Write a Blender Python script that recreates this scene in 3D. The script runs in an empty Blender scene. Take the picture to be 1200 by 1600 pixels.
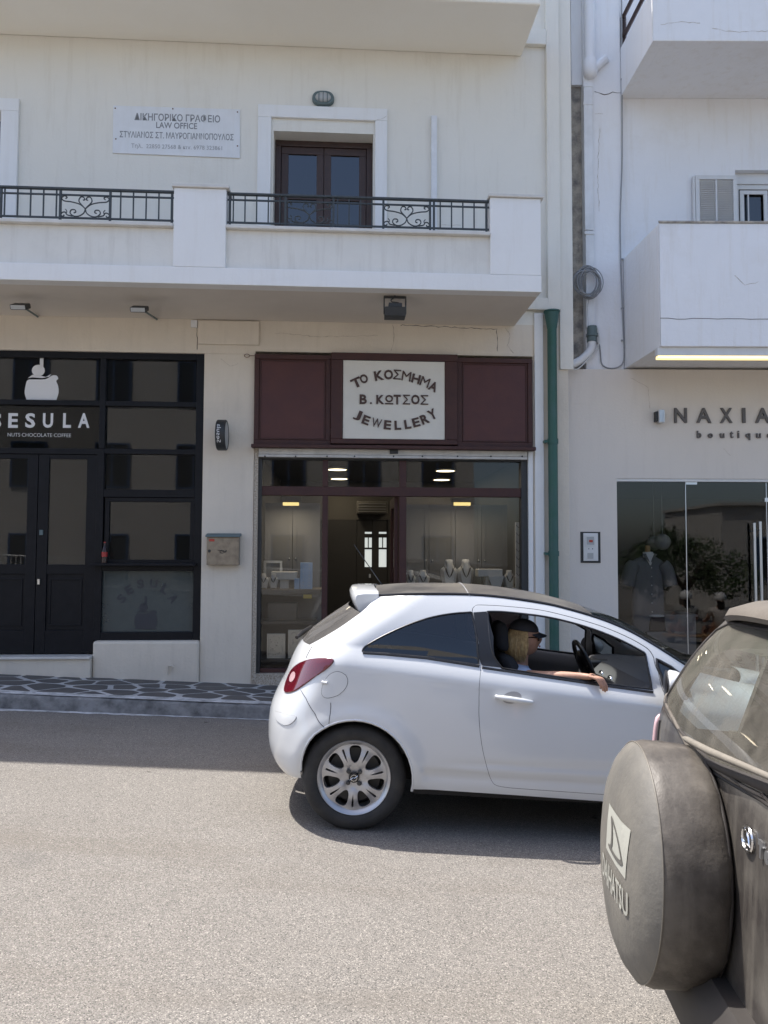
import bpy, bmesh, math, random
from mathutils import Vector, Matrix, Euler
from mathutils.geometry import delaunay_2d_cdt
R_ = math.radians
random.seed(7)
S = bpy.context.scene
COL = S.collection
# ------------------------------------------------------------------ camera, world, sun, exposure
FPX = 1200.0; PITCH = R_(2.9); ROLL = R_(0.2); CAMZ = 1.68
cam_d = bpy.data.cameras.new('camera'); cam = bpy.data.objects.new('camera', cam_d); COL.objects.link(cam)
cam_d.sensor_fit = 'VERTICAL'; cam_d.sensor_height = 36; cam_d.sensor_width = 27
cam_d.lens = FPX / 1600 * 36; cam_d.clip_end = 600; cam_d.clip_start = 0.05
CM = Matrix.Translation((0, 0, CAMZ)) @ (Matrix.Rotation(math.pi/2 + PITCH, 4, 'X') @ Matrix.Rotation(ROLL, 4, 'Z'))
cam.matrix_world = CM
S.camera = cam
SUN_EL = R_(64.3)
SUN_D = Vector((0.395, -0.27, 0)).normalized() * math.cos(SUN_EL); SUN_D.z = -math.sin(SUN_EL)   # way the light travels
wld = bpy.data.worlds.new('World'); S.world = wld; wld.use_nodes = True
nt = wld.node_tree; bg = nt.nodes['Background']; sky = nt.nodes.new('ShaderNodeTexSky')
sky.sky_type = 'NISHITA'; sky.sun_disc = False; sky.sun_elevation = SUN_EL
sky.sun_rotation = math.atan2(-SUN_D.x, -SUN_D.y); sky.dust_density = 2.5; sky.ozone_density = 0.5; sky.air_density = 0.8; sky.altitude = 20
nt.links.new(sky.outputs[0], bg.inputs[0]); bg.inputs[1].default_value = 0.15
sun_d = bpy.data.lights.new('sun', 'SUN'); sun_d.energy = 3.6; sun_d.angle = R_(0.53); sun_d.color = (1, 0.955, 0.89)
sun = bpy.data.objects.new('sun', sun_d); COL.objects.link(sun)
sun.rotation_euler = SUN_D.to_track_quat('-Z', 'Y').to_euler(); sun.location = (0, 0, 30)
S.view_settings.view_transform = 'Standard'; S.view_settings.look = 'None'
S.view_settings.exposure = 1.12; S.view_settings.gamma = 1; S.view_settings.use_curve_mapping = False
S.render.engine = 'CYCLES'
S.cycles.max_bounces = 10; S.cycles.transparent_max_bounces = 24; S.cycles.glossy_bounces = 5
S.cycles.sample_clamp_indirect = 6.0; S.cycles.caustics_reflective = False; S.cycles.caustics_refractive = False
# ------------------------------------------------------------------ picture <-> place
CMI = CM.inverted()
def ray(px, py):
    return (CM.to_3x3() @ Vector(((px-600)/FPX, (800-py)/FPX, -1))).normalized()
def atdepth(px, py, y):
    d = ray(px, py); return CM.translation + d * (y / d.y)
def proj(p):
    q = CMI @ p; return (600 + FPX*q.x/-q.z, 800 - FPX*q.y/-q.z)
class Frame:
    def __init__(s, m): s.m = m; s.i = m.inverted(); s.c = s.i @ CM.translation
    def xz(s, px, py, y=0.0):
        d = s.i.to_3x3() @ ray(px, py); t = (y - s.c.y)/d.y; p = s.c + d*t; return p.x, p.z
    def yz(s, px, py, x=0.0):
        d = s.i.to_3x3() @ ray(px, py); t = (x - s.c.x)/d.x; p = s.c + d*t; return p.y, p.z
    def rect(s, x0, y0, x1, y1, y=0.0):
        a = s.xz(x0, y0, y); b = s.xz(x1, y0, y); c = s.xz(x0, y1, y); d = s.xz(x1, y1, y)
        return ((a[0]+c[0])/2, (b[0]+d[0])/2, (c[1]+d[1])/2, (a[1]+b[1])/2)   # x0 x1 zlow zhigh
W = Frame(Matrix.Identity(4))
# ------------------------------------------------------------------ materials
MATS = {}
def mat(name, col, rough=0.6, metal=0.0, spec=0.5, var=0.0, vscale=4.0, col2=None, bump=0.0, bscale=60.0, coat=0.0,
        streak=0.0, stain=None, emit=None, estr=0.0, alpha=1.0, rvar=0.0, trans=0.0):
    m = bpy.data.materials.new(name); m.use_nodes = True; n = m.node_tree.nodes; l = m.node_tree.links
    b = n['Principled BSDF']; b.inputs['Roughness'].default_value = rough; b.inputs['Metallic'].default_value = metal
    b.inputs['Specular IOR Level'].default_value = spec; b.inputs['Coat Weight'].default_value = coat
    b.inputs['Base Color'].default_value = (*col, 1); b.inputs['Alpha'].default_value = alpha
    b.inputs['Transmission Weight'].default_value = trans; b.inputs['Coat Roughness'].default_value = 0.06
    tc = n.new('ShaderNodeNewGeometry')
    src = tc.outputs['Position']
    cur = None
    def noise(scale, detail=5, r=0.6, vec=None):
        x = n.new('ShaderNodeTexNoise'); x.inputs['Scale'].default_value = scale; x.inputs['Detail'].default_value = detail
        x.inputs['Roughness'].default_value = r; l.new(vec or src, x.inputs['Vector']); return x
    def ramp(f, a, bb):
        r = n.new('ShaderNodeMapRange'); r.inputs[1].default_value = a; r.inputs[2].default_value = bb; l.new(f, r.inputs[0]); return r.outputs[0]
    def mix(f, c1, c2, fac=None):
        x = n.new('ShaderNodeMix'); x.data_type = 'RGBA'
        if fac is not None:
            mm = n.new('ShaderNodeMath'); mm.operation = 'MULTIPLY'; l.new(f, mm.inputs[0]); mm.inputs[1].default_value = fac; f = mm.outputs[0]
        l.new(f, x.inputs[0])
        for i, c in ((6, c1), (7, c2)):
            if isinstance(c, tuple): x.inputs[i].default_value = (*c, 1)
            else: l.new(c, x.inputs[i])
        return x.outputs[2]
    cur = tuple(col)
    if var > 0:
        c2 = col2 or tuple(c*0.6 for c in col)
        cur = mix(ramp(noise(vscale).outputs[0], 0.38, 0.68), cur, c2, var)
    if streak > 0:
        mp = n.new('ShaderNodeMapping'); mp.inputs['Scale'].default_value = (5, 5, 0.45); l.new(src, mp.inputs[0])
        sc = stain or (0.38, 0.34, 0.27)
        cur = mix(ramp(noise(2.2, 6, 0.65, mp.outputs[0]).outputs[0], 0.52, 0.78), cur, sc, streak)
        cur = mix(ramp(noise(1.1, 6, 0.7).outputs[0], 0.56, 0.75), cur, sc, streak*0.7)
    if not isinstance(cur, tuple): l.new(cur, b.inputs['Base Color'])
    if bump > 0:
        bp = n.new('ShaderNodeBump'); bp.inputs['Strength'].default_value = bump; bp.inputs['Distance'].default_value = 0.01
        l.new(noise(bscale, 4).outputs[0], bp.inputs['Height']); l.new(bp.outputs[0], b.inputs['Normal'])
    if rvar > 0:
        mr = n.new('ShaderNodeMapRange'); mr.inputs[3].default_value = rough-rvar; mr.inputs[4].default_value = rough+rvar
        l.new(noise(9).outputs[0], mr.inputs[0]); l.new(mr.outputs[0], b.inputs['Roughness'])
    if emit: b.inputs['Emission Color'].default_value = (*emit, 1); b.inputs['Emission Strength'].default_value = estr
    MATS[name] = m; return m
def glass(name, tint=(1, 1, 1), rough=0.0, dust=0.0, dustcol=(0.3, 0.27, 0.23), ior=1.5, dscale=3.0, dmin=0.0):
    m = bpy.data.materials.new(name); m.use_nodes = True; n = m.node_tree.nodes; l = m.node_tree.links; n.clear()
    o = n.new('ShaderNodeOutputMaterial'); t = n.new('ShaderNodeBsdfTransparent'); t.inputs[0].default_value = (*tint, 1)
    g = n.new('ShaderNodeBsdfGlossy'); g.inputs['Roughness'].default_value = rough; g.inputs[0].default_value = (1, 1, 1, 1)
    f = n.new('ShaderNodeFresnel'); f.inputs[0].default_value = ior
    mx = n.new('ShaderNodeMixShader'); l.new(f.outputs[0], mx.inputs[0]); l.new(t.outputs[0], mx.inputs[1]); l.new(g.outputs[0], mx.inputs[2])
    last = mx
    if dust > 0:
        ge = n.new('ShaderNodeNewGeometry'); no = n.new('ShaderNodeTexNoise'); no.inputs['Scale'].default_value = dscale
        no.inputs['Detail'].default_value = 8; no.inputs['Roughness'].default_value = 0.65; l.new(ge.outputs['Position'], no.inputs['Vector'])
        mr = n.new('ShaderNodeMapRange'); mr.inputs[1].default_value = 0.35; mr.inputs[2].default_value = 0.72
        mr.inputs[3].default_value = dmin; mr.inputs[4].default_value = dust; l.new(no.outputs[0], mr.inputs[0])
        d = n.new('ShaderNodeBsdfDiffuse'); d.inputs[0].default_value = (*dustcol, 1)
        m2 = n.new('ShaderNodeMixShader'); l.new(mr.outputs[0], m2.inputs[0]); l.new(mx.outputs[0], m2.inputs[1]); l.new(d.outputs[0], m2.inputs[2]); last = m2
    l.new(last.outputs[0], o.inputs[0]); MATS[name] = m; return m
# ------------------------------------------------------------------ mesh builder
def frame_axes(d):
    d = d.normalized(); a = Vector((0, 0, 1)) if abs(d.z) < 0.9 else Vector((1, 0, 0))
    x = d.cross(a).normalized(); return x, d.cross(x).normalized()
class MB:
    def __init__(s): s.v = []; s.f = []; s.n = None
    def add(s, vs, fs):
        o = len(s.v); s.v += [Vector(v) for v in vs]; s.f += [tuple(i+o for i in f) for f in fs]; return s
    def box(s, x0, x1, y0, y1, z0, z1):
        return s.add([(x0,y0,z0),(x1,y0,z0),(x1,y1,z0),(x0,y1,z0),(x0,y0,z1),(x1,y0,z1),(x1,y1,z1),(x0,y1,z1)],
                     [(0,3,2,1),(4,5,6,7),(0,1,5,4),(1,2,6,5),(2,3,7,6),(3,0,4,7)])
    def hexa(s, p): return s.add(p, [(0,3,2,1),(4,5,6,7),(0,1,5,4),(1,2,6,5),(2,3,7,6),(3,0,4,7)])
    def quad(s, a, b, c, d): return s.add([a, b, c, d], [(0, 1, 2, 3)])
    def prism(s, poly, y0, y1, ax='y'):
        n = len(poly)
        def P(p, t):
            return (p[0], t, p[1]) if ax == 'y' else ((p[0], p[1], t) if ax == 'z' else (t, p[0], p[1]))
        vs = [P(p, y0) for p in poly] + [P(p, y1) for p in poly]
        fs = [tuple(range(n)), tuple(range(2*n-1, n-1, -1))] + [(i, i+n, (i+1) % n + n, (i+1) % n) for i in range(n)]
        return s.add(vs, fs)
    def tube(s, pts, r, n=8, closed=False, caps=True):
        pts = [Vector(p) for p in pts]; m = len(pts); vs = []; px = None
        rr = r if isinstance(r, (list, tuple)) else [r]*m
        for i, p in enumerate(pts):
            if closed: d = pts[(i+1) % m] - pts[i-1]
            else: d = pts[min(i+1, m-1)] - pts[max(i-1, 0)]
            if d.length < 1e-9: d = Vector((0, 0, 1))
            d.normalize()
            if px is None: px, _ = frame_axes(d)
            px = (px - d*px.dot(d)); px.normalize(); py = d.cross(px)
            for k in range(n):
                a = 2*math.pi*k/n; vs.append(p + (px*math.cos(a) + py*math.sin(a))*rr[i])
        fs = []
        for i in range(m if closed else m-1):
            j = (i+1) % m
            for k in range(n): fs.append((i*n+k, i*n+(k+1) % n, j*n+(k+1) % n, j*n+k))
        if not closed and caps: fs += [tuple(range(n-1, -1, -1)), tuple(range((m-1)*n, m*n))]
        return s.add(vs, fs)
    def lathe(s, prof, c, axis='z', n=24, a0=0, a1=2*math.pi):
        vs = []; full = abs(a1-a0-2*math.pi) < 1e-6; m = n if full else n+1
        for r, h in prof:
            for k in range(m):
                a = a0+(a1-a0)*k/n; x, y = r*math.cos(a), r*math.sin(a)
                p = {'z': (x, y, h), 'y': (x, h, y), 'x': (h, x, y)}[axis]
                vs.append((c[0]+p[0], c[1]+p[1], c[2]+p[2]))
        fs = []
        for i in range(len(prof)-1):
            for k in range(n):
                k2 = (k+1) % m; fs.append((i*m+k, i*m+k2, (i+1)*m+k2, (i+1)*m+k))
        return s.add(vs, fs)
    def ball(s, c, rx, ry=None, rz=None, n=16, fn=None):
        ry = ry or rx; rz = rz or rx; vs = []; fs = []; m = n//2
        for i in range(m+1):
            t = math.pi*i/m
            for k in range(n):
                a = 2*math.pi*k/n; d = Vector((math.sin(t)*math.cos(a), math.sin(t)*math.sin(a), math.cos(t)))
                q = Vector((d.x*rx, d.y*ry, d.z*rz))
                if fn: q = fn(d, q)
                vs.append((c[0]+q.x, c[1]+q.y, c[2]+q.z))
        for i in range(m):
            for k in range(n): fs.append((i*n+k, (i+1)*n+k, (i+1)*n+(k+1) % n, i*n+(k+1) % n))
        return s.add(vs, fs)
    def xf(s, M, start=0):
        for i in range(start, len(s.v)): s.v[i] = M @ s.v[i]
        return s
def mesh_of(mb, name, origin, smooth):
    me = bpy.data.meshes.new(name); o = Vector(origin)
    me.from_pydata([v - o for v in mb.v], [], mb.f)
    if mb.n is None:
        bm = bmesh.new(); bm.from_mesh(me); bmesh.ops.remove_doubles(bm, verts=bm.verts, dist=1e-5)
        bmesh.ops.recalc_face_normals(bm, faces=bm.faces); bm.to_mesh(me); bm.free()
    if smooth:
        me.polygons.foreach_set('use_smooth', [True]*len(me.polygons))
        if mb.n is not None: me.normals_split_custom_set_from_vertices([tuple(n) for n in mb.n])
        elif smooth is not True: me.set_sharp_from_angle(angle=R_(smooth))
    return me
def mkobj(name, mb, m, origin=(0, 0, 0), smooth=False, bev=0.0, sub=0):
    me = mesh_of(mb, name, origin, smooth); me.materials.append(MATS[m])
    o = bpy.data.objects.new(name, me); COL.objects.link(o)
    if bev > 0:
        b = o.modifiers.new('bevel', 'BEVEL'); b.width = bev; b.segments = 2; b.limit_method = 'ANGLE'; b.angle_limit = R_(40)
    if sub: q = o.modifiers.new('sub', 'SUBSURF'); q.levels = q.render_levels = sub
    return o
class Thing:
    def __init__(s, name, label, cat, fr, origin, group=None, kind=None, mb=None, mat=None, **k):
        s.fr = fr; s.o = Vector(origin)
        s.e = mkobj(name, mb, mat, s.o, **k) if mb else bpy.data.objects.new(name, None)
        if not mb: COL.objects.link(s.e); s.e.empty_display_size = 0.1
        s.e.matrix_world = fr.m @ Matrix.Translation(s.o)
        if kind: s.e['kind'] = kind
        if label: s.e['label'] = label
        if cat: s.e['category'] = cat
        if group: s.e['group'] = group
    def part(s, name, mb, m, parent=None, label=None, kind=None, **k):
        o = mkobj(name, mb, m, s.o, **k); o.parent = parent or s.e
        if label: o['label'] = label
        if kind: o['kind'] = kind
        return o
def copy_thing(t, delta, label=None, rotz=None):
    def cp(o, par):
        c = o.copy(); COL.objects.link(c)
        if par is not None: c.parent = par
        for ch in o.children: cp(ch, c)
        return c
    r = cp(t.e, None); r.matrix_world = t.e.matrix_world @ Matrix.Translation(Vector(delta)) if rotz is None else t.e.matrix_world @ Matrix.Translation(Vector(delta)) @ Matrix.Rotation(rotz, 4, 'Z')
    if label: r['label'] = label
    return r
def setting(name, mb, m, fr=W, **k):
    o = mkobj(name, mb, m, **k); o.matrix_world = fr.m.copy(); o['kind'] = 'structure'; return o
# text -> verts, faces in a flat plane (x right, y up), centred; extruded e
_tc = {}
def text_geo(txt, h, e=0.0, off=0.0, sp=1.0):
    key = (txt, round(off/h, 4), sp, round(e/h, 4))
    if key not in _tc:
        c = bpy.data.curves.new('t', 'FONT'); c.body = txt; c.size = 1; c.extrude = e/h/2; c.offset = off/h; c.space_character = sp; c.resolution_u = 3
        o = bpy.data.objects.new('t', c); COL.objects.link(o); bpy.context.view_layer.update()
        dg = bpy.context.evaluated_depsgraph_get(); me = bpy.data.meshes.new_from_object(o.evaluated_get(dg))
        vs = [v.co.copy() for v in me.vertices]; fs = [tuple(p.vertices) for p in me.polygons]
        bpy.data.objects.remove(o); bpy.data.curves.remove(c); bpy.data.meshes.remove(me)
        _tc[key] = (vs, fs)
    return _tc[key]
def add_text(mb, txt, x0, x1, z0, z1, y, e=0.004, off=0.0, sp=1.0, rot=0.0, face=-1):
    """text fitted to the box x0..x1, z0..z1 of the plane y, facing -y"""
    h = z1-z0; vs, fs = text_geo(txt, h, e, off, sp)
    if not vs: return
    ax0 = min(v.x for v in vs); ax1 = max(v.x for v in vs); ay0 = min(v.y for v in vs); ay1 = max(v.y for v in vs)
    cx, cz = (x0+x1)/2, (z0+z1)/2; out = []
    for v in vs:
        X = ((v.x-ax0)/(ax1-ax0)-0.5)*(x1-x0); Z = ((v.y-ay0)/(ay1-ay0)-0.5)*h
        out.append((cx + X*math.cos(rot)-Z*math.sin(rot), y - v.z*h*1.0, cz + X*math.sin(rot)+Z*math.cos(rot)))
    mb.add(out, fs)
def lerp(a, b, t): return a+(b-a)*t
def interp(tab, x):
    if x <= tab[0][0]: return tab[0][1]
    for (a, b), (c, d) in zip(tab, tab[1:]):
        if x <= c: return b+(d-b)*(x-a)/(c-a)
    return tab[-1][1]
def sinterp(tab, x):     # smooth (Catmull-Rom) interpolation
    n = len(tab)
    if x <= tab[0][0]: return tab[0][1]+(x-tab[0][0])*(tab[1][1]-tab[0][1])/(tab[1][0]-tab[0][0])
    if x >= tab[-1][0]: return tab[-1][1]+(x-tab[-1][0])*(tab[-1][1]-tab[-2][1])/(tab[-1][0]-tab[-2][0])
    for i in range(n-1):
        if x <= tab[i+1][0]:
            x0, y0 = tab[i]; x1, y1 = tab[i+1]; h = x1-x0
            m0 = (y1-tab[i-1][1])/(x1-tab[i-1][0]) if i > 0 else (y1-y0)/h
            m1 = (tab[i+2][1]-y0)/(tab[i+2][0]-x0) if i < n-2 else (y1-y0)/h
            t = (x-x0)/h; return (2*t**3-3*t*t+1)*y0+(t**3-2*t*t+t)*h*m0+(3*t*t-2*t**3)*y1+(t**3-t*t)*h*m1
def inside(p, poly):
    x, y = p; c = False; j = len(poly)-1
    for i in range(len(poly)):
        xi, yi = poly[i]; xj, yj = poly[j]
        if (yi > y) != (yj > y) and x < (xj-xi)*(y-yi)/(yj-yi)+xi: c = not c
        j = i
    return c
def dens(poly, step, closed=True):
    out = []; n = len(poly)
    for i in range(n if closed else n-1):
        a, b = poly[i], poly[(i+1) % n]; L = math.hypot(a[0]-b[0], a[1]-b[1]); k = max(1, int(math.ceil(L/step)))
        for j in range(k): out.append((lerp(a[0], b[0], j/k), lerp(a[1], b[1], j/k)))
    if not closed: out.append(tuple(poly[-1]))
    return out
def smooth_line(pts, k=4, closed=False):
    n = len(pts); out = []
    for i in range(n if closed else n-1):
        p0 = pts[i-1] if (i > 0 or closed) else pts[0]; p1 = pts[i]; p2 = pts[(i+1) % n]; p3 = pts[(i+2) % n] if (closed or i < n-2) else pts[-1]
        for j in range(k):
            t = j/k
            out.append(tuple(0.5*(2*p1[c]+(p2[c]-p0[c])*t+(2*p0[c]-5*p1[c]+4*p2[c]-p3[c])*t*t+(3*p1[c]-p0[c]-3*p2[c]+p3[c])*t**3) for c in range(len(p1))))
    if not closed: out.append(tuple(pts[-1]))
    return out
def fill(outer, holes=(), step=0.03):
    """2-D triangulation with inner points; returns verts, tris"""
    pts = []; edges = []
    for loop in [outer]+list(holes):
        q = dens(loop, step); o = len(pts); pts += q; edges += [(o+i, o+(i+1) % len(q)) for i in range(len(q))]
    xs = [p[0] for p in outer]; zs = [p[1] for p in outer]; nb = list(pts)
    z = min(zs)+step*0.5; row = 0
    cell = {}
    for p in nb: cell.setdefault((int(p[0]//step), int(p[1]//step)), []).append(p)
    while z < max(zs):
        x = min(xs)+(step*0.5 if row % 2 else 0)
        while x < max(xs):
            if inside((x, z), outer) and not any(inside((x, z), h) for h in holes):
                cx, cz = int(x//step), int(z//step); ok = True
                for i in (-1, 0, 1):
                    for j in (-1, 0, 1):
                        for p in cell.get((cx+i, cz+j), ()):
                            if (p[0]-x)**2+(p[1]-z)**2 < (step*0.45)**2: ok = False
                if ok: pts.append((x, z))
            x += step
        z += step; row += 1
    v, e, f, *_ = delaunay_2d_cdt([Vector(p) for p in pts], edges, [], 0, 1e-7)
    tris = []
    for t in f:
        c = (sum(v[i].x for i in t)/3, sum(v[i].y for i in t)/3)
        if inside(c, outer) and not any(inside(c, h) for h in holes): tris.append(tuple(t))
    return [(p.x, p.y) for p in v], tris

def area_lamp(par, fr, p, size, watts, col=(1, 0.86, 0.66)):     # the light of a lit lamp, shining down
    d = bpy.data.lights.new('lamp_light', 'AREA'); d.energy = watts; d.size = size; d.color = col
    o = bpy.data.objects.new('lamp_light', d); COL.objects.link(o); o.parent = par.e; o.location = Vector(p)-par.o; return o
# ================================================================== materials
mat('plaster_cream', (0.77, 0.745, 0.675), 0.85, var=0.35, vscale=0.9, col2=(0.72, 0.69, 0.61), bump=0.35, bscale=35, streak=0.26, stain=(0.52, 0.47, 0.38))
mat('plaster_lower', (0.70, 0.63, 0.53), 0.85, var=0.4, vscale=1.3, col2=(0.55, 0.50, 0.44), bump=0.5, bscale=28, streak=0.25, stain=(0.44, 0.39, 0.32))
mat('plaster_white', (0.80, 0.80, 0.79), 0.8, var=0.3, vscale=1.4, col2=(0.74, 0.73, 0.70), bump=0.25, bscale=30, streak=0.2, stain=(0.58, 0.54, 0.47))
mat('plaster_white2', (0.80, 0.805, 0.82), 0.8, var=0.35, vscale=1.2, col2=(0.73, 0.73, 0.73), bump=0.5, bscale=16, streak=0.35, stain=(0.60, 0.55, 0.47))
mat('plaster_boutique', (0.68, 0.63, 0.57), 0.8, var=0.3, vscale=1.5, col2=(0.62, 0.58, 0.54), bump=0.2, bscale=40, streak=0.15, stain=(0.46, 0.41, 0.36))
mat('plaster_panel', (0.74, 0.725, 0.68), 0.85, var=0.3, vscale=2, col2=(0.62, 0.6, 0.55), bump=0.4, bscale=40, streak=0.4, stain=(0.48, 0.45, 0.40))
mat('soffit', (0.70, 0.645, 0.575), 0.85, var=0.3, vscale=1.2, bump=0.25, bscale=35, col2=(0.54, 0.49, 0.43))
mat('crumble', (0.50, 0.45, 0.38), 0.95, var=1.0, vscale=9, col2=(0.20, 0.19, 0.18), bump=1.0, bscale=50)
mat('marble', (0.66, 0.64, 0.60), 0.5, var=0.5, vscale=6, col2=(0.5, 0.47, 0.42), bump=0.1)
mat('mosaic_edge', (0.52, 0.46, 0.38), 0.7, var=1.0, vscale=70, col2=(0.22, 0.17, 0.12), bump=0.3, bscale=90)
mat('black_wood', (0.006, 0.007, 0.010), 0.42, spec=0.2, var=0.5, vscale=10, col2=(0.012, 0.013, 0.017), bump=0.15, bscale=60)
mat('brown_wood', (0.060, 0.021, 0.016), 0.65, var=0.6, vscale=9, col2=(0.038, 0.013, 0.014), bump=0.2, bscale=55)
mat('brown_panel', (0.080, 0.022, 0.017), 0.55, var=0.5, vscale=5, col2=(0.055, 0.014, 0.016), bump=0.12, bscale=30)
mat('door_wood', (0.055, 0.030, 0.024), 0.5, var=0.5, vscale=12, bump=0.15)
mat('plaque', (0.70, 0.67, 0.59), 0.55, var=0.4, vscale=5, col2=(0.62, 0.58, 0.5), bump=0.1)
mat('letter_brown', (0.075, 0.040, 0.030), 0.6, var=0.5, vscale=20)
mat('letter_grey', (0.10, 0.09, 0.085), 0.5)
mat('letter_black', (0.02, 0.02, 0.02), 0.5)
mat('print_white', (0.72, 0.72, 0.72), 0.6)
mat('print_grey', (0.23, 0.235, 0.24), 0.7)
mat('print_frost', (0.045, 0.045, 0.05), 0.7)
mat('print_dim', (0.34, 0.34, 0.345), 0.7)
mat('sign_board', (0.74, 0.75, 0.76), 0.45, var=0.35, vscale=5, col2=(0.62, 0.62, 0.6), streak=0.15, stain=(0.5, 0.42, 0.3))
mat('rust', (0.16, 0.07, 0.035), 0.8, var=0.6, vscale=40)
mat('rail_iron', (0.045, 0.054, 0.058), 0.55, metal=0.0, var=0.4, vscale=30)
mat('iron_dark', (0.03, 0.032, 0.034), 0.5, var=0.4, vscale=20)
mat('lamp_grey', (0.12, 0.165, 0.17), 0.6, var=0.3)
mat('lamp_lens', (0.40, 0.41, 0.41), 0.35)
mat('pvc_white', (0.76, 0.77, 0.78), 0.45, var=0.3, vscale=5, streak=0.15)
mat('green_pipe', (0.025, 0.10, 0.075), 0.5, var=0.6, vscale=5, col2=(0.05, 0.11, 0.11), bump=0.1)
mat('cable_grey', (0.30, 0.31, 0.32), 0.6)
mat('cable_white', (0.60, 0.60, 0.58), 0.6)
mat('mail_metal', (0.30, 0.25, 0.185), 0.45, metal=0.35, var=0.8, vscale=14, col2=(0.19, 0.15, 0.11), bump=0.1)
mat('red_print', (0.45, 0.05, 0.03), 0.5)
mat('shutter_metal', (0.60, 0.58, 0.54), 0.5, var=0.5, vscale=8)
mat('alu', (0.55, 0.56, 0.57), 0.3, metal=0.9)
mat('alu_white', (0.68, 0.68, 0.67), 0.4, var=0.2)
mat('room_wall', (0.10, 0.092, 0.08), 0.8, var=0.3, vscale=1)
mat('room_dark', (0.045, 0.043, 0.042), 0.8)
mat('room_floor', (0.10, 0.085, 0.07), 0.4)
mat('curtain', (0.20, 0.195, 0.185), 0.9)
mat('cabinet', (0.20, 0.165, 0.125), 0.5, var=0.3, vscale=4)
mat('velvet', (0.66, 0.64, 0.60), 0.8)
mat('blue_box', (0.42, 0.55, 0.75), 0.6)
mat('silver', (0.6, 0.6, 0.58), 0.3, metal=0.9)
mat('necklace', (0.10, 0.08, 0.06), 0.4)
mat('yellow_tag', (0.6, 0.45, 0.08), 0.6)
mat('white_paint', (0.72, 0.72, 0.70), 0.5, var=0.2)
mat('lamp_on', (1, 1, 1), 0.5, emit=(1.0, 0.85, 0.55), estr=3)
mat('tube_on', (1, 1, 1), 0.5, emit=(1.0, 0.72, 0.22), estr=0.62)
mat('spot_on', (1, 1, 1), 0.5, emit=(1.0, 0.68, 0.3), estr=6)
mat('pane_glow', (0.5, 0.5, 0.48), 0.5, emit=(0.93, 1.0, 0.97), estr=0.28)  # door panes: the brightness behind them is put into their emission
mat('shirt_grey', (0.17, 0.17, 0.19), 0.9, var=0.5, vscale=90, col2=(0.12, 0.12, 0.13))
mat('tee_white', (0.65, 0.66, 0.68), 0.9)
mat('wood_neck', (0.35, 0.2, 0.08), 0.5)
mat('paper', (0.25, 0.25, 0.24), 0.9)
mat('counter', (0.22, 0.22, 0.23), 0.5)
mat('bag_dark', (0.05, 0.035, 0.035), 0.8)
mat('coke', (0.35, 0.02, 0.02), 0.3)
mat('cola_dark', (0.03, 0.01, 0.008), 0.2)
mat('stone', (0.115, 0.108, 0.10), 0.75, var=0.7, vscale=3.0, col2=(0.075, 0.075, 0.078), bump=0.6, bscale=25)
mat('mortar', (0.55, 0.55, 0.54), 0.9, var=0.6, vscale=6, col2=(0.25, 0.25, 0.25), bump=0.8, bscale=40)
mat('kerb_paint', (0.60, 0.61, 0.62), 0.8, var=1.0, vscale=9, col2=(0.24, 0.24, 0.24), bump=0.9, bscale=35)
mat('kerb_face', (0.24, 0.24, 0.24), 0.9, var=1.0, vscale=7, col2=(0.09, 0.09, 0.092), bump=0.8, bscale=35)
mat('soffit_top', (0.86, 0.83, 0.75), 0.85, var=0.3, vscale=1.0, col2=(0.80, 0.75, 0.64), bump=0.2, bscale=35)
glass('glass_clear', (0.94, 0.96, 0.95))
glass('glass_shop', (0.86, 0.86, 0.85), ior=1.36)
glass('glass_dark', (0.45, 0.46, 0.46), ior=1.3)
glass('glass_blue', (0.25, 0.28, 0.33), ior=1.9)
glass('glass_frost', (0.6, 0.6, 0.6), dust=0.80, dustcol=(0.11, 0.125, 0.12), dmin=0.62, dscale=2)
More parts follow.
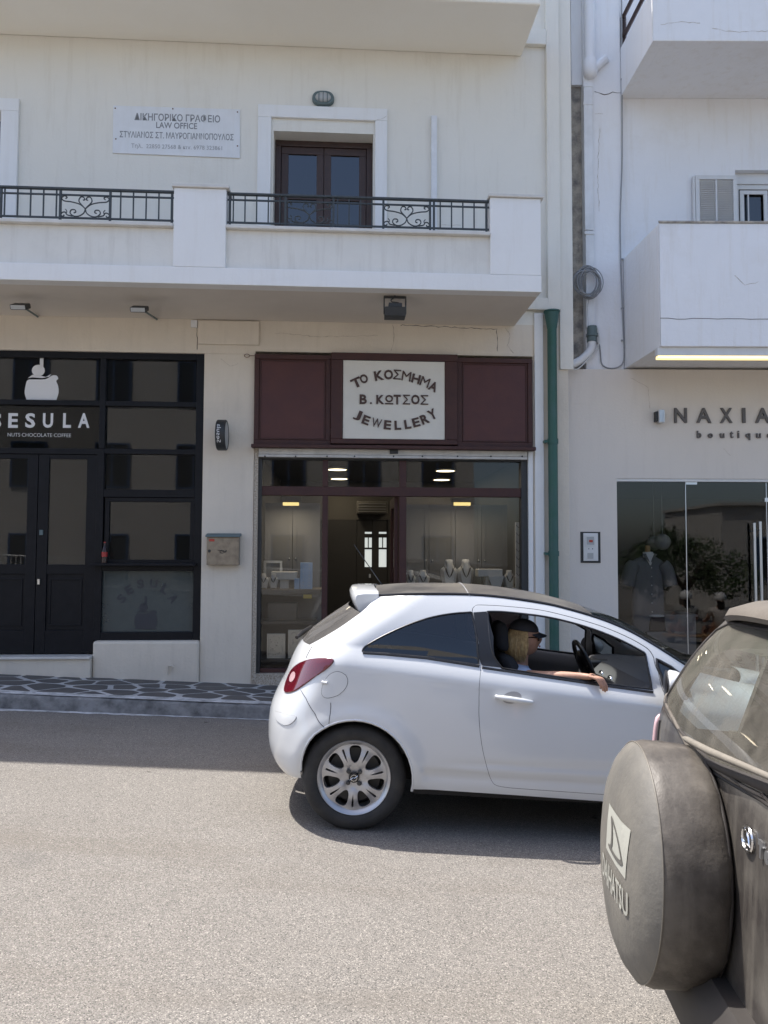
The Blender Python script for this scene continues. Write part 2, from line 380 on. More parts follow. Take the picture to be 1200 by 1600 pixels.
# asphalt: pale worn aggregate
def asphalt():
    m = bpy.data.materials.new('asphalt'); m.use_nodes = True; n = m.node_tree.nodes; l = m.node_tree.links; b = n['Principled BSDF']
    g = n.new('ShaderNodeNewGeometry')
    def vor(sc):
        v = n.new('ShaderNodeTexVoronoi'); v.inputs['Scale'].default_value = sc; l.new(g.outputs['Position'], v.inputs['Vector']); return v
    def noi(sc, d=6, r=0.6):
        v = n.new('ShaderNodeTexNoise'); v.inputs['Scale'].default_value = sc; v.inputs['Detail'].default_value = d; v.inputs['Roughness'].default_value = r
        l.new(g.outputs['Position'], v.inputs['Vector']); return v
    v1 = vor(230); bw = n.new('ShaderNodeSeparateColor'); l.new(v1.outputs['Color'], bw.inputs[0])
    cr = n.new('ShaderNodeValToRGB'); l.new(bw.outputs[0], cr.inputs[0]); e = cr.color_ramp.elements
    TN = lambda c: (c[0]*.88, c[1]*.895, c[2]*.925, 1)
    e[0].position = 0.0; e[0].color = (0.085, 0.08, 0.072, 1); e[1].position = 1.0; e[1].color = (0.44, 0.40, 0.345, 1)
    for p, c in ((0.18, (0.18, 0.166, 0.147, 1)), (0.55, (0.225, 0.206, 0.18, 1)), (0.86, (0.28, 0.256, 0.223, 1))):
        x = cr.color_ramp.elements.new(p); x.color = c
    for x in cr.color_ramp.elements: x.color = TN(x.color)
    n1 = noi(0.8, 8, 0.75); mr = n.new('ShaderNodeMapRange'); l.new(n1.outputs[0], mr.inputs[0]); mr.inputs[1].default_value = 0.35; mr.inputs[2].default_value = 0.7
    mr.inputs[3].default_value = 0.0; mr.inputs[4].default_value = 0.4
    mx = n.new('ShaderNodeMix'); mx.data_type = 'RGBA'; mx.blend_type = 'MULTIPLY'; l.new(mr.outputs[0], mx.inputs[0]); l.new(cr.outputs[0], mx.inputs[6]); mx.inputs[7].default_value = (0.72, 0.70, 0.68, 1)
    n2 = noi(0.9, 3, 0.5); n2b = n.new('ShaderNodeMapRange'); l.new(n2.outputs[0], n2b.inputs[0]); n2b.inputs[1].default_value = 0.66; n2b.inputs[2].default_value = 0.72; n2b.inputs[4].default_value = 0.45
    mx2 = n.new('ShaderNodeMix'); mx2.data_type = 'RGBA'; l.new(n2b.outputs[0], mx2.inputs[0]); l.new(mx.outputs[2], mx2.inputs[6]); mx2.inputs[7].default_value = (0.11, 0.105, 0.10, 1)
    vs = n.new('ShaderNodeTexVoronoi'); vs.inputs['Scale'].default_value = 2.6; vs.inputs['Randomness'].default_value = 1; nw = n.new('ShaderNodeMix'); nw.data_type = 'VECTOR'; n4 = noi(9, 3); nw.inputs[0].default_value = .08
    l.new(g.outputs['Position'], nw.inputs[4]); l.new(n4.outputs['Color'], nw.inputs[5]); l.new(nw.outputs[1], vs.inputs['Vector'])
    sm = n.new('ShaderNodeMapRange'); l.new(vs.outputs['Distance'], sm.inputs[0]); sm.inputs[1].default_value = 0.030; sm.inputs[2].default_value = 0.055; sm.inputs[3].default_value = 0.75; sm.inputs[4].default_value = 0
    mp = n.new('ShaderNodeMapping'); mp.inputs['Scale'].default_value = (.35, 1.6, 1); l.new(g.outputs['Position'], mp.inputs[0]); n5 = noi(1.0, 7, .7); l.new(mp.outputs[0], n5.inputs['Vector'])
    s5 = n.new('ShaderNodeMapRange'); l.new(n5.outputs[0], s5.inputs[0]); s5.inputs[1].default_value = .50; s5.inputs[2].default_value = .68; s5.inputs[4].default_value = .32
    mx3 = n.new('ShaderNodeMix'); mx3.data_type = 'RGBA'; l.new(s5.outputs[0], mx3.inputs[0]); l.new(mx2.outputs[2], mx3.inputs[6]); mx3.inputs[7].default_value = (0.12, 0.10, 0.078, 1)
    mx4 = n.new('ShaderNodeMix'); mx4.data_type = 'RGBA'; l.new(sm.outputs[0], mx4.inputs[0]); l.new(mx3.outputs[2], mx4.inputs[6]); mx4.inputs[7].default_value = (0.05, 0.045, 0.04, 1)
    l.new(mx4.outputs[2], b.inputs['Base Color']); b.inputs['Roughness'].default_value = 0.85; b.inputs['Specular IOR Level'].default_value = 0.25
    v2 = vor(150); ad = n.new('ShaderNodeMath'); ad.operation = 'ADD'; n3 = noi(300, 2); l.new(v2.outputs['Distance'], ad.inputs[0]); l.new(n3.outputs[0], ad.inputs[1])
    bp = n.new('ShaderNodeBump'); bp.inputs['Strength'].default_value = 0.55; bp.inputs['Distance'].default_value = 0.005; bp.invert = True
    l.new(ad.outputs[0], bp.inputs['Height']); l.new(bp.outputs[0], b.inputs['Normal']); MATS['asphalt'] = m
asphalt()
# ================================================================== frames of the two fronts and of the car
SL = 0.05; TILT = math.atan(SL)
LF = Frame(Matrix.Translation((0, 9.0, 0)) @ Matrix.Rotation(R_(3.4), 4, 'Z'))
RF = Frame(Matrix.Translation((0, 9.42, 0)))
WHEEL_D = 4.66
_wp = atdepth(553, 1215, WHEEL_D)
_cr = Matrix.Rotation(TILT, 4, 'Y')
_O = _wp - _cr.to_3x3() @ Vector((0, -0.80, 0.31))
CF = Frame(Matrix.Translation(_O) @ _cr)
RC = _O.z + SL*_O.x
def road_z(x): return RC - SL*x
def on_road(px, py):
    d = ray(px, py); c = CM.translation; t = (RC - SL*c.x - c.z)/(d.z + SL*d.x); return c + d*t
# ================================================================== ground
mb = MB(); nx = 60
xs = [-90+3*i for i in range(nx+1)]; ys = [-90, -40, -20, -8, -2, 2, 4, 6, 8, 14]
for j, y in enumerate(ys):
    for x in xs: mb.v.append(Vector((x, y, road_z(x))))
for j in range(len(ys)-1):
    for i in range(nx): a = j*(nx+1)+i; mb.f.append((a, a+1, a+nx+2, a+nx+1))
setting('road', mb, 'asphalt')
# kerb line in the left front's frame
k0 = LF.i @ on_road(0, 1107); k1 = LF.i @ on_road(421, 1125); KY = (k0.y+k1.y)/2
def pav_z(x, y):     # pavement surface at local (x,y) of LF
    w = LF.m @ Vector((x, y, 0)); return road_z(w.x) + 0.135 - 0.048*(y-KY)
mb = MB(); X0, X1 = -9.0, 12.0; n = 42
def strip(mb, y0, y1, dz0, dz1, f=pav_z, n=42):
    b = len(mb.v)
    for i in range(n+1):
        x = lerp(X0, X1, i/n); mb.v.append(Vector((x, y0, f(x, y0)+dz0))); mb.v.append(Vector((x, y1, f(x, y1)+dz1)))
    for i in range(n): mb.f.append((b+2*i, b+2*i+2, b+2*i+3, b+2*i+1))
strip(mb, KY+0.16, 0.9, -0.0005, -0.0005)
setting('pavement', mb, 'mortar', LF)
mb = MB(); random.seed(3)
NK = 260; prof = [(0.0, -0.30), (0.0, -0.03), (0.012, -0.008), (0.03, 0.0), (0.13, 0.004), (0.165, -0.004)]
for i in range(NK+1):
    x = lerp(X0, X1, i/NK); j = random.uniform(-.006, .006)+0.012*math.sin(x*2.1)
    for k, (dy, dz) in enumerate(prof):
        mb.v.append(Vector((x, KY+dy+(j if k < 4 else 0)+random.uniform(-.002, .002), pav_z(x, KY)+dz+random.uniform(-.003, .003)*(k > 0))))
for i in range(NK):
    for k in range(len(prof)-1): a = i*6+k; mb.f.append((a, a+6, a+7, a+1))
setting('kerb', mb, 'kerb_face', LF, smooth=True)
mb = MB(); b = 0
for i in range(NK+1):
    x = lerp(X0, X1, i/NK); mb.v.append(Vector((x, KY+0.02+random.uniform(-.004, .004), pav_z(x, KY)+0.006))); mb.v.append(Vector((x, KY+0.165, pav_z(x, KY)+0.006)))
for i in range(NK): mb.f.append((2*i, 2*i+2, 2*i+3, 2*i+1))
setting('kerb_top_paint', mb, 'kerb_paint', LF)
mb = MB()
for i in range(NK+1):
    x = lerp(X0, X1, i/NK); w = random.uniform(0.015, 0.06)+0.05*(math.sin(x*1.3)+1)*0.5
    for dy in (-w, -0.0): 
        p = LF.m @ Vector((x, KY+dy-0.005, 0)); mb.v.append(Vector((x, KY+dy-0.005, road_z(p.x)+0.004)))
for i in range(NK): mb.f.append((2*i, 2*i+2, 2*i+3, 2*i+1))
setting('gutter_paint', mb, 'kerb_paint', LF)
# crazy paving: every stone its own mesh, child of the pavement
pav = bpy.data.objects['pavement']
def clip(poly, p, nrm):
    out = []; m = len(poly)
    for i in range(m):
        a, b = poly[i], poly[(i+1) % m]; da = (a[0]-p[0])*nrm[0]+(a[1]-p[1])*nrm[1]; db = (b[0]-p[0])*nrm[0]+(b[1]-p[1])*nrm[1]
        if da <= 0: out.append(a)
        if (da <= 0) != (db <= 0): t = da/(da-db); out.append((lerp(a[0], b[0], t), lerp(a[1], b[1], t)))
    return out
random.seed(11); sites = []
PY0, PY1 = KY+0.175, 0.0
ny = 4; sw = (PY1-PY0)/ny
for j in range(-1, ny+1):
    for i in range(-1, 46):
        x = -6.9+(i+0.5*(j % 2))*0.36; sites.append((x+random.uniform(-.15, .15), PY0+(j+0.5)*sw+random.uniform(-.13, .13)))
for s in sites:
    if not (PY0-0.02 < s[1] < PY1+0.02 and -6.9 < s[0] < 8.2): continue
    poly = [(s[0]-.6, PY0), (s[0]+.6, PY0), (s[0]+.6, PY1-0.03), (s[0]-.6, PY1-0.03)]
    for t in sites:
        if t is s: continue
        d = (t[0]-s[0], t[1]-s[1]); L = math.hypot(*d)
        if L > 1.2: continue
        g = 0.026+0.008*math.sin(s[0]*7+t[1]*9+t[0]*7+s[1]*9)
        mp = ((s[0]+t[0])/2-d[0]/L*g, (s[1]+t[1])/2-d[1]/L*g); poly = clip(poly, mp, (d[0]/L, d[1]/L))
        if len(poly) < 3: break
    if len(poly) < 3: continue
    # rounded, uneven rim
    c = (sum(p[0] for p in poly)/len(poly), sum(p[1] for p in poly)/len(poly)); q = []
    m = len(poly)
    for i in range(m):
        a, p, b2 = poly[i-1], poly[i], poly[(i+1) % m]
        for o in (a, b2):
            L = math.hypot(o[0]-p[0], o[1]-p[1]); t = min(0.3, 0.022/max(L, 1e-4)); q.append((lerp(p[0], o[0], t)+random.uniform(-.006, .006), lerp(p[1], o[1], t)+random.uniform(-.006, .006)))
    if len(q) > 10: q = q[::1]
    h = 0.002+random.uniform(0, .003); tl = (random.uniform(-.004, .004), random.uniform(-.004, .004)); mb = MB(); m = len(q)
    def Z(p, dz): return pav_z(p[0], p[1])+dz+(p[0]-c[0])*tl[0]+(p[1]-c[1])*tl[1]
    vs = [(p[0], p[1], Z(p, -0.012)) for p in q]+[(lerp(p[0], c[0], .0), lerp(p[1], c[1], .0), Z(p, h-0.003)) for p in q]+[(lerp(p[0], c[0], .05), lerp(p[1], c[1], .05), Z(p, h)) for p in q]
    fs = [(i, (i+1) % m, m+(i+1) % m, m+i) for i in range(m)]+[(m+i, m+(i+1) % m, 2*m+(i+1) % m, 2*m+i) for i in range(m)]+[tuple(range(2*m, 3*m))]
    mb.add(vs, fs); o = mkobj('paving_stone', mb, 'stone', (c[0], c[1], pav_z(*c))); o.parent = pav; o.location = (c[0], c[1], pav_z(*c))
# ================================================================== left building
def bx(mb, F, x0, y0, x1, y1, yf, yb, yr=None):
    a = F.rect(x0, y0, x1, y1, yf if yr is None else yr); mb.box(a[0], a[1], yf, yb, a[2], a[3]); return a
def frame_ring(mb, a, w, y0, y1, wb=None):      # rectangular frame inside a=(x0,x1,z0,z1)
    x0, x1, z0, z1 = a; wb = w if wb is None else wb
    mb.box(x0, x1, y0, y1, z1-w, z1); mb.box(x0, x1, y0, y1, z0, z0+wb); mb.box(x0, x0+w, y0+.001, y1, z0+wb, z1-w); mb.box(x1-w, x1, y0+.001, y1, z0+wb, z1-w)
def wallpx(x, y, yy=0.0): return LF.xz(x, y, yy)
XL = -8.2                                   # left end of the front, far outside the frame
XR = wallpx(893, 300)[0]                    # its right edge
ZG0 = -0.6
zS = wallpx(600, 503)[1]                    # soffit height
BYF = -1.22                                 # balcony front
zTop2 = wallpx(700, 84)[1]                  # underside of the second balcony
B = Thing('cream_building', 'cream plastered building with balconies over the black and the brown shopfronts', 'building', LF, (0, 0, 0))
WT = 0.32
sx0 = -7.6; _, sx1, _, sz1 = LF.rect(0, 549, 316, 1000)
kx0, kx1, _, kz1 = LF.rect(397, 553, 833, 900)
kz0 = wallpx(600, 1054)[1]
# ground floor walls
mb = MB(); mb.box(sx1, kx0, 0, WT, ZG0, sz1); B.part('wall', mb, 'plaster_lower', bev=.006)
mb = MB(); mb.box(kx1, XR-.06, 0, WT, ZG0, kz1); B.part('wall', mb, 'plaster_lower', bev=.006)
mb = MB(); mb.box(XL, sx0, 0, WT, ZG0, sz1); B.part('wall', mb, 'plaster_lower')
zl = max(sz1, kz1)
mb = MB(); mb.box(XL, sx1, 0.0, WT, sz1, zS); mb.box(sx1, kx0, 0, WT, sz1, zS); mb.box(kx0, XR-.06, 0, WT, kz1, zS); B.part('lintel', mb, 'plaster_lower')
mb = MB(); bx(mb, LF, 309, 501, 405, 538, -0.035, -0.002); B.part('lintel_block', mb, 'plaster_lower', bev=.008)
mb = MB(); bx(mb, LF, 298, 500, 308, 511, -0.03, -0.001); B.part('junction_box', mb, 'pvc_white', bev=.003)
# black shop: threshold, base block
bx0, bx1, bz0, bz1 = LF.rect(146, 1001, 309, 1053); zst = wallpx(70, 1024)[1]
mb = MB(); mb.box(bx0, sx1-.002, -0.05, 0.3, ZG0, bz1); B.part('plinth', mb, 'plaster_lower', bev=.03)
mb = MB(); mb.box(sx0, bx0-.002, -0.10, 0.3, ZG0, zst-.03); B.part('step', mb, 'plaster_lower', bev=.006)
mb = MB(); mb.box(sx0, bx0-.003, -0.13, 0.3, zst-.028, zst); B.part('step_slab', mb, 'marble', bev=.004)
mb = MB(); mb.box(kx0+.003, kx1-.003, -0.02, 0.5, ZG0, kz0+.02); B.part('step', mb, 'mosaic_edge', bev=.006)
# worn stone door jambs of the jewellery shop
for a, b in ((396, 402), (826, 833)):
    x0, _, x1, _ = (*wallpx(a, 860), *wallpx(b, 860)); mb = MB(); mb.box(x0, x1, -.012, .16, kz0+.02, wallpx(400, 700)[1]); B.part('jamb', mb, 'mosaic_edge' if a < 500 else 'plaster_white')
# tap on the plinth
tp = LF.xz(263, 1040, -.06); mb = MB(); mb.tube([(tp[0], -.05, tp[1]-.10), (tp[0], -.075, tp[1]-.02), (tp[0]+.01, -.08, tp[1]), (tp[0]+.05, -.10, tp[1]+.005), (tp[0]+.07, -.10, tp[1]-.01)], .009, 8); mb.box(tp[0], tp[0]+.05, -.09, -.075, tp[1]+.01, tp[1]+.02); B.part('water_tap', mb, 'plaster_lower', smooth=40)
# first-floor wall with the balcony door and a second opening at the far left
zF = zS+0.12
dx0, dx1, _, dz1 = LF.rect(427, 207, 583, 350)
ox1 = LF.xz(2, 230)[0]; oz1 = LF.xz(2, 175)[1]; ox0 = ox1-1.0
zUp = 10.6
mb = MB(); mb.box(dx1, XR-.003, 0, WT, zS, zTop2); B.part('wall', mb, 'plaster_cream')
mb = MB(); mb.box(ox1, dx0, 0, WT, zS, zTop2); B.part('wall', mb, 'plaster_cream')
mb = MB(); mb.box(XL, ox0, 0, WT, zS, zTop2); B.part('wall', mb, 'plaster_cream')
mb = MB(); mb.box(dx0, dx1, 0, WT, dz1, zTop2); B.part('wall', mb, 'plaster_cream')
mb = MB(); mb.box(ox0, ox1, 0, WT, oz1, zTop2); B.part('wall', mb, 'plaster_cream')
mb = MB(); mb.box(XL, XR-.003, 0, WT, zTop2, zUp); B.part('wall', mb, 'plaster_cream')
# the depth of the building (sides, roof)
mb = MB(); mb.box(XL, XL+.3, WT, 8, ZG0, zUp); mb.box(XR-.3, XR-.06, WT, 8, ZG0, zUp); mb.box(XL, XR-.06, 8, 8.3, ZG0, zUp); B.part('wall', mb, 'plaster_cream')
mb = MB(); mb.box(XL+.3, XR-.3, WT+.01, 7.99, zUp-.25, zUp-.02); B.part('roof', mb, 'plaster_cream')
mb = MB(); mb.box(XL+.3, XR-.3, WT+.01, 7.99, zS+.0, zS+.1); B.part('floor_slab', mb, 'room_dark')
# raised surround of the door
def surround(px0, px1, pyT, band, ybot, x0, x1, zt, nm='door_surround'):
    a0, a1, _, at = LF.rect(px0, pyT, px1, 350, -.04); mb = MB()
    mb.box(a0, a1, -.04, -.001, zt, at); mb.box(a0, x0, -.04, -.001, zF, zt); mb.box(x1, a1, -.04, -.001, zF, zt); return mb
sxa0, sxa1, _, sat = LF.rect(402, 166, 605, 350, -.04); ix0, ix1, _, izt = LF.rect(423, 185, 586, 350, -.04)
mb = MB(); mb.box(sxa0, sxa1, -.04, -.001, izt, sat); mb.box(sxa0, ix0, -.04, -.001, zF, izt-.001); mb.box(ix1, sxa1, -.04, -.001, zF, izt-.001)
B.part('door_surround', mb, 'plaster_white', bev=.005)
a0, a1, _, at = LF.rect(-60, 152, 27, 340, -.04)
mb = MB(); mb.box(a0-.6, a1, -.04, -.001, oz1, at); mb.box(ox1, a1, -.04, -.001, zF, oz1-.001); B.part('window_surround', mb, 'plaster_white', bev=.005)
# balcony doors
def balcony_door(th, x0, x1, z0, z1, yf, m='door_wood', parent=None):
    mb = MB(); frame_ring(mb, (x0, x1, z0, z1), .07, yf, yf+.07)
    dr = th.part('balcony_door', mb, m, bev=.004)
    xc = (x0+x1)/2
    for a, b in ((x0+.075, xc-.003), (xc+.003, x1-.075)):
        mb = MB(); A = (a, b, z0+.075, z1-.075); frame_ring(mb, A, .085, yf+.015, yf+.06, .35); zb = A[3]-.62
        mb.box(a+.085, b-.085, yf+.018, yf+.057, zb-.03, zb+.03)
        th.part('door_leaf', mb, m, parent=dr, bev=.004)
        for zz0, zz1 in ((A[2]+.35, zb-.03), (zb+.03, A[3]-.085)):
            mb = MB(); mb.box(a+.085, b-.085, yf+.034, yf+.040, zz0, zz1); th.part('pane', mb, 'glass_blue', parent=dr)
    mb = MB(); mb.box(x0+.07, x1-.07, yf+.10, yf+.105, z0+.1, z1-.07); th.part('curtain', mb, 'curtain', parent=dr)
balcony_door(B, dx0+.002, dx1-.002, zF, dz1-.002, .20)
balcony_door(B, ox0+.002, ox1-.002, zF, oz1-.002, .20)
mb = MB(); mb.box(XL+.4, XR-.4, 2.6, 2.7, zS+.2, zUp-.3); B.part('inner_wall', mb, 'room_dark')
# balcony
bX1 = LF.xz(845, 400, BYF)[0]; bX0 = -7.9
zb0 = LF.xz(845, 455, BYF)[1]; zb0 = (zb0+LF.xz(0, 438, BYF)[1])/2
zbase = LF.xz(600, 425, BYF)[1]; zpar = (LF.xz(600, 361, BYF)[1]+LF.xz(100, 345, BYF)[1])/2; ztopP = (LF.xz(800, 304, BYF)[1]+LF.xz(310, 292, BYF)[1])/2
mb = MB(); mb.box(bX0, bX1, BYF, -.002, zb0, zb0+.16); bal = B.part('balcony', mb, 'soffit', bev=.004)
PT = .14
def P(name, mb, m, **k): return B.part(name, mb, m, parent=bal, **k)
# base band, recessed panels, pillars
mb = MB(); mb.box(bX0, bX1+.002, BYF-.012, BYF+PT, zb0-.004, zbase); P('base_band', mb, 'plaster_white', bev=.006)
pil = [LF.rect(271, 300, 353, 430, BYF)[:2], (LF.rect(766, 300, 845, 430, BYF)[0], bX1)]
mb = MB(); mb.box(bX0, pil[0][0], BYF+.03, BYF+PT, zbase, zpar-.03); P('parapet', mb, 'plaster_panel')
mb = MB(); mb.box(pil[0][1], pil[1][0], BYF+.03, BYF+PT, zbase, zpar-.03); P('parapet', mb, 'plaster_panel')
for a, b in ((bX0, pil[0][0]-.004), (pil[0][1]+.004, pil[1][0]-.004)):
    mb = MB(); mb.box(a, b, BYF-.03, BYF+PT+.03, zpar-.028, zpar+.006); P('coping', mb, 'marble', bev=.005)
for a, b in pil:
    mb = MB(); mb.box(a, b, BYF-.010, BYF+PT+.05, zbase+.002, ztopP-.03); P('pillar', mb, 'plaster_white', bev=.006)
    mb = MB(); mb.box(a-.02, b+.03, BYF-.035, BYF+PT+.08, ztopP-.028, ztopP+.004); P('pillar_cap', mb, 'marble', bev=.006)
mb = MB(); mb.box(bX1-PT, bX1, BYF+PT+.052, -.003, zb0+.161, ztopP-.03); P('side_wall', mb, 'plaster_white')
# second balcony (its underside closes the picture at the top)
b2x = LF.xz(815, 88, 0)[0]
mb = MB(); mb.box(bX0, b2x, BYF+.32, -.002, zTop2, zTop2+.22); B.part('upper_balcony', mb, 'soffit_top', bev=.02)
# moulding at the right edge
g = LF.rect(855, 0, 875, 475, -.07); zm0 = LF.xz(850, 483, -.07)[1]; zm1 = LF.xz(850, 465, -.07)[1]; zn0 = LF.xz(850, 69, -.07)[1]; zn1 = LF.xz(850, 45, -.07)[1]; xm = LF.xz(822, 60, -.07)[0]
mb = MB(); mb.box(g[0], g[1], -.07, -.001, zm0, zUp); mb.box(bX1-.35, g[0], -.07, -.001, zm0, zm1); mb.box(xm-.25, g[0], -.068, -.001, zn0, zn1); B.part('moulding', mb, 'plaster_cream', bev=.008)
mb = MB(); e0 = LF.rect(875, 480, 893, 577, -.03); mb.box(e0[0], XR-.002, -.03, -.001, e0[2], zUp); B.part('corner_strip', mb, 'plaster_cream', bev=.006)
mb = MB(); e0 = LF.rect(836, 490, 850, 900, -.03); mb.box(e0[0], e0[1], -.03, -.001, ZG0, LF.xz(840, 490)[1]); B.part('corner_strip', mb, 'plaster_white', bev=.006)
# first-floor conduit
mb = MB(); e0 = LF.rect(674, 180, 683, 330, -.05); mb.box(e0[0], e0[1], -.05, -.001, zF, e0[3])
Thing('cable_duct', 'narrow white cable duct standing upright on the cream wall right of the balcony door', 'cable duct', LF, (e0[0], 0, zF), mb=mb, mat='pvc_white', bev=.006)
# wall lamp over the door
c = LF.xz(505, 153, -.04); mb = MB()
def oval(cx, cz, rx, rz, n=28, p=2.6): 
    o = []
    for i in range(n):
        a = 2*math.pi*i/n; ca, sa = math.cos(a), math.sin(a); o.append((cx+rx*math.copysign(abs(ca)**(2/p), ca), cz+rz*math.copysign(abs(sa)**(2/p), sa)))
    return o
t = Thing('wall_lamp', 'grey oval bulkhead lamp on the wall above the balcony door', 'wall lamp', LF, (c[0], 0, c[1]))
mb.prism(oval(c[0], c[1], .125, .085), -.055, -.001); mb.prism(oval(c[0], c[1], .132, .092), -.03, -.001); t.part('housing', mb, 'lamp_grey', bev=.01, smooth=35)
mb = MB(); mb.ball((c[0], -.055, c[1]), .095, .035, .06, 18); t.part('lens', mb, 'lamp_lens', smooth=True)
mb = MB()
for dx in (-.05, 0, .05): mb.tube([(c[0]+dx, -.06-.028*math.cos(s), c[1]+.062*math.sin(s)) for s in [x*.3-1.5 for x in range(11)]], .005, 6)
t.part('guard', mb, 'lamp_grey')
# law office board
s0 = LF.xz(177, 165, -.012); s1 = LF.xz(375, 171, -.012); s2 = LF.xz(375, 247, -.012); s3 = LF.xz(176, 239, -.012)
t = Thing('law_office_sign', 'white weathered law office board in Greek and English on the cream wall', 'sign', LF, (s3[0], 0, s3[1]))
mb = MB(); mb.prism([s3, s2, s1, s0], -.014, -.003); t.part('board', mb, 'sign_board', bev=.001)
mb = MB(); ang = math.atan2(s1[1]-s0[1], s1[0]-s0[0])
def lt(mb, txt, a, b, c2, d, off=0.0, y=-.0145, F=LF, rot=ang, sp=1.0, e=.002):
    q = F.rect(a, c2, b, d, y); h = abs(math.tan(rot))*(q[1]-q[0])*0.0
    add_text(mb, txt, q[0], q[1], q[2]+h, q[3]-h, y, e, off*(q[3]-q[2]), sp, rot)
lt(mb, 'ΔΙΚΗΓΟΡΙΚΟ ΓΡΑΦΕΙΟ', 210, 344, 178, 190, .015)
lt(mb, 'LAW OFFICE', 244, 308, 191.5, 201, .015); lt(mb, 'ΣΤΥΛΙΑΝΟΣ ΣΤ. ΜΑΥΡΟΓΙΑΝΝΟΠΟΥΛΟΣ', 187, 365, 207, 217, .01)
t.part('lettering', mb, 'print_grey')
mb = MB(); lt(mb, 'Τηλ.  22850 27568 & κιν. 6978 323861', 205, 347, 226, 234.5, 0); t.part('faded_lettering', mb, 'print_dim')
for a, b in ((180, 169), (270, 170), (371, 175), (181, 217), (371, 228)):
    p = LF.xz(a, b, -.016); mb = MB(); mb.ball((p[0], -.016, p[1]), .009, .005, .009, 8); t.part('screw', mb, 'rust', smooth=True)
# railings
def railing(xa, xb, scrolls, posts, label, step):
    t = Thing('iron_railing', label, 'railing', LF, (xa, BYF+.05, zpar), 'iron railings on the cream balcony')
    y = BYF+.05; zt = ztopP-.045; zl = zpar+.06
    mb = MB(); mb.box(xa, xb, y-.02, y+.02, zt-.018, zt+.004); t.part('top_rail', mb, 'rail_iron', bev=.004)
    mb = MB(); mb.box(xa, xb, y-.009, y+.009, zl-.008, zl+.008); t.part('bottom_rail', mb, 'rail_iron')
    mb = MB(); mb.box(xa, xb, y-.009, y+.009, zt-.075, zt-.061); t.part('middle_rail', mb, 'rail_iron')
    zr = zt-.068
    for p in posts:
        mb = MB(); mb.box(p-.011, p+.011, y-.011, y+.011, zpar+.006, zt-.018); t.part('post', mb, 'rail_iron')
    x = xa+step*.5; first = None
    while x < xb-.02:
        if not any(a-.03 < x < b+.03 for a, b in scrolls) and not any(abs(x-p) < .03 for p in posts):
            if first is None:
                mb = MB(); mb.box(x-.0065, x+.0065, y-.0065, y+.0065, zl+.008, zt-.018); first = t.part('baluster', mb, 'rail_iron'); fx = x
            else:
                o = first.copy(); COL.objects.link(o); o.location = (x-fx, 0, 0)
        x += step
    for a, b in scrolls:
        cx = (a+b)/2; w = (b-a)/2; h = zr-zl-.012; z0 = zl+.008; sc = MB()
        def curve(pts, r=.0065): sc.tube([(cx+q[0]*w, y, z0+q[1]*h) for q in smooth_line(pts, 5)], r, 6)
        def spiral(cx_, cz_, r0, a0, turns, d, asp=w/h): return [(cx_+r0*(1-.75*i/12)*math.cos(a0+d*turns*2*math.pi*i/12), cz_+r0*asp*(1-.75*i/12)*math.sin(a0+d*turns*2*math.pi*i/12)) for i in range(13)]
        for s in (-1, 1):
            curve([(0, .40), (s*.10, .52), (s*.26, .74), (s*.20, .93), (s*.08, .93), (s*.03, .82), (s*.10, .80)])
            curve([(0, .40), (s*.22, .60), (s*.55, .70), (s*.85, .74), (s*.95, .86), (s*.86, .97), (s*.74, .92), (s*.80, .84)])
            curve([(0, .40), (s*.06, .20), (s*.25, .06), (s*.45, .05), (s*.60, .18), (s*.56, .33), (s*.42, .34), (s*.38, .24), (s*.46, .20)])
            curve([(s*.50, .05), (s*.72, .10), (s*.80, .22), (s*.92, .20), (s*.98, .08), (s*.88, .03), (s*.84, .10)])
            curve([(s*.76, .16), (s*.74, .28), (s*.80, .36)], .005)
        t.part('scrollwork', sc, 'rail_iron', smooth=40)
def rx(px, py=335): return LF.xz(px, py, BYF+.05)[0]
railing(bX0+.2, pil[0][0]-.005, [(rx(94), rx(172)), (rx(-170), rx(-92))], [rx(94), rx(172), rx(1), pil[0][0]-.03], 'dark iron railing with scroll panel left of the white pillar on the balcony', .128)
railing(pil[0][1]+.005, pil[1][0]-.005, [(rx(446), rx(521)), (rx(599), rx(672))], [rx(446), rx(521), rx(599), rx(672), pil[0][1]+.03, pil[1][0]-.03, rx(678)], 'dark iron railing with two scroll panels between the two white pillars of the balcony', .119)
# floodlights under the balcony
def small_flood(px, py, label):
    y = -.78; c = LF.xz(px, py, y); w_ = LF.xz(px+27, py+15, -.01); t = Thing('floodlight', label, 'floodlight', LF, (w_[0], 0, w_[1]), 'small floodlights under the balcony')
    mb = MB(); mb.tube([(w_[0], -.01, w_[1]), (lerp(w_[0], c[0], .6), lerp(0, y, .6), lerp(w_[1], c[1], .5)), (c[0]+.03, y, c[1]-.0)], .011, 8); t.part('arm', mb, 'lamp_grey', smooth=40)
    mb = MB(); m = Matrix.Translation((c[0], y, c[1])) @ Matrix.Rotation(R_(25), 4, 'X'); mb.box(-.085, .085, -.07, .07, -.02, .035); mb.xf(m); t.part('housing', mb, 'iron_dark', bev=.012)
    mb = MB(); mb.box(-.073, .073, -.074, -.068, -.012, .03); mb.xf(m); t.part('lens', mb, 'lamp_lens')
small_flood(32, 480, 'small dark floodlight on an arm above the shop logo, leftmost under the balcony')
small_flood(218, 484, 'small dark floodlight on an arm over the right window bays of the black shopfront')
y = -1.0; c = LF.xz(617, 482, y); t = Thing('floodlight', 'large dark floodlight in a square bracket over the jewellery sign', 'floodlight', LF, (c[0], y, zS))
mb = MB(); w = .108
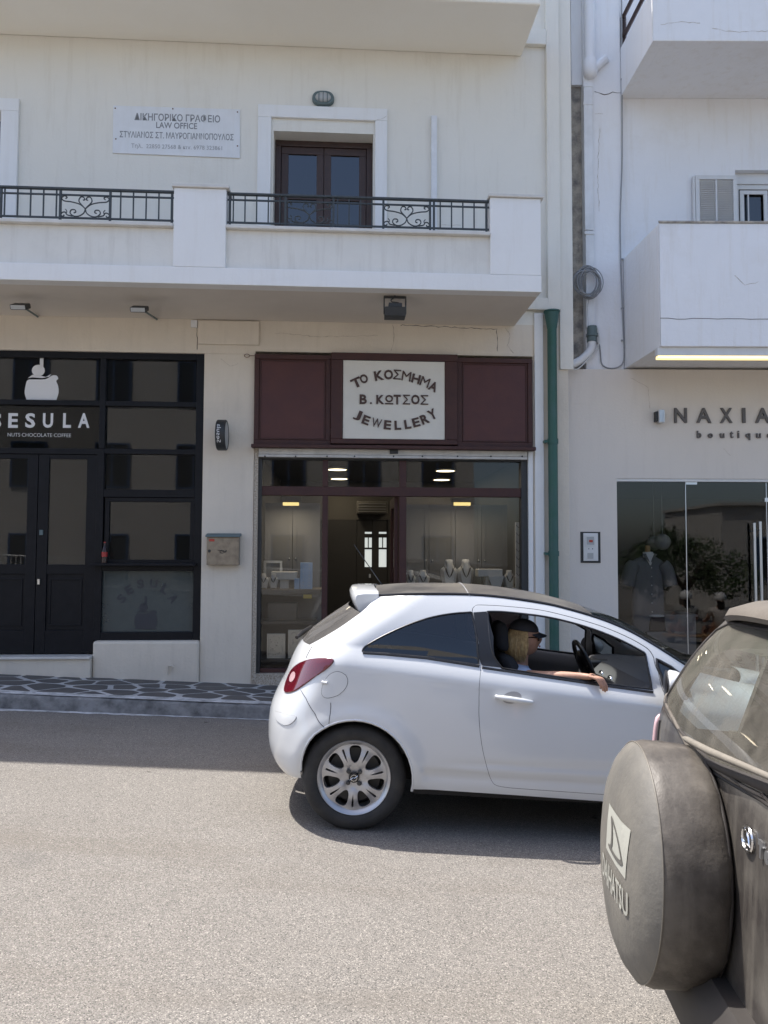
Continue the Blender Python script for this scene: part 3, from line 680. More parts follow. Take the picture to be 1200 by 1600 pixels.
mb.box(c[0]-w-.012, c[0]-w, y-.02, y+.02, c[1]-.06, c[1]+.125); mb.box(c[0]+w, c[0]+w+.012, y-.02, y+.02, c[1]-.06, c[1]+.125); mb.box(c[0]-w, c[0]+w, y-.02, y+.02, c[1]+.113, c[1]+.125); mb.box(c[0]-.01, c[0]+.01, y-.01, y+.01, c[1]+.125, zb0)
t.part('bracket', mb, 'iron_dark')
mb = MB(); mb.hexa([(c[0]-.11, y-.07, c[1]-.10), (c[0]+.11, y-.07, c[1]-.10), (c[0]+.11, y+.09, c[1]-.10), (c[0]-.11, y+.09, c[1]-.10), (c[0]-.11, y-.10, c[1]-.01), (c[0]+.11, y-.10, c[1]-.01), (c[0]+.11, y+.05, c[1]+.0), (c[0]-.11, y+.05, c[1]+.0)]); mb.box(c[0]-.07, c[0]+.07, y-.09, y, c[1]-.008, c[1]+.035)
t.part('housing', mb, 'iron_dark', bev=.006)
mb = MB(); mb.tube(smooth_line([(c[0]+.05, y, c[1]+.0), (c[0]+.04, y-.03, c[1]+.05), (c[0]-.03, y-.03, c[1]+.06), (c[0]-.04, y, c[1]+.09), (c[0], y, c[1]+.12)], 4), .006, 6); t.part('cable', mb, 'iron_dark')
# round side lamp with script
c = LF.xz(347, 680, -.20); t = Thing('round_lightbox', 'small round dark lightbox standing out sideways from the pier', 'light box', LF, (c[0], 0, c[1]))
mb = MB(); mb.lathe([(0, -.055), (.165, -.055), (.175, -.045), (.175, .045), (.165, .055), (.155, .055)], (c[0], -.20, c[1]), 'x', 40); t.part('case', mb, 'iron_dark', smooth=40)
mb = MB(); mb.lathe([(.156, .05), (.1, .056), (0, .058)], (c[0], -.20, c[1]), 'x', 32); t.part('face', mb, 'lamp_lens', smooth=True)
mb = MB(); mb.box(c[0]-.02, c[0]+.02, -.03, -.001, c[1]-.05, c[1]+.05); t.part('mount', mb, 'iron_dark')
mb = MB(); st = len(mb.v); add_text(mb, 'Sesula', -.11, .11, -.022, .022, 0, .001)
for i in range(st, len(mb.v)):
    q = mb.v[i]; a = q.x/.177; mb.v[i] = Vector((c[0]-.012+q.z*1.0, -.20-.1770*math.cos(a), c[1]+.177*math.sin(a)))
t.part('lettering', mb, 'print_white')
# mailbox
q = LF.rect(322, 835, 374, 883, -.11); t = Thing('mailbox', 'dusty beige metal mailbox on the pier between the two shopfronts', 'mailbox', LF, (q[0], 0, q[2]))
mb = MB(); mb.box(q[0]+.006, q[1]-.006, -.11, -.001, q[2], q[3]-.03); t.part('body', mb, 'mail_metal', bev=.006)
mb = MB(); mb.hexa([(q[0]-.008, -.135, q[3]-.03), (q[1]+.008, -.135, q[3]-.03), (q[1]+.008, -.001, q[3]-.015), (q[0]-.008, -.001, q[3]-.015), (q[0]-.008, -.13, q[3]-.01), (q[1]+.008, -.13, q[3]-.01), (q[1]+.008, -.001, q[3]+.015), (q[0]-.008, -.001, q[3]+.015)]); t.part('lid', mb, 'lamp_grey', bev=.004)
p = LF.xz(331, 844, -.112); mb = MB(); mb.box(p[0]-.03, p[0]+.03, -.114, -.1105, p[1]-.014, p[1]+.014); t.part('label', mb, 'red_print')
p = LF.xz(327, 861, -.112); mb = MB(); mb.lathe([(0, -.012), (.014, -.012), (.017, 0)], (p[0], -.11, p[1]), 'y', 14); t.part('lock', mb, 'iron_dark', smooth=40)
p = LF.xz(347, 862, -.112); mb = MB(); mb.tube([(p[0]+.025*math.cos(a), -.113, p[1]+.017*math.sin(a)) for a in [i*math.pi/8 for i in range(16)]], .0035, 5, closed=True); mb.tube([(p[0]-.05, -.113, p[1]+.018), (p[0]-.02, -.113, p[1]+.014), (p[0]+.02, -.113, p[1]-.0)], .003, 5); mb.tube([(p[0]+.03, -.113, p[1]-.012), (p[0]+.05, -.113, p[1]+.015)], [.003, .008], 5); t.part('post_horn_emblem', mb, 'iron_dark')
# green downpipe
c0 = LF.xz(861, 500, -.08); c1 = LF.xz(866, 1010, -.08); cx = (c0[0]+c1[0])/2
zt = LF.xz(861, 487, -.08)[1]; zk = LF.xz(861, 514, -.08)[1]
t = Thing('green_downpipe', 'dark green rainwater pipe with a funnel head at the corner of the buildings', 'drainpipe', LF, (cx, -.08, 0))
mb = MB(); mb.lathe([(.085, zt-.02), (.098, zt-.015), (.098, zt), (.088, zt), (.088, zt-.01)], (cx, -.10, 0), 'z', 20); mb.lathe([(.088, zt-.02), (.058, zk)], (cx, -.10, 0), 'z', 20); t.part('funnel', mb, 'green_pipe', smooth=40)
mb = MB(); mb.tube([(cx, -.10, zk), (cx, -.10, 0.0)], .056, 16); t.part('pipe', mb, 'green_pipe', smooth=40)
for py in (690, 865):
    z = LF.xz(861, py, -.08)[1]; mb = MB(); mb.lathe([(.056, -.03), (.064, -.03), (.064, .03), (.056, .03)], (cx, -.10, z), 'z', 16); mb.box(cx-.10, cx-.06, -.11, -.02, z-.015, z+.015); t.part('clamp', mb, 'green_pipe', smooth=40)

# ================================================================== black shopfront
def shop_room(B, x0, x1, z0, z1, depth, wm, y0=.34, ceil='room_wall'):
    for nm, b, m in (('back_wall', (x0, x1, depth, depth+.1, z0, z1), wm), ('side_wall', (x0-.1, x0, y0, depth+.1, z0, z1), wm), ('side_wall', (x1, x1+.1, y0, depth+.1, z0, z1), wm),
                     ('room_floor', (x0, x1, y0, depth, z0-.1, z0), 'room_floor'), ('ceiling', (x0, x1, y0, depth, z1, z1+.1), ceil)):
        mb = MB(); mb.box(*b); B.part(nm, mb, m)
YB = .04     # face of the black frame behind the wall face
T = Thing('black_shopfront', 'black timber shopfront with large panes of the coffee and nuts shop', 'shopfront', LF, (sx0, YB, zst))
def L(px, py, y=YB): return LF.xz(px, py, y)
def vbar(mb, xa, xb, ya, yb, y0, y1): q = LF.rect(xa, ya, xb, yb, y0); mb.box(q[0], q[1], y0, y1, q[2], q[3])
zf0 = bz1; zth = zst
x_r = L(316, 780)[0]; x_i = L(304, 780)[0]; xm0 = L(154, 700)[0]; xm1 = L(163, 700)[0]
ztop = L(100, 549)[1]; zr = [L(100, p)[1] for p in (559, 625, 633, 700, 708, 764, 776, 881, 892, 988, 998)]
# frame members
mb = MB(); mb.box(x_i, sx1-.001, YB, YB+.10, bz1, ztop); T.part('frame_post', mb, 'black_wood', bev=.004)
mb = MB(); mb.box(xm0, xm1, YB, YB+.10, zr[3], zr[0]); T.part('frame_post', mb, 'black_wood', bev=.004)
xw0 = L(150, 900)[0]
mb = MB(); mb.box(xw0-.02, xm1, YB+.002, YB+.10, bz1, zr[3]-.002); T.part('frame_post', mb, 'black_wood', bev=.004)
mb = MB(); mb.box(sx0, x_i-.002, YB, YB+.1, zr[0], ztop); T.part('frame_rail', mb, 'black_wood', bev=.004)
mb = MB(); mb.box(sx0, xm0-.001, YB+.003, YB+.1, zr[2], zr[1]); T.part('frame_rail', mb, 'black_wood', bev=.004)
for a, b in ((2, 1), (4, 3), (6, 5)):
    mb = MB(); mb.box(xm1+.001, x_i-.001, YB+.003, YB+.1, zr[a], zr[b]); T.part('frame_rail', mb, 'black_wood', bev=.004)
mb = MB(); mb.box(xm1+.001, x_i-.001, YB+.003, YB+.1, zr[8], zr[7]-.02); T.part('frame_rail', mb, 'black_wood', bev=.004)
mb = MB(); mb.box(L(144, 885)[0], x_i+.04, YB-.14, YB+.001, zr[7]-.018, zr[7]+.008); T.part('counter_sill', mb, 'black_wood', bev=.004)
mb = MB(); mb.box(xm1+.001, x_i-.001, YB+.003, YB+.1, bz1, zr[9]); T.part('frame_rail', mb, 'black_wood', bev=.004)
zdt = L(60, 700)[1]; zdt1 = L(60, 709)[1]
mb = MB(); mb.box(sx0, xm0-.001, YB+.003, YB+.1, zdt1, zdt); T.part('frame_rail', mb, 'black_wood', bev=.004)
# panes
def pane(T, x0, x1, z0, z1, y, m='glass_shop', **k):
    mb = MB(); mb.box(x0, x1, y, y+.006, z0, z1); return T.part('pane', mb, m, **k)
yp = YB+.05
pane(T, xm1, x_i, zr[1], zr[0], yp); pane(T, xm1, x_i, zr[3], zr[2], yp); pane(T, xm1, x_i, zr[5], zr[4], yp)
# side casement with its own black sash
q = (L(163, 780)[0], x_i, zr[7]-.001, zr[6]); mb = MB(); frame_ring(mb, (q[0]+.002, q[1]-.002, q[2]+.002, q[3]-.002), .05, YB+.02, YB+.07); T.part('window_sash', mb, 'black_wood', bev=.004)
pane(T, q[0]+.05, q[1]-.05, q[2]+.05, q[3]-.05, yp)
pane(T, xm1, x_i, zr[9], zr[8], yp, 'glass_frost', label='frosted pane with faint lettering and emblem')
xc = L(56, 850)[0]
pane(T, sx0, xm0, zr[1], zr[0], yp); pane(T, sx0, xm0, zdt, zr[2], yp, 'glass_dark')
xsym = 2*xc - xm0
mb = MB(); mb.box(xsym-.07, xsym, YB, YB+.1, zdt, zr[0]-.001); T.part('frame_post', mb, 'black_wood')
mb = MB(); mb.box(xsym-.12, xsym-.02, YB+.002, YB+.1, zth, zdt1-.001); T.part('frame_post', mb, 'black_wood')
# door leaves
for a, b, sgn in ((xsym-.018, xc-.004, -1), (xc+.004, xw0-.021, 1)):
    zA, zB2 = zth+.012, zdt1-.003; mb = MB(); zp1, zp0, zg0, zg1 = L(100, 897)[1], L(100, 985)[1], L(100, 882)[1], L(100, 717)[1]
    s = .115
    mb.box(a, a+s, YB+.02, YB+.065, zA, zB2); mb.box(b-s, b, YB+.02, YB+.065, zA, zB2)
    for c2, d in ((zA, zp0), (zp1, zg0), (zg1, zB2)): mb.box(a+s, b-s, YB+.022, YB+.063, c2, d)
    mb.box(a+s, b-s, YB+.04, YB+.05, zp0, zp1); frame_ring(mb, (a+s+.03, b-s-.03, zp0+.05, zp1-.05), .02, YB+.03, YB+.042)
    dl = T.part('door_leaf', mb, 'black_wood', bev=.003)
    mb = MB(); mb.box(a+s, b-s, YB+.04, YB+.046, zg0, zg1); T.part('pane', mb, 'glass_shop', parent=dl)
    if sgn > 0:
        hp = L(64, 832, YB); mb = MB(); mb.box(hp[0]-.02, hp[0]+.02, YB-.0, YB+.02, hp[1]-.03, hp[1]+.03); T.part('lock', mb, 'lamp_grey', parent=dl, bev=.004)
        hp = L(60, 909, YB); mb = MB(); mb.box(hp[0]-.012, hp[0]+.012, YB, YB+.02, hp[1]-.03, hp[1]+.03); T.part('handle', mb, 'silver', parent=dl)
# lettering on the glass
mb = MB()
for ch, a, b in (('S', -12, 2), ('E', 13, 28), ('S', 39.5, 55), ('U', 67, 83), ('L', 98.5, 111), ('A', 122, 140)):
    q = LF.rect(a, 645.5, b, 668.5, yp-.002); add_text(mb, ch, q[0], q[1], q[2], q[3], yp-.002, .0015, .03*(q[3]-q[2]))
q = LF.rect(12, 677, 111, 682.5, yp-.002); add_text(mb, 'NUTS·CHOCOLATE·COFFEE', q[0], q[1], q[2], q[3], yp-.002, .0015, -.01*(q[3]-q[2]))
T.part('shop_name', mb, 'print_white')
def sack(mb, cx, cz, s, y):      # sack with a scoop on top
    body = [(-.50, -.98), (-.42, -1.0), (.42, -1.0), (.50, -.97), (.46, -.88), (.52, -.5), (.50, -.15), (.44, .10), (.50, .22), (.44, .38), (.30, .37), (.10, .18), (-.25, .16), (-.44, .12), (-.50, -.2), (-.52, -.55), (-.46, -.88)]
    mb.prism([(cx+p[0]*s, cz+p[1]*s*.62) for p in smooth_line(body, 3, True)], y-.0015, y)
    fold = [(-.44, .20), (-.30, .38), (-.10, .36), (.12, .28), (.28, .44), (.22, .30), (0, .22), (-.30, .25)]
    mb.prism([(cx+p[0]*s, cz+p[1]*s*.62+.01*s) for p in fold], y-.0015, y)
    mb.prism([(cx+(-.12+p[0]*.2)*s, cz+(.62+p[1]*.3)*s*.62) for p in oval(0, 0, 1.0, 1.0, 16, 2)], y-.0015, y)
    mb.box(cx-.08*s, cx+.03*s, y-.0015, y, cz+.80*s*.62, cz+1.45*s*.62)
q = LF.xz(65.5, 598, yp-.002); mb = MB(); sack(mb, q[0], q[1], .37, yp-.002); T.part('sack_emblem', mb, 'print_white')
mb = MB()
for ch, px, py, rot in (('S', 190, 935, 50), ('E', 202, 921.5, 30), ('S', 219.5, 912.5, 10), ('U', 240, 912, -10), ('L', 258, 921, -33), ('A', 270.5, 935, -55)):
    q = LF.xz(px, py, yp-.002); add_text(mb, ch, q[0]-.042, q[0]+.042, q[1]-.052, q[1]+.052, yp-.002, .0015, .004, rot=R_(rot))
T.part('frosted_lettering', mb, 'print_frost'); mb = MB(); q = LF.xz(228, 962, yp-.002); sack(mb, q[0], q[1], .25, yp-.002); T.part('frosted_emblem', mb, 'print_frost')
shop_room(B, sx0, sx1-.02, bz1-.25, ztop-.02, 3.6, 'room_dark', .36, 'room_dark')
# counter and jars inside, seen faintly
q = LF.rect(170, 905, 300, 990, 1.6); mb = MB(); mb.box(q[0], q[1]+.3, 1.6, 2.2, bz1-.25, q[3]); Thing('shop_counter', 'pale counter inside the coffee shop behind the casement window', 'counter', LF, (q[0], 1.6, bz1-.25), mb=mb, mat='counter', bev=.01)
# cola bottle on the sill
p = LF.xz(163, 881, YB-.07); zb = zr[7]+.008; t = Thing('cola_bottle', 'small cola bottle with red label on the black window sill', 'bottle', LF, (p[0], YB-.07, zb))
mb = MB(); mb.lathe([(0, 0), (.03, 0), (.032, .03), (.026, .07), (.031, .12), (.022, .17), (.011, .20), (.011, .235), (0, .235)], (p[0], YB-.07, zb), 'z', 16); t.part('glass_body', mb, 'cola_dark', smooth=40)
mb = MB(); mb.lathe([(.0325, .075), (.033, .13)], (p[0], YB-.07, zb), 'z', 16); t.part('label', mb, 'coke', smooth=40)
mb = MB(); mb.lathe([(0, .245), (.013, .245), (.013, .232)], (p[0], YB-.07, zb), 'z', 12); t.part('cap', mb, 'coke', smooth=40)

# hairline cracks and old patches in the plaster
def crack(F, pts, y, th, r=.0035, seed=1, m='letter_grey'):
    rg = random.Random(seed); P = []
    for (a, b), (c, d) in zip(pts, pts[1:]):
        n = max(2, int(math.hypot(c-a, d-b)/5))
        for i in range(n): P.append((lerp(a, c, i/n)+rg.uniform(-1, 1), lerp(b, d, i/n)+rg.uniform(-1, 1)))
    P.append(pts[-1]); mb = MB(); mb.tube([(F.xz(*p, y)[0], y, F.xz(*p, y)[1]) for p in P], [r*rg.uniform(.3, 1) for _ in P], 4); th.part('crack', mb, m)
crack(LF, [(614, 507), (616, 530), (611, 548)], -.001, B, .004, 1, 'mosaic_edge'); crack(LF, [(625, 508), (700, 511), (776, 514), (777, 549)], -.001, B, .005, 2); crack(LF, [(790, 512), (798, 525), (792, 540), (803, 552)], -.001, B, .003, 3, 'mosaic_edge')
crack(LF, [(308, 512), (308, 546)], -.001, B, .005, 4); crack(LF, [(345, 560), (360, 572), (372, 568)], -.001, B, .002, 5, 'mosaic_edge'); crack(LF, [(585, 188), (596, 186), (604, 181)], -.041, B, .002, 6, 'mosaic_edge')
crack(LF, [(690, 352), (720, 352)], -.001, B, .002, 7, 'mosaic_edge'); crack(LF, [(430, 520), (500, 526), (590, 524)], -.001, B, .003, 8, 'mosaic_edge')
# ================================================================== brown jewellery shopfront
YK = .03
T = Thing('jewellery_shopfront', 'brown timber shopfront of the jewellery shop with an open doorway', 'shopfront', LF, (kx0, YK, kz0+.02))
def K(px, py, y=YK): return LF.xz(px, py, y)
zsb = K(600, 715)[1]; z1a = K(600, 719)[1]; z1b = K(600, 761)[1]; zb1 = K(600, 775)[1]; kb = kz0+.02
xk0 = K(402, 860)[0]; xk1 = K(826, 860)[0]
xa, xb, xc2, xd, xe, xf2 = [K(p, 850)[0] for p in (408, 503, 512, 624, 635, 815)]
# dark outer frame
mb = MB(); mb.box(xk0+.002, xa, YK, YK+.12, kb, z1a); T.part('frame_post', mb, 'iron_dark', bev=.003)
mb = MB(); mb.box(xf2, xk1-.002, YK, YK+.12, kb, z1a); T.part('frame_post', mb, 'iron_dark', bev=.003)
mb = MB(); mb.box(xk0+.002, xk1-.002, YK, YK+.12, z1a, zsb); T.part('frame_rail', mb, 'iron_dark')
mb = MB(); mb.box(xa, xf2, YK+.01, YK+.11, zb1, z1b); T.part('frame_rail', mb, 'brown_wood', bev=.005)
for a, b in ((xb, xc2), (xd, xe)):
    mb = MB(); mb.box(a, b, YK+.012, YK+.108, kb, zb1-.001); T.part('frame_post', mb, 'brown_wood', bev=.005)
    mb = MB(); mb.box(a, b, YK+.012, YK+.108, z1b+.001, z1a-.001); T.part('frame_post', mb, 'brown_wood', bev=.005)
for a, b in ((xa, xb), (xc2, xd), (xe, xf2)):
    mb = MB(); mb.box(a, b, YK+.06, YK+.066, z1b, z1a); T.part('pane', mb, 'glass_shop')
for a, b in ((xa, xb), (xe, xf2)):
    zlo = kb+.42 if a == xe else kb+.05
    mb = MB(); mb.box(a, b, YK+.06, YK+.066, zlo, zb1); T.part('pane', mb, 'glass_shop', label='display window pane')
    mb = MB(); mb.box(a, b, YK+.02, YK+.10, kb, zlo-.001); T.part('bottom_panel', mb, 'brown_wood', bev=.005)
# glazed door leaf opened inwards against the right jamb
mb = MB(); dxx = xd-.05
mb.box(dxx, dxx+.045, YK+.115, YK+.24, kb, zb1); mb.box(dxx, dxx+.045, YK+.80, YK+.92, kb, zb1); mb.box(dxx, dxx+.045, YK+.24, YK+.80, kb, kb+.5); mb.box(dxx, dxx+.045, YK+.24, YK+.80, zb1-.12, zb1)
dl = T.part('door_leaf', mb, 'brown_wood', bev=.004); mb = MB(); mb.box(dxx+.02, dxx+.026, YK+.24, YK+.80, kb+.5, zb1-.12); T.part('pane', mb, 'glass_shop', parent=dl)
# roller shutter box
q = LF.rect(404, 701, 824, 716, -.03); t = Thing('roller_shutter', 'pale roller shutter rolled up under the brown sign boards', 'shutter', LF, (q[0], -.03, q[2]))
hh = (q[3]-q[2]); mb = MB(); mb.box(q[0], q[1], -.03, .02, q[2]+hh*.30, q[3]); t.part('bottom_slat', mb, 'shutter_metal', bev=.004)
mb = MB(); mb.box(q[0], q[1], -.038, .022, q[2], q[2]+hh*.27); t.part('bottom_rail', mb, 'shutter_metal', bev=.004)
for px in (414, 462, 511, 554, 615, 660, 715, 767, 816):
    p = LF.xz(px, 713, -.04); mb = MB(); mb.lathe([(0, -.008), (.010, -.006), (.010, .003)], (p[0], -.038, p[1]), 'y', 8); t.part('bolt', mb, 'iron_dark')
a = LF.rect(609, 701, 622, 709, -.05); mb = MB(); mb.box(a[0], a[1], -.055, -.031, a[2], a[3]); t.part('lock', mb, 'iron_dark', bev=.006)
# sign: two side boards, raised centre, plaque with raised letters
SY = -.03
c0, c1, cz0, cz1 = LF.rect(517, 552, 715, 694, SY-.06)
l0, _, lz0, lz1 = LF.rect(397, 554, 520, 695, SY-.02); _, r1, _, _ = LF.rect(714, 560, 832, 696, SY-.02)
t = Thing('jewellery_sign', 'brown panelled sign board with cream plaque and curved brown letters', 'sign', LF, (l0, SY, lz0))
for a, b in ((l0, c0-.002), (c1+.002, r1)):
    mb = MB(); frame_ring(mb, (a, b, lz0, lz1), .055, SY-.025, SY+.02); frame_ring(mb, (a+.062, b-.062, lz0+.062, lz1-.062), .018, SY-.012, SY+.02); t.part('side_frame', mb, 'brown_wood', bev=.005)
    mb = MB(); mb.box(a+.05, b-.05, SY-.002, SY+.018, lz0+.05, lz1-.05); t.part('side_panel', mb, 'brown_panel')
q = LF.rect(536, 564, 695, 686, SY-.05)
mb = MB(); mb.box(c0, c1, SY-.06, SY+.02, q[3]+.003, cz1); mb.box(c0, c1, SY-.06, SY+.02, cz0, q[2]-.003); mb.box(c0, q[0]-.003, SY-.058, SY+.02, q[2]-.003, q[3]+.003); mb.box(q[1]+.003, c1, SY-.058, SY+.02, q[2]-.003, q[3]+.003); t.part('centre_frame', mb, 'brown_wood', bev=.007)
mb = MB(); mb.box(l0-.02, r1+.02, SY-.10, SY+.0, lz0-.045, lz0-.003); t.part('bottom_moulding', mb, 'brown_wood', bev=.008)
mb = MB(); mb.box(*q[:2], SY-.045, SY+.01, *q[2:]); t.part('plaque', mb, 'plaque', bev=.003)
YT = SY-.0455
LET = [('T', 557, 598, 17, 16, 25), ('O', 568.5, 592, 13, 15, 20), ('K', 592, 587, 15, 16, 10), ('O', 607, 585.5, 15, 16, 2), ('Σ', 620.5, 585.5, 13, 16, -3), ('M', 635, 588, 15, 16, -9), ('H', 650, 592, 14, 15, -14), ('M', 664, 597, 15, 16, -20), ('A', 677, 604, 14, 16, -24),
       ('B', 567.5, 624, 12, 16, 0), ('.', 579.5, 630, 3, 3, 0), ('K', 594, 624.5, 13, 15, 0), ('O', 608, 623, 13, 12, 0), ('T', 620.5, 624.5, 12, 16, 0), ('Σ', 635, 624.5, 12, 16, 0), ('O', 649, 624.5, 14, 16, 0), ('Σ', 663, 625, 13, 16, 0),
       ('J', 559, 649, 12, 17, -22), ('E', 572, 656.5, 12, 15, -20), ('W', 588.5, 661, 16, 15, -12), ('E', 605.5, 664, 12, 15, -5), ('L', 621.5, 664.5, 11, 15, 2), ('L', 637, 663, 11, 15, 9), ('E', 650, 660, 12, 15, 15), ('R', 663.5, 655, 13, 16, 22), ('Y', 675.5, 647.5, 13, 17, 27)]
for ch, px, py, w, h, rot in LET:
    p = LF.xz(px, py, YT); s = 9.0/1200; mb = MB(); W2, H2 = w*s*.94/2, h*s*.94/2
    add_text(mb, ch, p[0]-W2, p[0]+W2, p[1]-H2, p[1]+H2, YT-.006, .014, 0 if ch in 'MWΣ.' else .06*H2, rot=R_(rot)); t.part('letter', mb, 'letter_brown')
p = LF.xz(608, 631, YT); mb = MB(); mb.box(p[0]-.048, p[0]+.048, YT-.012, YT, p[1]-.006, p[1]+.008); t.part('letter_underline', mb, 'letter_brown')
# loose bracket eye beside the sign
p = LF.xz(386, 556, -.03); mb = MB(); mb.tube([(p[0]+.03*math.cos(a)-.0, -.04, p[1]+.02*math.sin(a)) for a in [i*math.pi/6 for i in range(12)]], .004, 5, closed=True); mb.tube([(p[0]+.03, -.04, p[1]), (p[0]+.09, -.02, p[1]+.005)], .004, 5)
Thing('wire_hook', 'little wire hook on the pier just left of the brown sign', 'hook', LF, (p[0], -.03, p[1]), mb=mb, mat='rust')
# ---- room
kz_c = z1a+.02
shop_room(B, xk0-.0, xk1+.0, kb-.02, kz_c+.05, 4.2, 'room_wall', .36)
# display cases
def case(px0, px1, pyd, yb, label, low):
    q = LF.rect(px0, pyd, px1, pyd+10, .14); t = Thing('display_case', label, 'display case', LF, (q[0], .14, kb))
    mb = MB(); mb.box(q[0], q[1], .14, yb, q[3]-.05, q[3]); t.part('shelf', mb, 'cabinet', bev=.003)
    if low:
        for py in low:
            z = LF.xz(450, py, .14)[1]; mb = MB(); mb.box(q[0], q[1]-.06, .15, yb-.05, z-.03, z); t.part('lower_shelf', mb, 'cabinet', bev=.003)
    else:
        mb = MB(); mb.box(q[0], q[1], .16, yb, kb, q[3]-.051); t.part('cabinet_body', mb, 'brown_wood')
    return t, q[3], q
tL, zdL, qL = case(406, 502, 921, .62, 'cabinet with stepped shelves in the left window of the jewellery shop', (971, 1030))
mb = MB(); mb.box(qL[0]-.02, qL[1], .62, .66, kb, zdL); tL.part('back_panel', mb, 'cabinet')
tR, zdR, qR = case(636, 816, 924, .75, 'display cabinet in the right window of the jewellery shop', None)
# panels behind the displays (half height screens with door-like stiles)
def screen(x0, x1, z0, z1, y, label, n):
    t = Thing('display_screen', label, 'screen', LF, (x0, y, z0)); w = (x1-x0)/n
    for i in range(n):
        mb = MB(); a = x0+i*w; mb.box(a+.003, a+w-.003, y, y+.02, z0, z1); frame_ring(mb, (a+.003, a+w-.003, z0, z1), .05, y-.012, y+.001); t.part('door_panel', mb, 'curtain')
    for i in range(n):
        mb = MB(); mb.ball((x0+(i+.12+.76*(i % 2 == 0))*w, y-.02, z0+.36), .012, .012, .012, 8); t.part('knob', mb, 'silver', smooth=True)
    return t
screen(qR[0], qR[1]-.03, zdR, zb1-.05, .80, 'pale panelled screen doors behind the right window display', 4)
screen(qL[0], qL[1]-.03, zdL, zb1-.05, .68, 'pale panelled screen doors behind the left window display', 2)
# jewellery busts
def bust_mb(c, w, h, y):
    mb = MB(); out = []
    prof = [(-.28, 0), (-.34, .12), (-.5, .55), (-.48, .68), (-.30, .78), (-.22, .90), (-.20, 1.0), (.20, 1.0), (.22, .90), (.30, .78), (.48, .68), (.5, .55), (.34, .12), (.28, 0)]
    pr = smooth_line(prof, 2); n = len(pr)
    vs = [(c[0]+p[0]*w, y+.25*w*abs(p[0])*1.6, c[1]+p[1]*h) for p in pr]+[(c[0]+p[0]*w*.6, y-.10*w, c[1]+lerp(p[1], .5, .15)*h) for p in pr]
    fs = [(i, i+1, n+i+1, n+i) for i in range(n-1)]+[tuple(range(n, 2*n))]; return mb.add(vs, fs)
def bust(px, py, wpx, hpx, y, z, label, group=None):
    s = (9.0+y)/1200; x = LF.xz(px, py, y)[0]; w, h = wpx*s, hpx*s
    t = Thing('necklace_bust', label, 'jewellery bust', LF, (x, y, z), group); t.part('bust', bust_mb((x, z), w, h, y), 'velvet', smooth=50)
    for r, zz in ((.30, .80), (.20, .72)):
        mb = MB(); mb.tube([(x+r*w*math.sin(a), y-.10*w-.012, z+h*(.42+(zz-.42)*abs(math.sin(a))**1.5)) for a in [i*math.pi/10-math.pi/2 for i in range(11)]], .0035, 5); t.part('necklace', mb, 'necklace')
for px, w, h, dy, lb in ((642, 16, 32, .12, 'small low necklace bust, leftmost in the right jewellery window'), (661, 22, 32, .14, 'small low necklace bust beside the leftmost one in the right jewellery window'), (702, 27, 48, .22, 'tall necklace bust, left one of the tall pair in the right window'),
                         (728, 27, 48, .24, 'tall necklace bust, right one of the tall pair in the right window'), (796, 21, 32, .16, 'small low necklace bust right of the white tray')):
    bust(px, 920, w, h, .16+dy, zdR, lb, 'necklace busts in the right jewellery window')
for px, lb in ((412, 'white necklace bust, leftmost in the left jewellery window'), (427, 'white necklace bust, second from the left in the left jewellery window')):
    bust(px, 915, 15, 24, .25, zdL, lb, 'necklace busts in the left jewellery window')
def tray(px0, px1, py0, py1, y, z, label, m='velvet'):
    s = (9.0+y)/1200; a = LF.rect(px0, py0, px1, py1, y); t = Thing('jewellery_tray', label, 'tray', LF, (a[0], y, z)); zz = a[2]
    mb = MB(); mb.box(a[0], a[1], y-.06, y+.12, zz, a[3]); t.part('top', mb, m, bev=.01); mb = MB(); mb.box((a[0]+a[1])/2-.05, (a[0]+a[1])/2+.05, y-.01, y+.06, z, zz-.001); t.part('foot', mb, 'velvet')
tray(745, 784, 889, 901, .30, zdR, 'white raised tray on a foot in the right jewellery window'); tray(424, 465, 893, 906, .38, zdL, 'white raised tray behind the busts in the left jewellery window')
mb = MB(); a = LF.rect(762, 900, 786, 915, .26); mb.prism([(a[0], a[3]), (a[1], a[3]), (lerp(a[0], a[1], .7), zdR+.001), (lerp(a[0], a[1], .3), zdR+.001)], .2, .24); Thing('jewellery_stand', 'small cream fan-shaped stand under the white tray', 'stand', LF, ((a[0]+a[1])/2, .22, zdR), mb=mb, mat='velvet')
a = LF.rect(805, 816, 815, 895, .22); t = Thing('necklace_strip', 'tall narrow white strip of necklaces at the right end of the window', 'stand', LF, (a[0], .22, zdR))
mb = MB(); mb.box(a[0], a[1]-.01, .22, .24, zdR, a[3]); t.part('strip', mb, 'velvet', bev=.015)
for k in range(7): mb = MB(); zz = lerp(zdR+.2, a[3]-.05, k/6); mb.tube([(a[0]+.01, .215, zz+.02), ((a[0]+a[1])/2, .212, zz-.02), (a[1]-.02, .215, zz+.02)], .003, 5); t.part('necklace', mb, 'necklace')
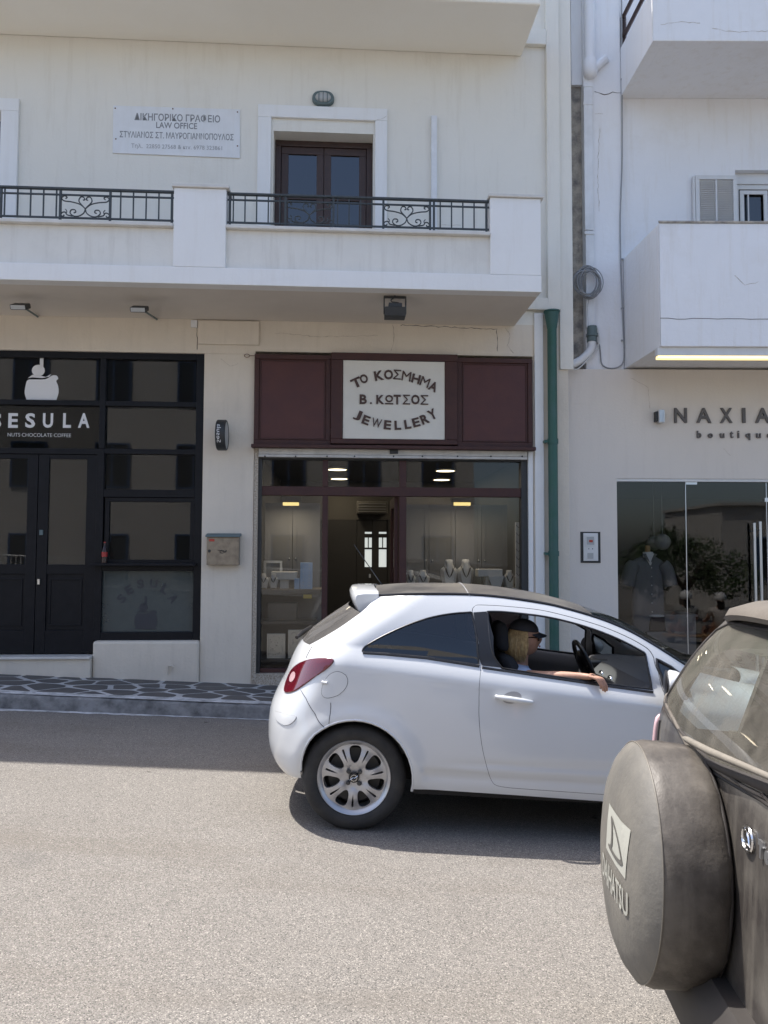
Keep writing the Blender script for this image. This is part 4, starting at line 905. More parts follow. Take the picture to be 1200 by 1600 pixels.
# small things glinting on the right shelf: rings on pads
rng = random.Random(5); xx0, xx1 = LF.xz(640, 920, .2)[0], LF.xz(812, 920, .2)[0]
for k in range(12):
    x = lerp(xx0, xx1, (k+.5)/12)+rng.uniform(-.02, .02); y = .17; t = Thing('ring_pad', 'small pad with rings in the front row of the right jewellery window', 'ring pad', LF, (x, y, zdR), 'ring pads along the front of the right jewellery window')
    mb = MB(); mb.box(x-.04, x+.04, y-.025, y+.025, zdR, zdR+.02+.01*(k % 3)); t.part('pad', mb, 'velvet' if k % 3 else 'blue_box', bev=.004)
    for j in (-1, 0, 1): mb = MB(); mb.tube([(x+j*.024+.008*math.cos(a), y, zdR+.034+.01*(k % 3)+.008*math.sin(a)) for a in [i*math.pi/4 for i in range(8)]], .0025, 4, closed=True); t.part('ring', mb, 'silver')
# left window: framed board, blue earring stand, blue box, tag, boxes, silver icons
a = LF.rect(412, 876, 441, 906, .48); t = Thing('framed_picture', 'silver framed board at the back of the upper shelf of the left window', 'frame', LF, (a[0], .48, a[2]))
mb = MB(); frame_ring(mb, a, .03, .47, .50); t.part('frame', mb, 'silver'); mb = MB(); mb.box(a[0]+.03, a[1]-.03, .485, .495, a[2]+.03, a[3]-.03); t.part('board', mb, 'paper')
mb = MB(); mb.box(a[0]+.08, a[1]-.08, .50, .53, zdL, a[3]-.1); t.part('strut', mb, 'cabinet')
a = LF.rect(469, 879, 488, 914, .24); t = Thing('earring_stand', 'tall pale blue earring stand in the left jewellery window', 'stand', LF, (a[0], .24, zdL))
mb = MB(); mb.hexa([(a[0], .22, zdL), (a[1], .22, zdL), (a[1], .30, zdL), (a[0], .30, zdL), (a[0], .26, a[3]), (a[1], .26, a[3]), (a[1], .29, a[3]), (a[0], .29, a[3])]); t.part('board', mb, 'blue_box', bev=.004)
for k in range(7):
    for j in (-1, 1): zz = lerp(zdL+.04, a[3]-.03, k/6); mb = MB(); mb.ball(((a[0]+a[1])/2+j*.035, .214+.04*k/6, zz), .007, .005, .007, 6); t.part('earring', mb, 'silver')
a = LF.rect(460, 904, 468, 914, .24); mb = MB(); mb.box(a[0], a[1], .22, .28, zdL, a[3]); Thing('jewellery_box', 'small pale blue box beside the tall earring stand', 'box', LF, (a[0], .22, zdL), mb=mb, mat='blue_box', bev=.004)
a = LF.rect(474, 929, 487, 935, .135); mb = MB(); mb.box(a[0], a[1], .132, .139, a[2], a[3]); Thing('price_tag', 'small yellow tag on the edge of the upper shelf in the left window', 'tag', LF, (a[0], .135, a[2]), mb=mb, mat='yellow_tag')
z2 = LF.xz(450, 971, .14)[1]; z3 = LF.xz(450, 1030, .14)[1]
a = LF.rect(419, 942, 464, 970, .35); mb = MB(); mb.box(a[0], a[1], .3, .5, z2, a[3]); Thing('jewellery_box', 'large beige box on the middle shelf of the left window', 'box', LF, (a[0], .3, z2), mb=mb, mat='cabinet', bev=.006)
for (p0, p1, p2, p3), lb in (((417, 990, 446, 1022), 'silver embossed icon in a frame, left one on the low shelf'), ((450, 984, 474, 1026), 'taller silver embossed icon, right one on the low shelf')):
    a = LF.rect(p0, p1, p2, p3, .22); t = Thing('silver_icon', lb, 'icon', LF, (a[0], .22, z3))
    mb = MB(); frame_ring(mb, (a[0], a[1], z3, a[3]), .022, .21, .235); t.part('frame', mb, 'silver', bev=.003)
    mb = MB(); mb.box(a[0]+.02, a[1]-.02, .222, .230, z3+.02, a[3]-.02)
    rg = random.Random(p0)
    for _ in range(26): mb.ball((rg.uniform(a[0]+.03, a[1]-.03), .221, rg.uniform(z3+.03, a[3]-.03)), rg.uniform(.006, .016), .005, rg.uniform(.006, .016), 6)
    t.part('relief', mb, 'silver')
# ceiling lights seen through the transoms
zc = kz_c+.05
for px, py, r in ((527, 734, .13), (530, 748.5, .13), (696, 736, .13), (690, 750, .13)):
    d = LF.i.to_3x3() @ ray(px, py); tt = (zc-.02-LF.c.z)/d.z; p = LF.c+d*tt
    if p.y > 4.1: p.y = 3.9
    t = Thing('ceiling_light', 'round lit ceiling light inside the jewellery shop', 'ceiling light', LF, (p.x, p.y, zc), 'round ceiling lights inside the jewellery shop')
    t.e['label'] = {(527, 734): 'round lit ceiling light behind the middle transom pane, nearer one', (530, 748.5): 'round lit ceiling light behind the middle transom pane, farther one', (696, 736): 'round lit ceiling light behind the right transom pane, nearer one', (690, 750): 'round lit ceiling light behind the right transom pane, farther one'}[(px, py)]
    mb = MB(); mb.lathe([(0, -.02), (r, -.02)], (p.x, p.y, zc), 'z', 24); t.part('lens', mb, 'lamp_on'); area_lamp(t, LF, (p.x, p.y, zc-.03), .2, 1.6); mb = MB(); mb.lathe([(r, -.021), (r+.02, -.021), (r+.02, 0)], (p.x, p.y, zc), 'z', 24); t.part('rim', mb, 'alu_white')
for k, (px, py) in enumerate(((792, 732.5), (784, 741), (777, 749))):
    d = LF.i.to_3x3() @ ray(px, py); tt = (zc-.01-LF.c.z)/d.z; p = LF.c+d*tt; p.y = min(p.y, 4.0)
    mb = MB(); mb.lathe([(0, -.012), (.035, -.012), (.04, 0)], (p.x, p.y, zc), 'z', 16)
    Thing('spotlight', ('small orange ceiling spotlight, nearest of the row of three', 'small orange ceiling spotlight, middle of the row of three', 'small orange ceiling spotlight, farthest of the row of three')[k], 'spotlight', LF, (p.x, p.y, zc), 'small spotlights inside the jewellery shop', mb=mb, mat='spot_on')
for a, b, lb in ((442, 467, 'lit tube lamp at the top of the left jewellery window'), (709, 735, 'lit tube lamp at the top of the right jewellery window')):
    q = LF.rect(a, 785, b, 790, .3); t = Thing('display_lamp', lb, 'display lamp', LF, (q[0], .3, q[3])); mb = MB(); mb.box(q[0], q[1], .28, .32, q[2], q[3]); t.part('tube', mb, 'tube_on', bev=.005); area_lamp(t, LF, ((q[0]+q[1])/2, .3, q[2]-.01), .25, 1.6); mb = MB(); mb.box(q[0]-.03, q[1]+.03, .27, .33, q[3]+.001, zb1); t.part('fitting', mb, 'room_wall')
# air conditioner over the inner door, inner door whose panes glow in place of brightness behind
q = LF.rect(557, 783, 606, 803, 3.3); t = Thing('air_conditioner', 'wall air conditioner over the inner door of the jewellery shop', 'air conditioner', LF, (q[0], 3.3, q[2]))
mb = MB(); mb.box(q[0], q[1], 3.3, 3.6, q[2], q[3]); t.part('housing', mb, 'room_wall', bev=.02)
for k in range(4): mb = MB(); zz = lerp(q[2]+.03, q[3]-.05, k/3); mb.box(q[0]+.03, q[1]-.03, 3.285, 3.299, zz, zz+.012); t.part('louvre', mb, 'curtain')
mb = MB(); q2 = LF.rect(512, 800, 625, 812, 3.6); mb.box(xk0, xk1, 3.6, 3.7, q2[2], zc); B.part('partition', mb, 'room_wall'); pz = q2[2]
x0 = LF.xz(557, 850, 3.6)[0]; x1 = LF.xz(606, 850, 3.6)[0]
mb = MB(); mb.box(xk0, x0, 3.6, 3.7, kb, pz-.001); mb.box(x1, xk1, 3.6, 3.7, kb, pz-.001); B.part('partition', mb, 'room_dark')
t = Thing('inner_door', 'dark inner double door with arched panes given a glow of their own', 'door', LF, (x0, 3.6, kb)); xm = (x0+x1)/2
for s, (pa, pb) in ((0, (570, 581)), (1, (592, 604))):
    u = LF.rect(pa, 840, pb, 886, 3.6); u2 = LF.rect(pa, 831, pb, 834, 3.6); a, b = (x0+.004, xm-.003) if s == 0 else (xm+.003, x1-.004)
    mb = MB(); mb.box(a, b, 3.62, 3.66, u2[3], pz-.003); mb.box(a, b, 3.62, 3.66, kb, u[2]); mb.box(a, u[0], 3.62, 3.66, u[2], u2[3]); mb.box(u[1], b, 3.62, 3.66, u[2], u2[3]); mb.box(u[0], u[1], 3.621, 3.659, u[3], u2[2]); t.part('door_leaf', mb, 'room_dark')
    for w in (u, u2): mb = MB(); mb.box(w[0], w[1], 3.645, 3.65, w[2], w[3]); t.part('pane', mb, 'pane_glow')
    mb = MB(); xx = lerp(u[0], u[1], .5); mb.box(xx-.008, xx+.008, 3.63, 3.644, lerp(u[2], u[3], .6), u[3]); mb.box(u[0], u[1], 3.631, 3.643, lerp(u[2], u[3], .6), lerp(u[2], u[3], .6)+.03); t.part('glazing_bar', mb, 'room_dark')
p = LF.xz(578, 900, 3.6); mb = MB(); mb.box(p[0]-.015, p[0]+.015, 3.60, 3.619, p[1]-.03, p[1]+.03); t.part('lock', mb, 'silver')

# ================================================================== right building
XB0 = RF.xz(897, 300)[0]; XB1 = 9.5
BT = Thing('white_building', 'white building with the boutique below and plain solid balconies above', 'building', RF, (0, 0, 0))
YLW = -.14                                        # lower wall stands proud of the upper one
zLW = RF.xz(950, 577, YLW)[1]; XL0 = RF.xz(889, 800, YLW)[0]
wx0, _, _, wz1 = RF.rect(965, 748, 1190, 1000, YLW); wx1 = RF.xz(1330, 800, YLW)[0]; gz = -0.55
mb = MB(); mb.box(XL0, wx0, YLW, .3, gz, wz1); BT.part('wall', mb, 'plaster_boutique')
mb = MB(); mb.box(XL0, XB1, YLW, .3, wz1, zLW); BT.part('wall', mb, 'plaster_boutique')
mb = MB(); mb.box(wx1, XB1, YLW, .3, gz, wz1); BT.part('wall', mb, 'plaster_boutique')
xp0 = RF.xz(869, 800, YLW-.06)[0]; xp1 = RF.xz(889.5, 800, YLW-.06)[0]
mb = MB(); mb.box(xp0, xp1, YLW-.06, .3, gz, RF.xz(880, 578, YLW)[1]); BT.part('pilaster', mb, 'plaster_white', bev=.006)
q = RF.rect(892, 605, 918, 631, YLW); mb = MB(); mb.box(q[0], q[1], YLW-.004, YLW+.01, q[2], q[3]); BT.part('wall_hatch', mb, 'plaster_boutique')
# upper wall: the column strip is proud, then the window wall
xcl0 = RF.xz(913, 300, -.06)[0]; xcl1 = RF.xz(972, 300, -.06)[0]; HT = 10.6
wwx0, _, wwz0, wwz1 = RF.rect(1150, 266, 1300, 420, 0); wwx1 = wwx0+1.25
mb = MB(); mb.box(xcl0, xcl1, -.06, .3, zLW-.05, HT); BT.part('wall', mb, 'plaster_white2', bev=.008)
mb = MB(); mb.box(XB0-.02, xcl0, .05, .3, zLW-.05, HT); BT.part('joint_strip', mb, 'crumble')
pcx = RF.xz(925, 60, -.09)[0]; zcb = RF.xz(925, 128, -.06)[1]
mb = MB(); mb.box(XB0-.02, xcl0+.001, .0, .05, zcb, HT); BT.part('joint_cover', mb, 'plaster_white2')
mb = MB(); mb.box(xcl1, wwx0, 0, .3, zLW-.05, HT); mb.box(wwx0, wwx1, 0, .3, wwz1, HT); mb.box(wwx0, wwx1, 0, .3, zLW-.05, wwz1-1.2); mb.box(wwx1, XB1, 0, .3, zLW-.05, HT); BT.part('wall', mb, 'plaster_white2')
mb = MB(); mb.box(XB1-.3, XB1, .3, 8, gz, HT); mb.box(XB0-.02, XB1, 8, 8.2, gz, HT); mb.box(XB0-.02, XB0+.1, .3, 8, gz, HT); BT.part('wall', mb, 'plaster_white2')
mb = MB(); mb.box(XB0+.1, XB1-.3, .3, 7.9, HT-.3, HT-.1); BT.part('roof', mb, 'plaster_white2')
mb = MB(); mb.box(XB0+.1, XB1-.3, .3, 7.9, zLW-.04, zLW+.06); BT.part('floor_slab', mb, 'room_dark')
mb = MB(); mb.box(XB0+.1, XB1-.3, 2.4, 2.5, zLW+.1, HT-.4); BT.part('inner_wall', mb, 'room_dark')
# balconies
def rbalcony(pxl, pyt, pyb, yf, label, side_px):
    x0 = RF.xz(pxl, 400, yf)[0]; zb = RF.xz(1100, pyb, yf)[1]; zt = RF.xz(1100, pyt, yf)[1] if pyt > -900 else zb+1.0
    xs = xcl1+.002
    mb = MB(); mb.prism([(x0+.02, yf+.01), (XB1-.2, yf+.01), (XB1-.2, -.002), (xs+.02, -.002)], zb, zb+.16, 'z'); b = BT.part('balcony', mb, 'plaster_white2', label=label, bev=.004)
    k = .13
    mb = MB(); mb.prism([(x0, yf-.006), (XB1-.2, yf-.006), (XB1-.2, yf+k), (x0+k*.9, yf+k)], zb-.004, zt, 'z'); BT.part('front_wall', mb, 'plaster_white2', parent=b, bev=.008)
    if side_px:
        mb = MB(); mb.prism([(x0, yf), (x0+k, yf+k+.002), (xs+k, -.002), (xs, -.002)], zb-.003, zt-.002, 'z'); BT.part('side_wall', mb, 'plaster_white2', parent=b, bev=.006)
    return b, x0, zb, zt
RY = -1.10
b, rx0, rzb, rzt = rbalcony(1030, 349, 541, RY, 'lower solid white balcony', True)
mb = MB(); mb.prism([(rx0-.012, RY-.02), (XB1-.2, RY-.02), (XB1-.2, RY+.15), (rx0+.11, RY+.15)], rzt+.001, rzt+.02, 'z'); BT.part('coping', mb, 'crumble', parent=b)
# horizontal crack line
zc_ = RF.xz(1100, 498, RY-.008)[1]; mb = MB(); rg = random.Random(2); pts = [(rx0+.0+i*.09, RY-.007, zc_+rg.uniform(-.006, .006)) for i in range(34)]; mb.tube(pts, .0035, 4); BT.part('crack', mb, 'letter_grey', parent=b)
b2, ux0, uzb, uzt = rbalcony(1025, -1000, 64, RY, 'upper solid white balcony', False)
# upper balcony: side is solid low with brown rails above
mb = MB(); zs = uzb+.62; mb.prism([(ux0, RY), (ux0+.13, RY+.132), (xcl1+.132, -.002), (xcl1+.002, -.002)], uzb-.003, zs, 'z'); BT.part('side_wall', mb, 'plaster_white2', parent=b2, bev=.006)
t = Thing('brown_railing', 'dark brown metal rails on the side of the upper white balcony', 'railing', RF, (ux0, RY, zs))
for zz in (zs+.16, zs+.42):
    mb = MB(); mb.tube([(ux0+.04, RY+.06, zz), (xcl1+.05, -.01, zz)], .028, 4); t.part('rail', mb, 'door_wood')
mb = MB(); mb.tube([(ux0+.05, RY+.1, zs), (ux0+.05, RY+.1, zs+.45)], .028, 4); t.part('post', mb, 'door_wood'); mb = MB(); mb.tube([(xcl1+.06, -.03, zs), (xcl1+.06, -.03, zs+.45)], .028, 4); t.part('post', mb, 'door_wood')
# window and shutter behind the lower balcony
mb = MB(); frame_ring(mb, (wwx0+.03, wwx1-.03, wwz1-1.17, wwz1-.14), .06, .10, .16); mb.box(wwx0+.001, wwx1-.001, .08, .18, wwz1-.14, wwz1-.001); wf = BT.part('window', mb, 'alu_white', bev=.004)
q = RF.rect(1155, 300, 1198, 420, .12); mb = MB(); frame_ring(mb, (q[0], q[1], wwz1-1.1, q[3]), .05, .075, .098); xx = lerp(q[0], q[1], .3); mb.box(xx-.008, xx+.008, .078, .095, wwz1-1.0, q[3]-.05); BT.part('sash', mb, 'alu_white', parent=wf, bev=.003)
mb = MB(); mb.box(wwx0+.08, wwx1-.08, .12, .125, wwz1-1.1, wwz1-.2); BT.part('pane', mb, 'glass_blue', parent=wf)
q = RF.rect(1084, 274, 1153, 420, -.06); t = Thing('window_shutter', 'white louvred shutter folded back on the wall above the lower balcony', 'shutter', RF, (q[0], -.06, wwz1-1.15)); zq = wwz1-1.15
mb = MB(); frame_ring(mb, (q[0]+.03, q[1], zq, q[3]), .05, -.065, -.03); xx = (q[0]+.03+q[1])/2; mb.box(xx-.01, xx+.01, -.062, -.033, zq+.05, q[3]-.05); mb.box(q[0], q[0]+.026, -.06, -.02, zq, q[3]-.01); t.part('frame', mb, 'alu_white', bev=.004)
zz = zq+.06; first = None
while zz < q[3]-.07:
    if first is None:
        mb = MB(); mb.hexa([(q[0]+.08, -.058, zz), (q[1]-.05, -.058, zz), (q[1]-.05, -.038, zz+.014), (q[0]+.08, -.038, zz+.014), (q[0]+.08, -.058, zz+.006), (q[1]-.05, -.058, zz+.006), (q[1]-.05, -.038, zz+.02), (q[0]+.08, -.038, zz+.02)]); first = t.part('slat', mb, 'alu_white'); z00 = zz
    else:
        o = first.copy(); COL.objects.link(o); o.location.z += zz-z00
    zz += .024
mb = MB(); mb.box(q[0]+.08, q[1]-.05, -.036, -.031, zq+.05, q[3]-.05); t.part('backing', mb, 'alu_white')
# lit strip lamp below the balcony
q = RF.rect(1027, 548, 1400, 561, RY+.04); t = Thing('strip_lamp', 'long lit yellowish strip lamp fixed below the white balcony', 'strip lamp', RF, (q[0], RY+.04, rzb))
mb = MB(); mb.box(q[0], q[1], RY+.03, RY+.11, q[2]+.034, rzb-.003); t.part('housing', mb, 'alu_white', bev=.003)
mb = MB(); mb.box(q[0]+.004, q[1], RY+.034, RY+.106, q[2]-.0, q[2]+.033); t.part('tube', mb, 'tube_on', bev=.006)
# boutique sign letters
t = Thing('boutique_sign', 'dark raised letters of the boutique name on the pale wall', 'sign', RF, (RF.xz(1053, 665, YLW)[0], YLW, RF.xz(1053, 690, YLW)[1]))
for ch, a, b in (('N', 1054, 1073.5), ('A', 1088.5, 1111.5), ('X', 1125.5, 1144.5), ('I', 1160, 1165), ('A', 1180.5, 1203.5)):
    q = RF.rect(a, 637.3, b, 660.6, YLW-.02); mb = MB(); add_text(mb, ch, q[0], q[1], q[2], q[3], YLW-.012, .022, .018*(q[3]-q[2])); t.part('letter', mb, 'letter_grey')
for ch, a, b, c_, d in (('b', 1089.5, 1096, 673, 684.3), ('o', 1106.5, 1114, 677, 684.3), ('u', 1125.5, 1132, 677, 684.3), ('t', 1141, 1146, 674, 684.3), ('i', 1153, 1155.3, 673, 684.3), ('q', 1165.5, 1172.5, 677, 687.3), ('u', 1182, 1189, 677, 684.3), ('e', 1199, 1206.5, 677, 684.3)):
    q = RF.rect(a, c_, b, d, YLW-.02); mb = MB(); add_text(mb, ch, q[0], q[1], q[2], q[3], YLW-.012, .022, .015*(q[3]-q[2])); t.part('letter', mb, 'letter_grey')
q = RF.rect(1023, 640, 1038, 660.5, YLW-.09); t = Thing('sign_spotlight', 'small silvery spotlight box on the wall left of the boutique letters', 'spotlight', RF, (q[0], YLW, q[2]))
mb = MB(); mb.box(q[0]+.045, q[1], YLW-.10, YLW-.03, q[2], q[3]); t.part('housing', mb, 'alu', bev=.006); mb = MB(); mb.box(q[0]+.02, q[0]+.044, YLW-.08, YLW-.001, q[2]+.02, q[3]-.02); t.part('bracket', mb, 'iron_dark')
for k in range(4): mb = MB(); x = lerp(q[0]+.06, q[1]-.01, k/3); mb.box(x-.004, x+.004, YLW-.112, YLW-.101, q[2]+.01, q[3]-.01); t.part('fin', mb, 'alu')
# intercom
q = RF.rect(907, 831, 938, 879.5, YLW); t = Thing('meter_panel', 'white meter panel in a black recess on the wall left of the boutique window', 'meter panel', RF, (q[0], YLW, q[2]))
mb = MB(); frame_ring(mb, q, .012, YLW-.008, YLW+.004); mb.box(q[0]+.012, q[1]-.012, YLW-.003, YLW+.002, q[2]+.012, q[3]-.012); t.part('recess', mb, 'iron_dark')
w = RF.rect(911, 833, 934, 876.5, YLW); mb = MB(); mb.box(w[0], w[1], YLW-.02, YLW-.0035, w[2], w[3]); t.part('cover', mb, 'alu_white', bev=.006)
w = RF.rect(914.5, 837, 930, 853, YLW-.02); mb = MB(); frame_ring(mb, w, .014, YLW-.028, YLW-.0205); t.part('window_frame', mb, 'alu_white', bev=.002); mb = MB(); mb.box(w[0]+.016, w[1]-.016, YLW-.024, YLW-.0205, w[2]+.016, w[3]-.016); t.part('window', mb, 'lamp_lens')
w = RF.rect(919, 841, 926, 848, YLW-.02); mb = MB(); mb.box(w[0]+.01, w[1], YLW-.0265, YLW-.0245, w[2]+.005, w[3]-.02); t.part('meter_dial', mb, 'red_print')
w = RF.rect(918, 864, 927, 873, YLW-.02); mb = MB(); frame_ring(mb, w, .012, YLW-.026, YLW-.0205); mb.box(w[0]+.012, w[1]-.012, YLW-.023, YLW-.0205, w[2]+.012, w[3]-.012); t.part('small_cover', mb, 'lamp_lens')
for px in (920, 926): p = RF.xz(px, 857.5, YLW-.02); mb = MB(); mb.ball((p[0], YLW-.021, p[1]), .007, .004, .007, 6); t.part('screw', mb, 'iron_dark')
# white PVC pipe, duct, cables in the joint
def rp(px, py, y=-.10): a = RF.xz(px, py, y); return Vector((a[0], y, a[1]))
t = Thing('white_soil_pipe', 'thick white painted pipe ending in a bulge high between the buildings', 'pipe', RF, rp(921, 120))
mb = MB(); p = rp(922, 105); mb.tube([(p.x, -.09, HT-.2), (p.x, -.09, p.z+.02)], .068, 16); t.part('pipe', mb, 'plaster_white2', smooth=40)
mb = MB(); mb.tube(smooth_line([(p.x, -.09, p.z+.10), (p.x, -.09, p.z-.02), (p.x+.02, -.09, p.z-.13)], 4), [.076, .082, .088, .09, .09, .088, .082, .07, .04], 16); mb.tube([(p.x+.02, -.09, p.z-.04), tuple(rp(946, 92, -.09)), tuple(rp(949, 97, -.06))], [.06, .052, .03], 12); t.part('bulge', mb, 'plaster_white2', smooth=50)
q = RF.rect(913.5, 130, 927, 512, -.10); t = Thing('cable_duct', 'long white square duct running down the joint between the buildings', 'cable duct', RF, (q[0], -.06, q[2]))
zcut = RF.xz(920, 360, -.1)[1]
mb = MB(); mb.box(q[0], q[1], -.11, -.061, zcut+.003, q[3]); t.part('duct_length', mb, 'pvc_white', bev=.004); mb = MB(); mb.box(q[0]+.008, q[1]+.006, -.105, -.061, q[2], zcut-.003); t.part('duct_length', mb, 'pvc_white', bev=.004)
for py in (130, 158, 360): z = RF.xz(920, py+4, -.1)[1]; mb = MB(); mb.box(q[0]-.006, q[1]+.006, -.116, -.061, z-.02, z+.02); t.part('clip', mb, 'pvc_white', bev=.003)
t = Thing('cable_coil', 'coil of grey cable hanging on the white duct', 'cable coil', RF, rp(921, 441, -.16)); rg = random.Random(9)
for k in range(12):
    c = rp(921+rg.uniform(-5, 4), 441+rg.uniform(-4, 4), -.14-.008*k); rx_, rz_ = (20+rg.uniform(-5, 3))*.0077, (24+rg.uniform(-6, 3))*.0077
    mb = MB(); ph = rg.uniform(0, 6); mb.tube([(c.x+rx_*math.cos(a+ph), c.y+.012*math.sin(a*2+ph), c.z+rz_*math.sin(a+ph)) for a in [i*2*math.pi/28 for i in range(28)]], .0062, 6, closed=True); t.part('loop', mb, 'cable_grey', smooth=60)
t = Thing('junction_fittings', 'grey pipe fittings and bent white elbow at the foot of the joint', 'pipe fitting', RF, rp(924, 560))
mb = MB(); mb.tube([tuple(rp(925, 510)), tuple(rp(925, 534))], .06, 12); mb.lathe([(.06, -.015), (.072, -.015), (.072, .015), (.06, .015)], tuple(rp(925, 524)), 'z', 14); t.part('collar', mb, 'lamp_grey', smooth=40)
mb = MB(); mb.tube(smooth_line([tuple(rp(925, 534)), tuple(rp(922, 548)), tuple(rp(908, 562, -.13)), tuple(rp(893, 570, -.16))], 4), .05, 12); t.part('elbow', mb, 'pvc_white', smooth=40)
mb = MB(); mb.tube(smooth_line([tuple(rp(933, 512)), tuple(rp(936, 530)), tuple(rp(931, 548)), tuple(rp(905, 575, -.2)), tuple(rp(895, 576, -.22))], 5), .008, 6); t.part('cable', mb, 'cable_white')
mb = MB(); mb.tube(smooth_line([tuple(rp(921, 465)), tuple(rp(918, 480)), tuple(rp(919, 512))], 5), .007, 6); t.part('cable', mb, 'cable_grey')
t = Thing('wall_cable', 'grey cable running down the white corner and looping at the ledge', 'cable', RF, rp(972, 300))
mb = MB(); y = -.075
pts = [(971, -30), (971.5, 60), (972, 160), (972, 250), (970, 310), (969, 350), (970, 415), (972, 470), (974, 520), (975.5, 545), (974, 565), (965, 574), (950, 575), (940, 568), (938, 550), (936, 538), (930, 535)]
mb.tube(smooth_line([tuple(rp(a, b, y)) for a, b in pts], 5), .0085, 6); t.part('cable', mb, 'cable_grey', smooth=60)
for py in (84, 124, 405, 482, 532): p = rp(972, py, -.07); mb = MB(); mb.box(p.x-.014, p.x+.014, -.082, -.061, p.z-.008, p.z+.008); t.part('clip', mb, 'cable_grey')
# ================================================================== boutique glazing
t = Thing('boutique_shopfront', 'frameless glass front of the boutique with a pair of long steel handles', 'shopfront', RF, (wx0, 0, gz)); yg = YLW+.05
z1 = wz1-.035
mb = MB(); mb.box(wx0, wx1, YLW+.01, YLW+.09, z1, wz1-.001); t.part('header_rail', mb, 'alu_white', bev=.003)
xg = [wx0+.004, RF.xz(1072.5, 850, yg)[0], RF.xz(1199, 850, yg)[0], wx1-.004]
for i in range(3):
    mb = MB(); mb.box(xg[i]+.005, xg[i+1]-.005, yg, yg+.010, gz+.2, z1-.001); t.part('pane', mb, 'glass_shop')
for i in (1, 2):
    mb = MB(); mb.box(xg[i]-.004, xg[i]+.004, yg-.001, yg+.011, gz+.2, z1-.002); t.part('seam', mb, 'alu')
for (a, b, c_, d) in ((1071, 753, 1089, 757), (1195, 778, 1201, 784)):
    q = RF.rect(a, b, c_, d, yg-.01); mb = MB(); mb.box(q[0], q[1], yg-.012, yg+.022, q[2], q[3]); t.part('clamp', mb, 'alu')
for a, b, top, yy in ((1178, 1182, 817, yg-.07), (1187, 1191.5, 815, yg-.07)):
    q = RF.rect(a, top, b, 960, yy); xc_ = (q[0]+q[1])/2; mb = MB(); mb.tube([(xc_, yy, q[3]), (xc_, yy, -.05)], .017, 12)
    for zz in (q[3]-.1, .2): mb.tube([(xc_, yy, zz), (xc_, yg-.001, zz)], .01, 8)
    t.part('handle', mb, 'alu', smooth=40)
mb = MB(); mb.box(wx0, wx1, YLW-.01, .3, gz-.3, gz+.195); BT.part('threshold', mb, 'marble')
for nm, b, m in (('back_wall', (XB0+.2, XB1-.4, 5.0, 5.1, gz, zLW-.06), 'room_dark'), ('side_wall', (wx0-.4, wx0-.3, .31, 5, gz, zLW-.06), 'room_dark'), ('side_wall', (XB1-.5, XB1-.4, .31, 5, gz, zLW-.06), 'room_dark'), ('room_floor', (wx0-.3, XB1-.5, .31, 5, gz+.1, gz+.2), 'room_floor'), ('ceiling', (wx0-.3, XB1-.5, .31, 5, wz1+.1, wz1+.2), 'room_dark')):
    mb = MB(); mb.box(*b); BT.part(nm, mb, m)
# shirt on a bust stand
YM = .42
def M_(px, py, y=YM): a = RF.xz(px, py, y); return a
c = M_(1013, 920); fl = gz+.2
t = Thing('shop_mannequin', 'headless mannequin in a dark short-sleeved shirt over a white tee in the boutique window', 'mannequin', RF, (c[0], YM, fl))
prof = [(1060, .20), (1030, .21), (985, .215), (940, .20), (905, .20), (885, .21), (876, .19), (871, .12), (868, .07)]
mb = MB(); rings = []
for py, hw in prof:
    z = M_(1013, py)[1]; n = 24
    for k in range(n):
        a = 2*math.pi*k/n; fold = 1+.03*math.sin(6*a+z*9) if py > 900 else 1
        mb.v.append(Vector((c[0]+hw*math.cos(a)*fold, YM+.45*hw*math.sin(a)*fold+.02, z)))
n = 24
for i in range(len(prof)-1):
    for k in range(n): mb.f.append((i*n+k, i*n+(k+1) % n, (i+1)*n+(k+1) % n, (i+1)*n+k))
for s in (-1, 1):
    sh = (c[0]+s*.17, YM, M_(1013, 881)[1]); el = (c[0]+s*.275, YM-.02, M_(1013, 915)[1]); mb.tube(smooth_line([sh, (c[0]+s*.235, YM-.01, M_(0+1013, 893)[1]), el], 4), [.085, .09, .095, .095, .095, .093, .092, .09, .088], 12, caps=False)
t.part('shirt', mb, 'shirt_grey', smooth=60)
mb = MB(); zz = M_(1013, 866)[1]; mb.prism([(c[0]-.065, zz+.01), (c[0]+.055, zz+.01), (c[0]+.01, zz-.14), (c[0]-.005, zz-.14)], YM-.085, YM-.03); mb.lathe([(.065, -.04), (.062, .03)], (c[0]-.005, YM-.02, zz), 'z', 18); t.part('tee', mb, 'tee_white', smooth=40)
for s in (-1, 1):
    mb = MB(); mb.hexa([(c[0]+s*.01, YM-.10, zz-.10), (c[0]+s*.055, YM-.085, zz-.055), (c[0]+s*.05, YM-.075, zz-.055), (c[0]+s*.005, YM-.09, zz-.10), (c[0]+s*.055, YM-.09, zz+.01), (c[0]+s*.095, YM-.07, zz+.0), (c[0]+s*.09, YM-.06, zz+.0), (c[0]+s*.05, YM-.08, zz+.01)]); t.part('collar', mb, 'shirt_grey')
mb = MB(); mb.lathe([(.035, 0), (.032, .06), (.03, .08), (0, .085)], (c[0]-.01, YM-.02, zz+.03), 'z', 14); t.part('neck_cap', mb, 'wood_neck', smooth=50)
for k in range(6): z = lerp(zz-.17, M_(1013, 955)[1], k/5); mb = MB(); mb.ball((c[0]+.01, YM-.102, z), .008, .004, .008, 8); t.part('button', mb, 'tee_white')
